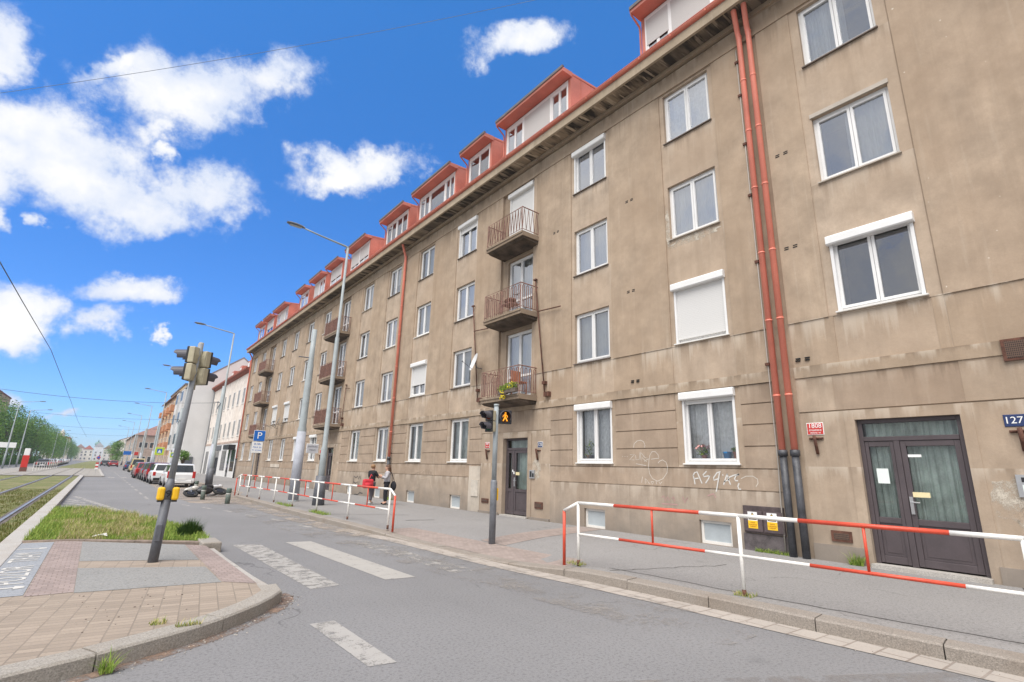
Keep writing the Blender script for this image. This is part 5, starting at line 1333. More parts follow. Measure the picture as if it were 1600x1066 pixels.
def flagholder(label, y, z, x=11.02):
    o = thing('flag_holder', label, 'flag holder', (x, y, z), 0, 'rusty flag holders by the doors')
    mb = MB(); mb.tube([(-.02, -.11, .0), (-.04, 0, .01), (-.02, .11, .0)], .018, 6); mb.box(-.015, 0, -.13, .13, -.02, .02); mb.build('bracket', M_RUST, o)
    mb = MB(); mb.tube([(-.015, 0, -.30), (-.06, 0, -.12), (-.10, 0, .05)], .030, 8); mb.build('socket', M_RUST, o, smooth=True)
    return o
f0 = flagholder('rusty flag holder under the red plate 1808', 4.13, 2.42)
dup(f0, (11.02, 1.22, 2.44), None, 'rusty flag holder under the blue plate 127'); dup(f0, (11.02, 12.42, 2.30), None, 'rusty flag holder under the blue plate 125'); dup(f0, (11.02, 15.18, 2.32), None, 'rusty flag holder under the small faded red plate'); dup(f0, (11.02, 33.3, 2.25), None, 'rusty flag holder by the far house door')
# electrical cabinet
eb = thing('electrical_box', 'dark violet twin electrical box with yellow warning stickers under the near window', 'electrical box', (11.02, 5.31, .52))
mb = MB(); mb.box(-.055, 0, -.42, .42, 0, .54); bd = mb.build('body', M_EBOX, eb, bevel=.008)
for s in (-1, 1):
    mb = MB(); mb.box(-.075, -.0555, s*.205-.19, s*.205+.19, .03, .44); dd = mb.build('door', mat('electrical_door', (.095, .07, .072), .5, vary=.3, scale=6), eb, bevel=.006)
    yc = s*.20+.01
    mb = MB(); mb.box(-.0775, -.0752, yc-.10, yc+.10, .09, .42); st = mb.build('sticker', M_SIGNW, dd)
    mb = MB(); mb.box(-.0795, -.0776, yc-.10, yc+.10, .09, .245); mb.build('yellow_panel', M_SIGNY, st)
    mb = MB(); mb.poly([(-.0795, yc-.088, .262), (-.0795, yc+.088, .262), (-.0795, yc, .412)]); mb.build('warning_triangle', M_DARK, st)
    mb = MB(); mb.poly([(-.0815, yc-.066, .275), (-.0815, yc+.066, .275), (-.0815, yc, .388)]); mb.build('warning_field', M_SIGNY, st)
    mb = MB(); mb.poly([(-.083, yc+.012, .362), (-.083, yc-.010, .320), (-.083, yc+.010, .318), (-.083, yc-.008, .283), (-.083, yc-.002, .325), (-.083, yc-.02, .327)]); mb.build('lightning_bolt', M_DARK, st)
    for k, (t, zz) in enumerate((('POZOR', .205), ('ELEKTRICKÉ', .165), ('ZAŘÍZENÍ', .128))): lettering(t, .030, mat('sticker_text', (.45, .16, .01), .6), st, (-.081, yc, zz), FACE_STREET)
mb = MB(); mb.ball((-.08, 0, .33), .016, 8, 5); mb.build('lock', M_STEEL, eb)
mb = MB(); mb.box(-.02, .0, -.44, .46, -.36, -.02); mb.build('base_panel', mat('box_base_render', (.115, .098, .10), .9, vary=.35, scale=5), eb)
# clothes line rods beside the balconies
def lineprop(label, y0, z0, y1, z1, ya, za, x0=10.93):
    o = thing('iron_rod_bracket', label, 'bracket', (x0, y0, z0))
    mb = MB(); mb.tube([(0, 0, 0), (.0, y1-y0, z1-z0)], .022, 8); mb.build('rod', M_RUST, o, smooth=True)
    mb = MB(); mb.tube([(-.02, (ya-y0)*.0+(y1-y0)*(za-z0)/(z1-z0), za-z0), (-.02, ya-y0, za-z0-.08)], .020, 6); mb.build('arm', M_RUST, o)
    mb = MB(); mb.box(-.04, .04, -.07, .07, -.02, .03); mb.box(-.03, .10, y1-y0-.20, y1-y0+.03, z1-z0-.05, z1-z0+.10); mb.box(-.03, .09, y1-y0-.02, y1-y0+.12, z1-z0+.36, z1-z0+.46); mb.build('fixing', M_RUST, o)
lineprop('rusty iron rod bracket right of the open balconies', 12.58, 8.19, 12.03, 4.05, 11.28, 6.98)
lineprop('rusty iron rod bracket left of the open balconies', 16.45, 8.15, 15.85, 4.2, 15.3, 7.05)
lineprop('rusty iron rod bracket right of the clad balconies', 29.9, 6.4, 30.05, 4.0, 29.2, 6.2)
def dish(label, y, z, ry, rz=0, rad=.40):
    o = thing('satellite_dish', label, 'satellite dish', (10.98, y, z), 0)
    mb = MB(); n = 20; d = Vector((-.92, .28, .30)).normalized(); s = d.cross(Vector((0, 0, 1))).normalized(); u = s.cross(d); c = Vector((-.32, 0, .1))
    for a in range(5):
        for k in range(n):
            def P(i, kk): 
                rr = rad*i/5; return c + s*math.cos(2*math.pi*kk/n)*rr + u*math.sin(2*math.pi*kk/n)*rr*1.1 + d*(rr*rr*.5)
            mb.poly([P(a, k), P(a, k+1), P(a+1, k+1), P(a+1, k)])
    mb.build('reflector', mat('dish_white', (.66, .66, .65), .5, vary=.08), o, smooth=True)
    mb = MB(); mb.tube([(.03, 0, -.1), (-.22, 0, -.1), (-.3, 0, .08)], .018, 6); mb.tube([c - u*rad*.9, c - u*rad*.5 + d*.45], .010, 5); mb.build('mount', M_GREYD, o)
    mb = MB(); mb.ball(c - u*rad*.5 + d*.47, .035, 8, 5); mb.build('receiver', M_GREYD, o)
dish('white satellite dish left of the lowest open balcony', 15.75, 5.55, 0, rad=.33); dish('larger white satellite dish on the far house left of the tram pole', 43.2, 4.75, 0, rad=.42); dish('smaller white satellite dish beside another dish on the far house', 44.6, 4.6, 0, rad=.30)
# plants and pots
def pot_plant(label, x, y, z, pr, ph, pm, kind, h, seed, n=90, cat='potted plant', sp=1.5):
    o = thing('potted_plant', label, cat, (x, y, z)); q = random.Random(seed)
    mb = MB(); mb.tube([(0, 0, 0), (0, 0, ph*.82), (0, 0, ph*.82), (0, 0, ph)], [pr*.72, pr*.94, pr, pr], 14); mb.build('pot', pm, o, smooth=False)
    if kind:
        lf = MB()
        for k in range(n):
            a = q.random()*6.28; rr = pr*sp*q.random(); zz = ph+h*q.random()*(1-.35*rr/pr/sp); l = .022+.02*q.random()
            c = Vector((rr*math.cos(a)*.8, rr*math.sin(a), zz)); d1 = Vector((q.random()-.5, q.random()-.5, q.random()-.2)).normalized()*l; d2 = d1.cross(Vector((q.random()-.5, q.random()-.5, 1))).normalized()*l*.6
            lf.poly([c-d1, c-d2, c+d1, c+d2])
        lf.build('leaves', M_BLADEG, o)
        if kind in (M_FLOWP, M_FLOWY):
            fl = MB()
            for k in range(22):
                a = q.random()*6.28; rr = pr*sp*q.random(); fl.ball((rr*math.cos(a)*.8-.02, rr*math.sin(a), ph+h*(.55+.5*q.random())), .026, 6, 4)
            fl.build('flowers', kind, o)['kind'] = 'stuff'
    return o
zs = GZ+.115
pot_plant('terracotta pot with a leafy plant at the right of the near ground floor window', 11.27, 5.92, zs, .085, .15, M_TERRA, 'g', .12, 51)
pot_plant('empty blue flower pot behind the glass of the near ground floor window', 11.27, 6.14, zs, .10, .15, M_BLUEPOT, None, 0, 52)
pot_plant('flowering plant with pink blooms at the left of the near ground floor window', 11.27, 6.72, zs, .075, .08, M_TERRA, M_FLOWP, .22, 53, 120, sp=2.4)
pot_plant('tall thin leafed plant behind the glass of the second ground floor window', 11.27, 10.4, zs, .12, .10, M_SILLD, 'g', .45, 54, 90)
def flower_box(label, y, z, L, seed, flowers):
    o = thing('flower_box', label, 'flower box', (10.165, y, z)); q = random.Random(seed)
    mb = MB(); mb.box(-.09, .04, -L/2, L/2, 0, .14); mb.build('box', M_SILLD, o, bevel=.01)
    lf = MB(); fl = MB()
    for k in range(260):
        c = Vector((-.03+(q.random()-.5)*.18, (q.random()-.5)*L, .12+.20*q.random()**1.5)); d1 = Vector((q.random()-.5, q.random()-.5, q.random()-.3)).normalized()*.035; d2 = d1.cross(Vector((q.random()-.5, q.random()-.5, 1))).normalized()*.02
        lf.poly([c-d1, c-d2, c+d1, c+d2])
    lf.build('leaves', M_BLADEG, o)
    for k in range(34 if flowers == 2 else 16): fl.ball((-.06+(q.random()-.5)*.14, (q.random()-.5)*L*.6, (.30*q.random()-.16) if flowers == 2 else .14+.2*q.random()), .022, 6, 4)
    fl.build('flowers', M_FLOWY, o)
flower_box('flower box with hanging yellow blooms at the middle of the lowest open balcony', 13.22, 4.09, .42, 61, 2)
flower_box('leafy flower box at the right end of the lowest open balcony', 12.78, 4.12, .50, 62, 1)
o = thing('balcony_chair', 'red brown folding chair on the lowest open balcony', 'chair', (10.6, 12.95, SL[0]))
mb = MB(); mb.box(-.2, .2, -.2, .2, .42, .46); mb.build('seat', M_TERRA, o); mb = MB(); mb.box(-.2, .2, .17, .2, .46, .86); mb.build('backrest', M_TERRA, o)
for sx in (-.17, .17):
    for sy in (-.17, .17): mb = MB(); mb.tube([(sx, sy, 0), (sx, sy, .43)], .015, 6); mb.build('leg', M_TERRA, o)
o = thing('balcony_table', 'small dark planter table on the middle open balcony', 'table', (10.55, 13.5, SL[1]))
mb = MB(); mb.box(-.2, .2, -.28, .28, .40, .44); mb.build('tabletop', M_RAILB, o); mb = MB(); mb.ball((0, 0, .56), (.2, .28, .12), 10, 6); mb.build('dry_plant', M_RUST, o)
for sx in (-.16, .16):
    for sy in (-.24, .24): mb = MB(); mb.tube([(sx, sy, 0), (sx, sy, .41)], .014, 6); mb.build('leg', M_RAILB, o)
# ------------------------------------------------------------------ vehicles
_cars = {}
def car_paint(name, c): return mat('car_paint_'+name, c, .28, vary=.05, bump=0, spec=.6, coat=.6)
def car(label, x, y, paint, kind='hatch', rz=0, group=None, z=0, L=4.1, W=1.72, H=1.46):
    o = thing('parked_car', label, 'car', (x, y, z), rz, group); hw = W/2
    key = (kind, L, W, H)
    if key not in _cars:
        D = {}; mb = MB()
        st = [(0, .40, .82, .88), (.06, .27, .93, .95), (.55, .19, .97, 1.0), (L*.55, .19, .93, 1.0), (L-.85, .19, .86, .985), (L-.16, .24, .70, .92), (L, .38, .58, .80)]
        rows = []
        for (yy, zb, zt, s) in st:
            h = hw*s; rows.append([mb._a(p) for p in ((-h*.9, yy, zb), (-h, yy, zb+.16), (-h, yy, zt-.10), (-h*.93, yy, zt), (h*.93, yy, zt), (h, yy, zt-.10), (h, yy, zb+.16), (h*.9, yy, zb))])
        def skin(rows, closed=True):
            for a, b in zip(rows, rows[1:]):
                n = len(a)
                for k in range(n): mb.f.append([a[k], a[(k+1) % n], b[(k+1) % n], b[k]]); mb.m.append(0)
            mb.f.append(rows[0][::-1]); mb.m.append(0); mb.f.append(rows[-1]); mb.m.append(0)
        skin(rows)
        van = kind == 'van'
        b0, b1, t0, t1 = (.05, L-.95, .16, L-1.75) if van else (.10, L-1.15, .62, L-2.0)
        zb = .90
        def ring_(yb, yt, u):  # point rows of the cabin
            return yb, yt
        cab = [(b0, zb, .92), (t0, H-.05, .76), (t0+.25, H, .73), (t1-.1, H, .73), (t1, H-.04, .75), (b1, zb-.04, .93)]
        i0 = [mb._a((-hw*.93, b0, zb)), mb._a((hw*.93, b0, zb)), mb._a((hw*.93, b1, zb-.05)), mb._a((-hw*.93, b1, zb-.05))]
        i1 = [mb._a((-hw*.76, t0, H-.05)), mb._a((hw*.76, t0, H-.05)), mb._a((hw*.76, t1, H-.04)), mb._a((-hw*.76, t1, H-.04))]
        i2 = [mb._a((-hw*.66, t0+.2, H)), mb._a((hw*.66, t0+.2, H)), mb._a((hw*.66, t1-.15, H)), mb._a((-hw*.66, t1-.15, H))]
        for a, b in ((i0, i1), (i1, i2)):
            for k in range(4): mb.f.append([a[k], a[(k+1) % 4], b[(k+1) % 4], b[k]]); mb.m.append(0)
        mb.f.append(i2); mb.m.append(0)
        D['body'] = (mb, .03)
        g = MB()
        def lp(a, b, t): return Vector(a).lerp(Vector(b), t)
        def quad_on(p00, p10, p11, p01, u0, u1, v0, v1, off):
            q = [lp(lp(p00, p10, u), lp(p01, p11, u), v) + Vector(off) for u, v in ((u0, v0), (u1, v0), (u1, v1), (u0, v1))]; g.poly(q)
        A0, A1, A2, A3 = (-hw*.93, b0, zb), (hw*.93, b0, zb), (hw*.93, b1, zb-.05), (-hw*.93, b1, zb-.05)
        B0, B1, B2, B3 = (-hw*.76, t0, H-.05), (hw*.76, t0, H-.05), (hw*.76, t1, H-.04), (-hw*.76, t1, H-.04)
        quad_on(A0, A1, B1, B0, .07, .93, .12, .92, (0, -.008, .004)); quad_on(A3, A2, B2, B3, .06, .94, .10, .94, (0, .008, .004))
        for (p, q, r_, s_, sx) in ((A0, A3, B3, B0, -1), (A1, A2, B2, B1, 1)):
            quad_on(p, q, r_, s_, .05, .34, .14, .88, (sx*.008, 0, .003)); quad_on(p, q, r_, s_, .37, .66, .14, .88, (sx*.008, 0, .003)); quad_on(p, q, r_, s_, .69, .94, .14, .88, (sx*.008, 0, .003))
        D['windows'] = (g, 0)
        for nm, yy, sg in (('tail_light', -.012, 1), ('headlight', L-.10, -1)):
            for s in (-1, 1):
                m = MB()
                if sg > 0: m.box(s*hw*.72, s*hw*.925, -.012, .12, .60, .88 if not van else 1.02)
                else: m.box(s*hw*.52, s*hw*.86, L-.20, L-.02, .56, .70)
                D[nm+str(s)] = (m, .012)
        m = MB(); m.box(-hw*.86, hw*.86, -.05, .10, .28, .46); m.box(-hw*.80, hw*.80, L-.12, L+.02, .26, .42); D['bumper'] = (m, .03)
        m = MB(); m.box(-.26, .26, -.062, -.045, .50, .61); D['number_plate'] = (m, 0)
        D['objs'] = {}
        _cars[key] = D
    D = _cars[key]
    def put(nm, name, mt, parent):
        mb, bv = D[nm]
        if nm not in D['objs']: D['objs'][nm] = mb.build(name, mt, None, smooth=False); me = D['objs'][nm].data; bpy.data.objects.remove(D['objs'][nm]); D['objs'][nm] = me
        ob = bpy.data.objects.new(name, D['objs'][nm]); COL.objects.link(ob); ob.parent = parent
        if ob.data.materials[0] is not mt: ob.material_slots[0].link = 'OBJECT'; ob.material_slots[0].material = mt
        if bv: b = ob.modifiers.new('Bevel', 'BEVEL'); b.width = bv; b.segments = 2; b.limit_method = 'ANGLE'
        return ob
    put('body', 'body', paint, o); put('windows', 'windows', M_CARGL, o)
    for s in (-1, 1): put('tail_light'+str(s), 'tail_light', M_TAIL, o); put('headlight'+str(s), 'headlight', M_HEADL, o)
    put('bumper', 'bumper', M_BLACK if kind != 'van' else paint, o); put('number_plate', 'number_plate', M_SIGNW, o)
    for yy in (.72, L-.78):
        for s in (-1, 1):
            def geo(mb): mb.tube([(-.10, 0, 0), (-.09, 0, 0), (.09, 0, 0), (.10, 0, 0)], [.27, .31, .31, .27], 18)
            wl = inst('wheel', geo, 'wheel', M_TYRE, o, (s*(hw-.08), yy, .31), smooth=False)
            inst('rim', lambda mb: mb.tube([(-.104, 0, 0), (.104, 0, 0)], .19, 14), 'rim', M_RIM, wl, (0, 0, 0))
    return o
WHT = car_paint('white', (.72, .72, .72)); RED_ = car_paint('red', (.32, .02, .025)); DRK = car_paint('dark', (.035, .037, .045)); SIL = car_paint('silver', (.38, .39, .41)); BLU = car_paint('blue', (.03, .06, .16)); WINE = car_paint('wine', (.13, .02, .03)); YLW = car_paint('cream', (.62, .50, .24))
car('white boxy van parked right behind the leaning signal post', 4.42, 40.0, WHT, 'van', L=4.2, W=1.70, H=1.50)
car('white hatchback parked in front of the white van', 4.05, 45.6, WHT, 'hatch')
car('wine red car with dark rear window, third in the parked row', 3.98, 50.6, WINE, 'van', H=1.52)
car('dark grey car in the parked row next to the red one', 3.95, 55.4, DRK, 'hatch', L=4.0)
car('bright red car in the middle of the parked row', 3.72, 60.2, RED_, 'hatch', L=3.9)
car('pale silver car with sloping roof beyond the red car', 3.95, 65.4, SIL, 'hatch')
car('dark car at the far end of the parked row', 4.1, 71.0, DRK, 'van')
car('cream van standing beyond the parked row', 4.5, 90.0, YLW, 'van', H=1.9, W=1.8, L=4.6)
car('blue car parked before the pale brown corner house', 4.3, 104.0, BLU, 'hatch')
car('red car on the distant road, right of the dark one', 3.0, 152.0, RED_, 'hatch')
car('dark car on the distant road ahead', 1.4, 165.0, DRK, 'van')
car('silver car on the distant road between two others', 2.3, 172.0, SIL, 'hatch')
q = random.Random(17)
for k in range(16):
    car('small distant car in the row parked across the tram tracks', -6.9-.12*k, 112+8.0*k, q.choice([WHT, WHT, SIL, SIL, DRK]), q.choice(['hatch', 'van']), group='distant cars across the tram tracks')
# fallen motorcycle
mo = thing('motorcycle', 'white and black motorcycle lying on its side in the dusty bay', 'motorcycle', (4.42, 29.6, .21)); mo.rotation_euler = (R(-66), R(-3), R(22))
def wheel_m(x):
    mb = MB(); n = 22; mb.tube([(x+.27*math.cos(2*math.pi*k/n), 0, .27*math.sin(2*math.pi*k/n)) for k in range(n+1)], .062, 8, cap=False); w_ = mb.build('wheel', M_TYRE, mo, smooth=True)
    mb = MB(); mb.tube([(x, -.04, 0), (x, .04, 0)], .17, 14); mb.build('rim', M_BLACK, w_)
wheel_m(-.72); wheel_m(.70)
mb = MB(); mb.ball((-.62, 0, .33), (.26, .14, .13), 14, 8); mb.ball((-.34, 0, .42), (.20, .16, .15), 14, 8); mb.build('front_fairing', mat('moto_dusty_white', (.50, .48, .44), .5, vary=.25, scale=9), mo, smooth=True)
mb = MB(); mb.ball((.02, 0, .18), (.42, .19, .24), 14, 8); mb.build('engine', M_BLACK, mo, smooth=True)
mb = MB(); mb.ball((.28, 0, .45), (.42, .15, .10), 14, 8); mb.build('seat', M_BLACK, mo, smooth=True)
mb = MB(); mb.ball((.66, 0, .46), (.30, .12, .09), 14, 8); mb.ball((.95, 0, .50), (.16, .10, .08), 10, 6); mb.build('tail_fairing', WHT, mo, smooth=True)
mb = MB(); mb.tube([(-.50, -.36, .64), (-.42, -.1, .60), (-.42, .1, .60), (-.50, .36, .64)], .018, 8); mb.build('handlebar', M_BLACK, mo)
mb = MB(); mb.tube([(.1, .16, .0), (.5, .2, .06), (.85, .2, .18)], [.03, .05, .06], 10); mb.build('exhaust', M_STEEL, mo, smooth=True)
mb = MB(); mb.tube([(-.72, .07, 0), (-.48, .07, .55)], .025, 8); mb.tube([(-.72, -.07, 0), (-.48, -.07, .55)], .025, 8); mb.build('fork', M_STEEL, mo)

# ------------------------------------------------------------------ the two pedestrians
def skinned(name, V, E, rad, m, parent, root=0, lv=2):
    me = bpy.data.meshes.new(name); me.from_pydata(V, E, []); o = bpy.data.objects.new(name, me); COL.objects.link(o); o.parent = parent
    sk = o.modifiers.new('Skin', 'SKIN'); sk.use_smooth_shade = True
    for i, d in enumerate(me.skin_vertices[0].data): d.radius = (rad[i], rad[i]); d.use_root = (i == root)
    sb = o.modifiers.new('Subdivision', 'SUBSURF'); sb.levels = lv; sb.render_levels = lv
    me.materials.append(m); sk.use_smooth_shade = True
    return o
def person(label, loc, rz, J, top_m, leg_m, hair_m, shoe_m, skirt=False, hair_len=.0, sc=.92):
    """J: joints for elbows, wrists, knees, ankles (L, R); the figure looks along +y"""
    o = thing('person', label, 'person', loc, rz); o.scale = (sc, sc, sc)
    V = []; E = []; Rd = []
    def add(p, r, par=None):
        V.append(p); Rd.append(r)
        if par is not None: E.append((par, len(V)-1))
        return len(V)-1
    pel = add((0, 0, .93), .125); sp = add((0, -.01, 1.08), .105, pel); ch = add((0, -.005, 1.27), .125, sp); ub = add((0, -.01, 1.38), .095, ch); nk = add((0, .005, 1.455), .05, ub)
    hb = add((0, .03, 1.53), .072, nk); hd = add((0, .03, 1.61), .088, hb); tp_ = add((0, .015, 1.675), .068, hd)
    ns = add((0, .115, 1.575), .018, hd)
    arms = []; legs = []
    for s in (-1, 1):
        k = 0 if s < 0 else 1
        sh = add((s*.155, -.01, 1.375), .062, ub); el = add(J['el'][k], .042, sh); wr = add(J['wr'][k], .028, el)
        w = Vector(J['wr'][k]); d = (w - Vector(J['el'][k])).normalized(); side = d.cross(Vector((1, 0, 0)))
        side = side.normalized() if side.length > .1 else Vector((0, 1, 0))
        pm = add(tuple(w + d*.055), .034, wr); kn = add(tuple(w + d*.09), .030, pm)
        for f, (ln, ofs) in enumerate(((.062, -.027), (.075, -.009), (.070, .009), (.055, .026))):
            b = w + d*.105 + side*ofs; f0 = add(tuple(b), .0095, kn); f1 = add(tuple(b + d*ln*.55 + Vector((-s*.006, 0, 0))), .0085, f0); add(tuple(b + d*ln + Vector((-s*.018, 0, 0))), .0075, f1)
        t0 = add(tuple(w + d*.05 - side*.042), .011, pm); add(tuple(w + d*.085 - side*.056), .009, t0)
        arms.append((V[sh], V[el], V[wr]))
        hp = add((s*.085, 0, .88), .098, pel); kx = add(J['kn'][k], .062, hp); an = add(J['an'][k], .040, kx)
        a = Vector(J['an'][k]); add(tuple(a + Vector((s*.01, .15, -.045))), .034, an)
        legs.append((V[hp], V[kx], V[an]))
    skinned('body', V, E, Rd, M_SKIN, o, pel)
    # jacket with sleeves
    Vj = [(0, 0, .80), (0, -.01, 1.06), (0, -.005, 1.27), (0, -.01, 1.39), (0, .0, 1.455)]; Ej = [(0, 1), (1, 2), (2, 3), (3, 4)]; Rj = [.155, .148, .155, .105, .066]
    for a in arms:
        n = len(Vj); e, w_ = Vector(a[1]), Vector(a[2]); Vj += [a[0], a[1], tuple(e.lerp(w_, .92))]; Ej += [(3, n), (n, n+1), (n+1, n+2)]; Rj += [.080, .060, .046]
    skinned('jacket', Vj, Ej, Rj, top_m, o)
    Vt = [(0, 0, 1.06)]; Et = []; Rt = [.138]
    for l in legs:
        n = len(Vt); k_, a_ = Vector(l[1]), Vector(l[2]); Vt += [l[0], l[1], tuple(k_.lerp(a_, .93))]; Et += [(0, n), (n, n+1), (n+1, n+2)]; Rt += [.112, .078, .060]
    skinned('trousers', Vt, Et, Rt, leg_m, o)
    for l in legs:
        a = Vector(l[2]); skinned('shoe', [tuple(a + Vector((0, -.045, -.035))), tuple(a + Vector((0, .05, -.045))), tuple(a + Vector((0, .165, -.052)))], [(0, 1), (1, 2)], [.046, .046, .036], shoe_m, o)
    mb = MB(); n = 16
    mb.ball((0, -.012, 1.635), (.102, .112, .098), 16, 10)
    if hair_len:
        for k in range(40):
            a = math.pi*(1.02+.96*k/39); x, y = .098*math.cos(a), -.01+.105*math.sin(a); j = .02*math.sin(k*2.1)
            mb.tube([(x*.95, y*.9, 1.66), (x*1.06, y*1.05-.01, 1.54), (x*1.12+j*.4, y*1.1-.02, 1.40), (x*1.05+j, y*1.05-.01, 1.62-hair_len+.03*math.sin(k*1.7))], [.022, .024, .022, .008], 5)
    mb.build('hair', hair_m, o, smooth=True)
    for s in (-1, 1):
        mb = MB(); mb.ball((s*.033, .112, 1.605), (.011, .007, .007), 8, 5); mb.build('eye', M_DARK, o, smooth=True)
        mb = MB(); mb.ball((s*.092, .02, 1.59), (.012, .022, .034), 8, 6); mb.build('ear', M_SKIN, o, smooth=True)
    mb = MB(); mb.ball((0, .112, 1.535), (.024, .007, .006), 8, 5); mb.build('mouth', mat('lips', (.38, .12, .10), .5), o, smooth=True)
    return o
p1 = person('pedestrian in a black jacket carrying a red bag, nearer the black graffiti', (8.95, 20.35, .163), R(-62), {'el': [(-.26, .10, 1.14), (.24, .14, 1.15)], 'wr': [(-.13, .27, 1.16), (.10, .31, 1.20)], 'kn': [(-.10, .12, .50), (.10, -.05, .49)], 'an': [(-.12, .16, .10), (.13, -.22, .13)]}, M_CLBLK, mat('cloth_dark_grey', (.09, .085, .095), .9), M_HAIRB, M_SHOE)
bg = thing('red_bag', 'big red shoulder bag hanging behind the pedestrian in black', 'bag', (8.68, 20.12, .78))
mb = MB(); mb.box(-.22, .22, -.10, .10, .02, .38); mb.build('pouch', M_CLRED, bg, smooth=False, bevel=.07)
mb = MB(); mb.box(-.15, .13, -.15, -.09, .05, .24); mb.build('front_pocket', M_CLRED, bg, smooth=True)
mb = MB(); mb.tube([(.03, -.05, .40), (.12, .02, .56), (.20, .08, .50)], .018, 6); mb.build('strap', M_CLRED, bg)
p2 = person('long haired pedestrian in a grey top and black trousers beside the downpipe', (9.42, 19.95, .163), R(70), {'el': [(-.24, .06, 1.13), (.25, .06, 1.13)], 'wr': [(-.10, .25, 1.22), (.10, .27, 1.16)], 'kn': [(-.09, .03, .50), (.10, .04, .50)], 'an': [(-.10, -.02, .10), (.11, .02, .10)]}, M_CLGRY, M_CLBLK, M_HAIRD, M_CLBLK, hair_len=.42)
bg = thing('black_bag', 'black shoulder bag at the hip of the long haired pedestrian', 'bag', (9.68, 19.86, .72))
mb = MB(); mb.ball((0, 0, .18), (.10, .19, .20), 12, 8); mb.build('pouch', M_CLBLK, bg, smooth=True); mb = MB(); mb.tube([(-.02, -.1, .36), (-.12, 0, .72), (-.02, .1, .36)], .013, 6); mb.build('strap', M_CLBLK, bg)

# ------------------------------------------------------------------ buildings further down the street
def win_geo(mb, w, h, fr=.08):
    for a, b, c, e in ((-w/2, -w/2+fr, 0, h), (w/2-fr, w/2, 0, h), (-w/2+fr, w/2-fr, 0, fr), (-w/2+fr, w/2-fr, h-fr, h), (-.04, .04, fr, h-fr)): mb.box(-.035, .05, a, b, c, e)
    mb.box(-.06, .0, -w/2-.05, w/2+.05, -.05, -.001)
def far_window(par, off, x, y, z, w, h, rot=0, frame=M_PVCD):
    f = inst(('fw', w, h, frame.name), lambda mb: win_geo(mb, w, h), 'window', frame, par, (x-off[0], y-off[1], z-off[2])); f.rotation_euler = (0, 0, rot)
    inst(('fp', w, h), lambda mb: mb.poly([(-.012, w/2-.06, .06), (-.012, -w/2+.06, .06), (-.012, -w/2+.06, h-.06), (-.012, w/2-.06, h-.06)]), 'pane', M_FARPANE, f, (0, 0, 0))
def far_house(label, x0, x1, y0, y1, eave, ridge, wm, rm, rows, n, w=1.1, h=1.6, shop=None, hip=0, chim=0, name='town_house', zb=0.0, flat=False, end_rows=0):
    off = (x0, (y0+y1)/2, zb); o = thing(name, label, 'house', off); xm = (x0+x1)/2
    mb = MB()
    if hip or flat: mb.box(x0, x1, y0, y1, zb-.3, eave)
    else: mb.prism([(x0, y0, zb-.3), (x0, y0, eave), (xm, y0, ridge), (x1, y0, eave), (x1, y0, zb-.3)], (0, y1-y0, 0))
    mb.build('wall', wm, o, off)
    r = MB(); e = .35
    if flat: r.box(x0-.15, x1+.15, y0-.1, y1+.1, eave, eave+.35)
    elif hip:
        P = [(x0-e, y0-e, eave), (x1+e, y0-e, eave), (x1+e, y1+e, eave), (x0-e, y1+e, eave)]; A = (xm, y0+hip, ridge); Bq = (xm, y1-hip, ridge)
        for f in ([P[0], P[1], A], [P[1], P[2], Bq, A], [P[2], P[3], Bq], [P[3], P[0], A, Bq], P[::-1]): r.poly(f)
    else:
        k = (ridge-eave)/(xm-x0); t = .22
        r.prism([(x0-e, y0-.04, eave-k*e+.02), (xm, y0-.04, ridge+.02), (xm, y0-.04, ridge+t), (x0-e, y0-.04, eave-k*e+t)], (0, y1-y0+.08, 0))
        r.prism([(xm, y0-.04, ridge+.02), (x1+e, y0-.04, eave-k*e+.02), (x1+e, y0-.04, eave-k*e+t), (xm, y0-.04, ridge+t)], (0, y1-y0+.08, 0))
    ro = r.build('roof', rm, o, off)
    for k in range(chim):
        yc = y0+(y1-y0)*(k+.6)/chim; c = MB(); c.box(xm-.5, xm+.1, yc-.4, yc+.4, ridge-1.2, ridge+1.0); c.build('chimney', P_BROWNP, ro, off)
    pitch = (y1-y0)/n
    for z in rows:
        for k in range(n): far_window(o, off, x0, y0+pitch*(k+.5), z, w, h)
    for z in rows[:end_rows]:
        for k in range(2): far_window(o, off, x0+2.0+2.3*k, y0, z, w, h, R(90))
    return o, off
# pale pink house with shops
o, off = far_house('pale pink three storey house with grey shopfronts next to the long brown house', 11.02, 22, 58.85, 80.1, 11.55, 15.4, P_PINK, M_ROOFT, (4.45, 7.85), 8, 1.0, 1.75, chim=3)
mb = MB(); mb.prism([(x, 58.8, z) for x, z in ((11.05, 11.1), (10.55, 11.42), (10.55, 11.62), (11.05, 11.62))], (0, 21.3, 0)); mb.build('eave', M_ROOFT, o, off)
mb = MB(); mb.box(10.95, 11.05, 58.85, 80.1, 3.72, 3.95); mb.build('string_course', P_BROWNP, o, off)
mb = MB(); mb.box(10.97, 11.03, 58.9, 80.1, .1, 3.7); sf = mb.build('shop_base', P_GREYW, o, off)
for k, (a, b) in enumerate(((59.6, 61.6), (62.4, 63.4), (64.6, 67.2), (69, 71), (72.5, 75), (76.5, 78.6))):
    mb = MB(); mb.box(10.955, 10.969, a, b, .2 if k % 2 else .8, 3.0); mb.build('shop_window', M_CARGL, sf, off)
mb = MB(); mb.box(10.3, 10.96, 60.0, 63.0, 3.0, 3.5); mb.build('awning_box', M_BLACK, o, off)
mb = MB(); mb.box(10.9, 10.96, 68.0, 71.4, 3.05, 3.6); mb.build('shop_sign', M_GREYD, o, off)
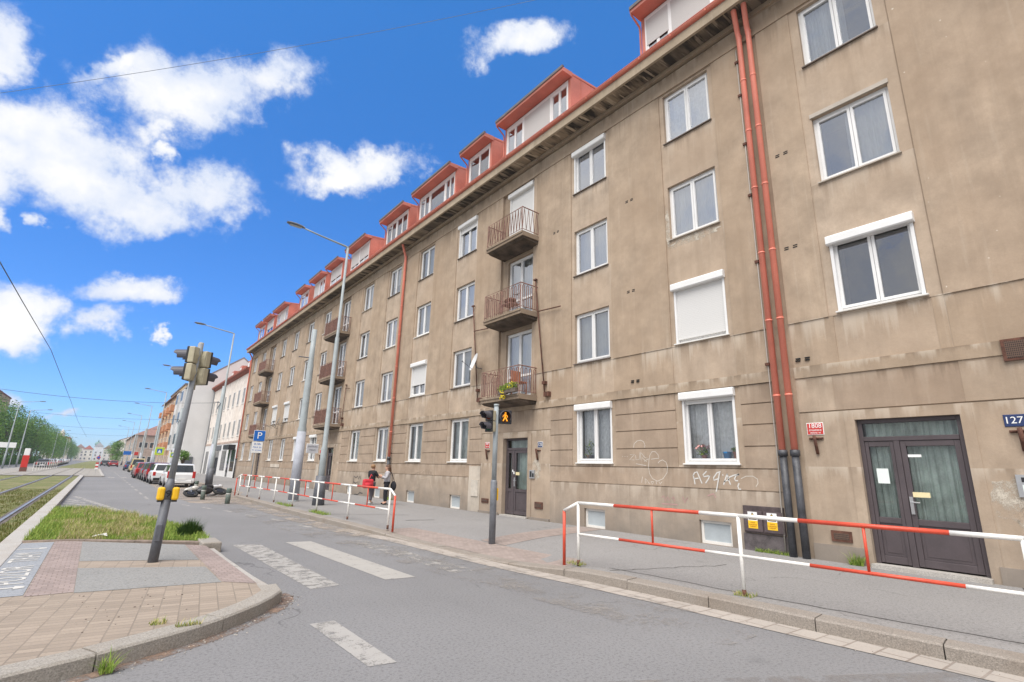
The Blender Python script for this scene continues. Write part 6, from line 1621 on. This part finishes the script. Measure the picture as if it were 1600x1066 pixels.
for y in (61.5, 65.5, 70, 75):
    mb = MB(); mb.prism([(12.0, y-.6, 12.3), (12.0, y-.6, 13.5), (14.2, y-.6, 13.6)], (0, 1.2, 0)); d_ = mb.build('roof_dormer', M_ROOF, o, off)
    mb = MB(); mb.box(11.97, 11.995, y-.4, y+.4, 12.55, 13.25); mb.build('pane', M_PVCD, d_, off)
mb = MB(); mb.tube([(10.6, 79.9, 11.5), (10.95, 79.9, 10.9), (10.95, 79.9, .2)], .07, 8); mb.build('downpipe', M_GALV, o, off, smooth=True)
# grey gable
o, off = far_house('pale grey building with a blank windowless gable wall above the white van', 8.35, 19.5, 80.35, 95.5, 12.1, 16.4, P_GREYW, mat('roof_grey', (.24, .235, .235), .8, vary=.1), (4.0, 7.0, 10.0), 4, 1.3, 1.6)
for k in range(2):
    mb = MB(); mb.box(7.75, 8.36, 84.0+6*k, 87.0+6*k, 3.2, 11.6); bz = mb.build('bay', mat('bay_light', (.58, .57, .56), .8), o, off)
    for z in (4.0, 7.0, 10.0):
        mb = MB(); mb.box(7.735, 7.749, 84.4+6*k, 86.6+6*k, z, z+1.4); mb.build('pane', M_FARPANE, bz, off)
mb = MB(); mb.box(8.9, 9.8, 80.2, 80.36, .1, 2.3); mb.build('side_door', M_GREYD, o, off)
# orange house with balconies
o, off = far_house('orange house with rows of small balconies, beyond the grey gable', 8.4, 19.5, 95.7, 123.6, 12.4, 15.6, P_ORANGE, mat('roof_brown', (.20, .12, .09), .8, vary=.2), (.9, 4.0, 7.0, 10.0), 9, 1.3, 1.6)
for z in (3.6, 6.6, 9.6):
    for k in range(4):
        y = 98.5+6.2*k; mb = MB(); mb.box(7.65, 8.41, y, y+2.4, z, z+1.0); mb.build('balcony', mat('balcony_orange', (.52, .25, .13), .7, vary=.25), o, off)
    for k in range(4):
        y = 101.6+6.2*k; mb = MB(); mb.box(8.385, 8.41, y, y+1.9, z-.3, z+2.2); mb.build('wall_panel', P_OCHRE, o, off)
far_house('tall ochre apartment block behind the orange house', 11.5, 24, 124, 152, 17.2, 17.5, P_OCHRE, M_ROOFEDGE, (1.2, 4.2, 7.2, 10.2), 9, 1.4, 1.6, flat=True)
far_house('pale brown corner house with a hipped roof and dark windows', 6.5, 17.5, 165, 228, 8.1, 11.6, P_BROWNP, mat('roof_dull_red', (.27, .155, .125), .85, vary=.15), (1.2, 4.8), 13, 1.9, 1.5, hip=5, end_rows=2, chim=0)
far_house('tan gabled house beyond the pale brown corner house', 5.6, 17, 262, 330, 9.4, 12.0, P_CREAM, M_ROOFT, (1.2, 4.5, 7.4), 14, 1.6, 1.5)
far_house('low beige house far down the right side', 5.4, 16, 350, 450, 9.8, 13.0, P_BROWNP, M_ROOFT, (1.2, 4.6, 7.8), 18, 1.8, 1.5)
far_house('corner of a tall tan building at the left edge above the trees', -42, -22.4, 176, 200, 17.5, 18, P_OCHRE, M_ROOFT, (2, 6, 10, 14), 6, 1.4, 1.8, flat=True)
cl_ = [P_CREAM, P_GREYW, P_PINK, P_CREAM, P_OFFW, P_CREAM, P_GREYW]
lb_ = ['cream house left of the street end', 'grey house closing the street end, left part', 'pale rosy house in the middle of the street end', 'cream house at the street end behind the green cupola line', 'off white house right of the street end middle', 'cream house at the right of the street end', 'grey house furthest right at the street end']
xs_ = [-38, -26.5, -18, -11, -4.5, 2.0, 9]
for k in range(6):
    y = 560+22*(k % 3); h = 9.6+1.6*((k*5) % 3)
    oo, of = far_house(lb_[k], xs_[k], xs_[k+1]-.3, y, y+14, h, h+3.4, cl_[k], (M_ROOFT, mat('roof_grey', (.24, .235, .235), .8), mat('roof_brown', (.20, .12, .09), .8))[k % 3], (), 1, hip=3)
    nn = max(2, int((xs_[k+1]-xs_[k])/2.6))
    for z in (1.2, 4.3, 6.6):
        for j in range(nn): far_window(oo, of, xs_[k]+(xs_[k+1]-xs_[k])*(j+.5)/nn, y, z, 1.2, 1.5, R(90))
o = thing('church_dome', 'small green church cupola above the roofs at the street end', 'church', (-3.4, 760, 0))
mb = MB(); mb.tube([(0, 0, 0), (0, 0, 18.5)], 2.2, 8); mb.build('drum', P_CREAM, o); mb = MB(); mb.ball((0, 0, 18.5), (3.0, 3.0, 2.8), 12, 8); mb.tube([(0, 0, 21), (0, 0, 23.5)], [.8, .2], 8); mb.build('cupola', mat('copper_green', (.16, .27, .22), .7), o, smooth=True)
o = thing('tower_house', 'pale turreted tower house rising behind the left trees', 'house', (-19.5, 405, 0))
mb = MB(); mb.box(-4.6, 4.6, -4, 4, 0, 13.0); mb.build('wall', P_PINK, o); mb = MB(); mb.prism([(-5, -4.3, 13.0), (-4, -4.3, 14.2), (4, -4.3, 14.2), (5, -4.3, 13.0)], (0, 8.6, 0)); mb.build('roof', M_ROOFT, o)
mb = MB(); mb.tube([(0, 0, 13.8), (0, 0, 16.0)], 1.3, 8); mb.tube([(0, 0, 16.0), (0, 0, 18.6)], [1.5, .08], 8); mb.build('turret', P_PINK, o)
for z in (9.5, 11.3):
    for x in (-3, 0, 3): far_window(o, (0, 0, 0), x, -4, z, 1.2, 1.3, R(90))

# ------------------------------------------------------------------ trees
def tree_meshes(seed, H, Wd, leaf=.34, n=2400, m=M_LEAF, low=.14):
    q = random.Random(seed); t = MB()
    t.tube([(0, 0, -.1), (.05, 0, H*.16), (.0, .08, H*.42), (.1, .0, H*.74)], [.24, .19, .13, .05], 8)
    cl = []
    for k in range(15):
        a = q.random()*6.28; rr = Wd*.5*(.25+.55*q.random()); z = H*(low+.16+(.70-low)*q.random()); rr *= 1-.55*max(0, (z/H-.5))*1.4
        c = Vector((rr*math.cos(a), rr*math.sin(a), z)); cl.append((c, Wd*(.15+.12*q.random())))
        if k < 9: t.tube([(0, .03, max(.12*H, z*.55)), tuple(c*.55 + Vector((0, 0, z*.35))), tuple(c)], [.09, .06, .025], 5)
    cl.append((Vector((0, 0, H*.86)), Wd*.18))
    l = MB()
    for k in range(n):
        c, r0 = q.choice(cl); d = Vector((q.gauss(0, 1), q.gauss(0, 1), q.gauss(0, 1))).normalized(); p = c + d*r0*(.45+.7*q.random()**.6)*Vector((1, 1, .9)).length/1.68
        if p.z < H*low: continue
        s = leaf*(.5+.8*q.random()); u = Vector((q.gauss(0, 1), q.gauss(0, 1), q.gauss(0, .6))).normalized(); v = u.cross(Vector((q.gauss(0, 1), q.gauss(0, 1), q.gauss(0, 1)))).normalized()
        l.poly([p-u*s*.5, p-v*s*.32, p+u*s*.5, p+v*s*.32])
    return t, l
def tree(label, loc, seed, H, Wd, group, m=M_LEAF, **k):
    o = thing('tree', label, 'tree', loc, 0, group); t, l = tree_meshes(seed, H, Wd, **k); t.build('trunk', M_BARK, o, smooth=True); l.build('crown', m, o); return o
TG = 'row of street trees left of the tram tracks'
T = [tree('bright green tree at the very left edge of the photo', (-17.5, 124, 0), 1, 11.5, 9.0, TG, n=4200, low=.08), tree('darker green tree behind the second lamp post', (-18.5, 140, 0), 2, 14.5, 10.5, TG, m=M_LEAFD, n=4400, low=.08), tree('loose pale green tree in the middle of the left row', (-16.5, 156, 0), 3, 12.8, 10, TG, n=4000, low=.08)]
yy = 168; k = 0
while yy < 560:
    lab = 'tree in the receding row left of the tracks, one of the distant crowns'
    c = dup(T[(k*2+1) % 3], (-17.2+(k % 3)*1.1 - .004*(yy-160), yy, 0), k*1.7, lab); c.scale = (1, 1, .96+.10*((k*7) % 4)/4); yy += 11+5*((k*3) % 4)/3 + yy*.012; k += 1
for k in range(9):
    c = dup(T[(k+1) % 3], (-25-(k % 2)*3, 130+16*k, 0), k*2.3, 'tree of the second row behind the street trees'); c.scale = (1, 1, .9)
hd = tree('tall green creeper clad tree before the tan gabled house', (5.0, 246, 0), 5, 9.0, 5.5, 'trees at the right pavement', n=2600, low=.05)
dup(hd, (4.3, 262, 0), 1, 'second tall green tree before the tan gabled house'); 
sb = tree('small leafy shrub on the pavement behind the white van', (7.6, 70, .15), 6, 2.9, 1.5, 'trees at the right pavement', n=500, leaf=.22, low=.45)
def hsamp(q): return -15+(-9*q.random()), 118+120*q.random(), 1
tag(grass('hedge_growth', 5200, hsamp, .0, 1.9, M_LEAFD, .22, 77, .9), 'dark undergrowth below the row of street trees', 'undergrowth', kind='stuff')
# ------------------------------------------------------------------ tram stop
o = thing('stop_pillar', 'red and white information pillar at the tram stop', 'pillar', (-6.35, 79, .11))
mb = MB(); mb.box(-.28, .28, -.18, .18, .45, 1.75); mb.build('red_panel', mat('stop_red', (.58, .03, .02), .4), o, bevel=.03); mb = MB(); mb.box(-.24, .24, -.16, .16, 1.75, 2.5); mb.build('white_head', M_SIGNW, o, bevel=.04); mb = MB(); mb.box(-.30, .30, -.16, .16, -.02, .45); mb.build('poster_foot', mat('poster_dark', (.16, .07, .05), .6), o)
o = thing('stop_shelter_board', 'white board on two posts beside the lamp posts on the far left', 'board', (-10.9, 112, .05))
mb = MB(); mb.box(-2.2, .4, -.06, .06, 3.0, 3.8); mb.build('board', M_SIGNW, o)
for x in (-1.9, .2): mb = MB(); mb.tube([(x, 0, -.05), (x, 0, 3.05)], .06, 6); mb.build('post', M_GALV, o)
o = thing('stop_railing', 'white tube railing along the tram stop', 'railing', (-5.9, 84, .11))
for z in (.55, 1.0): mb = MB(); mb.tube([(0, 0, z), (.9, 26, z)], .03, 6); mb.build('rail', M_WHITEP, o)
for k in range(11): mb = MB(); mb.tube([(.09*k, 2.6*k, -.05), (.09*k, 2.6*k, 1.0)], .03, 6); mb.build('post', M_WHITEP, o)
o = thing('traffic_beacon', 'red and white warning signs at the head of the distant traffic island', 'sign', (-.02, 88, .11))
mb = MB(); mb.tube([(0, 0, -.05), (0, 0, 2.1)], .04, 8); mb.build('post', M_GALV, o)
for k in range(4): mb = MB(); mb.box(-.16, .16, -.06, -.04, .25+.22*k, .47+.22*k); mb.build('stripe_plate', (M_SIGNW, M_PLATER)[k % 2], o)
mb = MB(); disc(mb, (0, -.05, 1.75), (0, -1, 0), .22); dp = mb.build('round_plate', M_PLATER, o); mb = MB(); disc(mb, (0, -.075, 1.75), (0, -1, 0), .14); mb.build('plate_face', M_SIGNB, dp)
plate_sign('direction_sign', 'blue direction sign before the pale brown corner house', 'sign', 5.0, 150, .15, 3.6, [(0, 3.1, 1.5, .9, M_SIGNB, [], 0, M_SIGNW)])
plate_sign('no_stopping_sign', 'round blue and red sign on a post near the blue direction sign', 'sign', 5.0, 112, .15, 3.0, [(0, 2.65, .62, .62, M_PLATER, [], 0, M_SIGNW)])

# ------------------------------------------------------------------ sky, sun, camera
SUN_EL, SUN_AZ = R(58), R(-118)      # azimuth from +Y towards +X: the sun stands over the road, behind the camera's left shoulder
wd = bpy.data.worlds.new("World"); S.world = wd; wd.use_nodes = True
t = wd.node_tree; N = t.nodes; Lk = t.links
bg = N['Background']
sky = N.new('ShaderNodeTexSky'); sky.sky_type = 'NISHITA'; sky.sun_disc = False; sky.sun_elevation = SUN_EL; sky.sun_rotation = SUN_AZ
sky.air_density = SKY_AIR; sky.dust_density = SKY_DUST; sky.ozone_density = SKY_OZ; sky.altitude = 200
hs = N.new('ShaderNodeHueSaturation'); hs.inputs['Hue'].default_value = SKY_HUE; hs.inputs['Saturation'].default_value = SKY_SAT; hs.inputs['Value'].default_value = SKY_VAL; Lk.new(sky.outputs[0], hs.inputs['Color'])
tc = N.new('ShaderNodeTexCoord'); dirv = tc.outputs['Generated']
def mth(op, a, b=None, clamp=False):
    n = N.new('ShaderNodeMath'); n.operation = op; n.use_clamp = clamp
    for i, q in enumerate((a, b)):
        if q is None: continue
        if isinstance(q, (int, float)): n.inputs[i].default_value = q
        else: Lk.new(q, n.inputs[i])
    return n.outputs[0]
nv = N.new('ShaderNodeVectorMath'); nv.operation = 'NORMALIZE'; Lk.new(dirv, nv.inputs[0])
sx = N.new('ShaderNodeSeparateXYZ'); Lk.new(nv.outputs[0], sx.inputs[0])
az = mth('ARCTAN2', sx.outputs[0], sx.outputs[1]); el = mth('ARCSINE', sx.outputs[2])
def noise(sc, det, rough=.6, vec=None):
    n = N.new('ShaderNodeTexNoise'); n.inputs['Scale'].default_value = sc; n.inputs['Detail'].default_value = det; n.inputs['Roughness'].default_value = rough; Lk.new(vec or nv.outputs[0], n.inputs['Vector']); return n
big = noise(4.0, 8, .60); fine = noise(13, 10, .68)
wob = noise(6.0, 6, .62); sw = N.new('ShaderNodeSeparateColor'); Lk.new(wob.outputs['Color'], sw.inputs[0])
azw = mth('ADD', az, mth('MULTIPLY', mth('SUBTRACT', sw.outputs[0], .5), CL_WARP)); elw = mth('ADD', el, mth('MULTIPLY', mth('SUBTRACT', sw.outputs[1], .5), CL_WARP*.7))
acc = None
for (ca, ce, i00, i01, i10, i11) in CLOUDS:
    u = mth('SUBTRACT', azw, ca); v = mth('SUBTRACT', elw, ce)
    p = mth('ADD', mth('MULTIPLY', u, i00), mth('MULTIPLY', v, i01)); qv = mth('ADD', mth('MULTIPLY', u, i10), mth('MULTIPLY', v, i11))
    d2 = mth('ADD', mth('MULTIPLY', p, p), mth('MULTIPLY', qv, qv)); w_ = mth('SUBTRACT', CL_PK if i00*i00+i10*i10 < 900 else CL_PK2, mth('SQRT', d2)); w_ = mth('MAXIMUM', w_, -1.0)
    if acc is None: acc = w_
    else:
        n = N.new('ShaderNodeMath'); n.operation = 'SMOOTH_MAX'; Lk.new(acc, n.inputs[0]); Lk.new(w_, n.inputs[1]); n.inputs[2].default_value = .35; acc = n.outputs[0]
# unseen near-overcast cloud added outside the view, for paler pane reflections and neutral light
west = mth('MULTIPLY', mth('MAXIMUM', mth('MAXIMUM', mth('SUBTRACT', -.155, sx.outputs[0]), mth('SUBTRACT', -.1, sx.outputs[1])), mth('SUBTRACT', sx.outputs[2], .86)), 7.0, True)
back = mth('MULTIPLY', mth('SUBTRACT', mth('ADD', mth('MULTIPLY', noise(2.1, 7, .6).outputs['Fac'], 1.0), .0), .22), 5.0)
acc = mth('MAXIMUM', acc, mth('SUBTRACT', mth('MULTIPLY', mth('ADD', back, 1.0), west), 1.0))
dens = mth('ADD', acc, mth('MULTIPLY', mth('SUBTRACT', big.outputs['Fac'], .5), CL_BIG)); dens = mth('ADD', dens, mth('MULTIPLY', mth('SUBTRACT', fine.outputs['Fac'], .5), CL_FINE))
rp = N.new('ShaderNodeValToRGB'); Lk.new(dens, rp.inputs[0]); e = rp.color_ramp.elements; e[0].position = CL_A; e[1].position = CL_B; e[0].color = (0, 0, 0, 1); e[1].color = (1, 1, 1, 1); rp.color_ramp.interpolation = 'EASE'
shade = N.new('ShaderNodeValToRGB'); Lk.new(mth('ADD', mth('MULTIPLY', dens, .16), mth('MULTIPLY', noise(9.0, 5, .55).outputs['Fac'], .75)), shade.inputs[0]); e = shade.color_ramp.elements; e[0].position = .38; e[1].position = .68
cw = CLOUD_W; e[0].color = (cw*.64, cw*.73, cw*.92, 1); e[1].color = (cw*1.02, cw*1.01, cw, 1)
mx = N.new('ShaderNodeMix'); mx.data_type = 'RGBA'; Lk.new(mth('MULTIPLY', rp.outputs[0], .97), mx.inputs[0]); tn = N.new('ShaderNodeMix'); tn.data_type = 'RGBA'; tn.blend_type = 'MULTIPLY'; tn.inputs[0].default_value = 1; Lk.new(hs.outputs[0], tn.inputs[6]); te = N.new('ShaderNodeValToRGB'); Lk.new(el, te.inputs[0]); ee = te.color_ramp.elements; ee[0].position = .02; ee[1].position = .80; ee[0].color = SKY_LOW + (1,); ee[1].color = SKY_TINT + (1,); Lk.new(te.outputs[0], tn.inputs[7]); Lk.new(tn.outputs[2], mx.inputs[6]); Lk.new(shade.outputs[0], mx.inputs[7])
Lk.new(mx.outputs[2], bg.inputs[0]); bg.inputs[1].default_value = SKY_STR

sl = bpy.data.lights.new('sun', 'SUN'); sl.energy = SUN_E; sl.angle = SUN_ANG; sl.color = (1.0, .955, .90)
so = bpy.data.objects.new('sun', sl); COL.objects.link(so); so.location = (-40, -30, 60)
sd = Vector((math.sin(SUN_AZ)*math.cos(SUN_EL), math.cos(SUN_AZ)*math.cos(SUN_EL), math.sin(SUN_EL)))
so.rotation_euler = (-sd).to_track_quat('-Z', 'Y').to_euler()

cam = bpy.data.cameras.new('camera'); co = bpy.data.objects.new('camera', cam); COL.objects.link(co); S.camera = co
cam.sensor_width = 36; cam.lens = 36*784.58/1600; cam.clip_start = .05; cam.clip_end = 6000
yaw, pit, rol = .669261232, .252206778, .0271005295
fwd = Vector((math.sin(yaw)*math.cos(pit), math.cos(yaw)*math.cos(pit), math.sin(pit))); r0 = Vector((math.cos(yaw), -math.sin(yaw), 0)); u0 = r0.cross(fwd)
xx = r0*math.cos(rol) + u0*math.sin(rol); yv = -r0*math.sin(rol) + u0*math.cos(rol)
Mx = Matrix((xx, yv, -fwd)).transposed().to_4x4(); Mx.translation = Vector(CAM); co.matrix_world = Mx
S.render.resolution_x, S.render.resolution_y = 1024, 682
vs_ = S.view_settings; S.display_settings.display_device = 'sRGB'; vs_.view_transform = 'Standard'; vs_.look = 'None'; vs_.gamma = 1; vs_.use_curve_mapping = False; vs_.exposure = EXPO
S.cycles.max_bounces = 6; S.cycles.diffuse_bounces = 3; S.cycles.glossy_bounces = 3; S.cycles.transparent_max_bounces = 10; S.cycles.transmission_bounces = 3
S.cycles.use_denoising = True
if HAZE:
    hz = NT('haze_air'); hz.t.nodes.remove(hz.b); pv = hz.n('ShaderNodeVolumePrincipled'); pv.inputs['Color'].default_value = (.80, .88, 1.0, 1); pv.inputs['Density'].default_value = HAZE; pv.inputs['Anisotropy'].default_value = .3; hz.l(pv.outputs[0], hz.out.inputs['Volume'])
    mb = MB(); mb.box(-70, 60, -70, 905, -1.1, 26); tag(mb.build('haze', hz.mat), 'thin pale air over the long street', 'haze', kind='stuff')
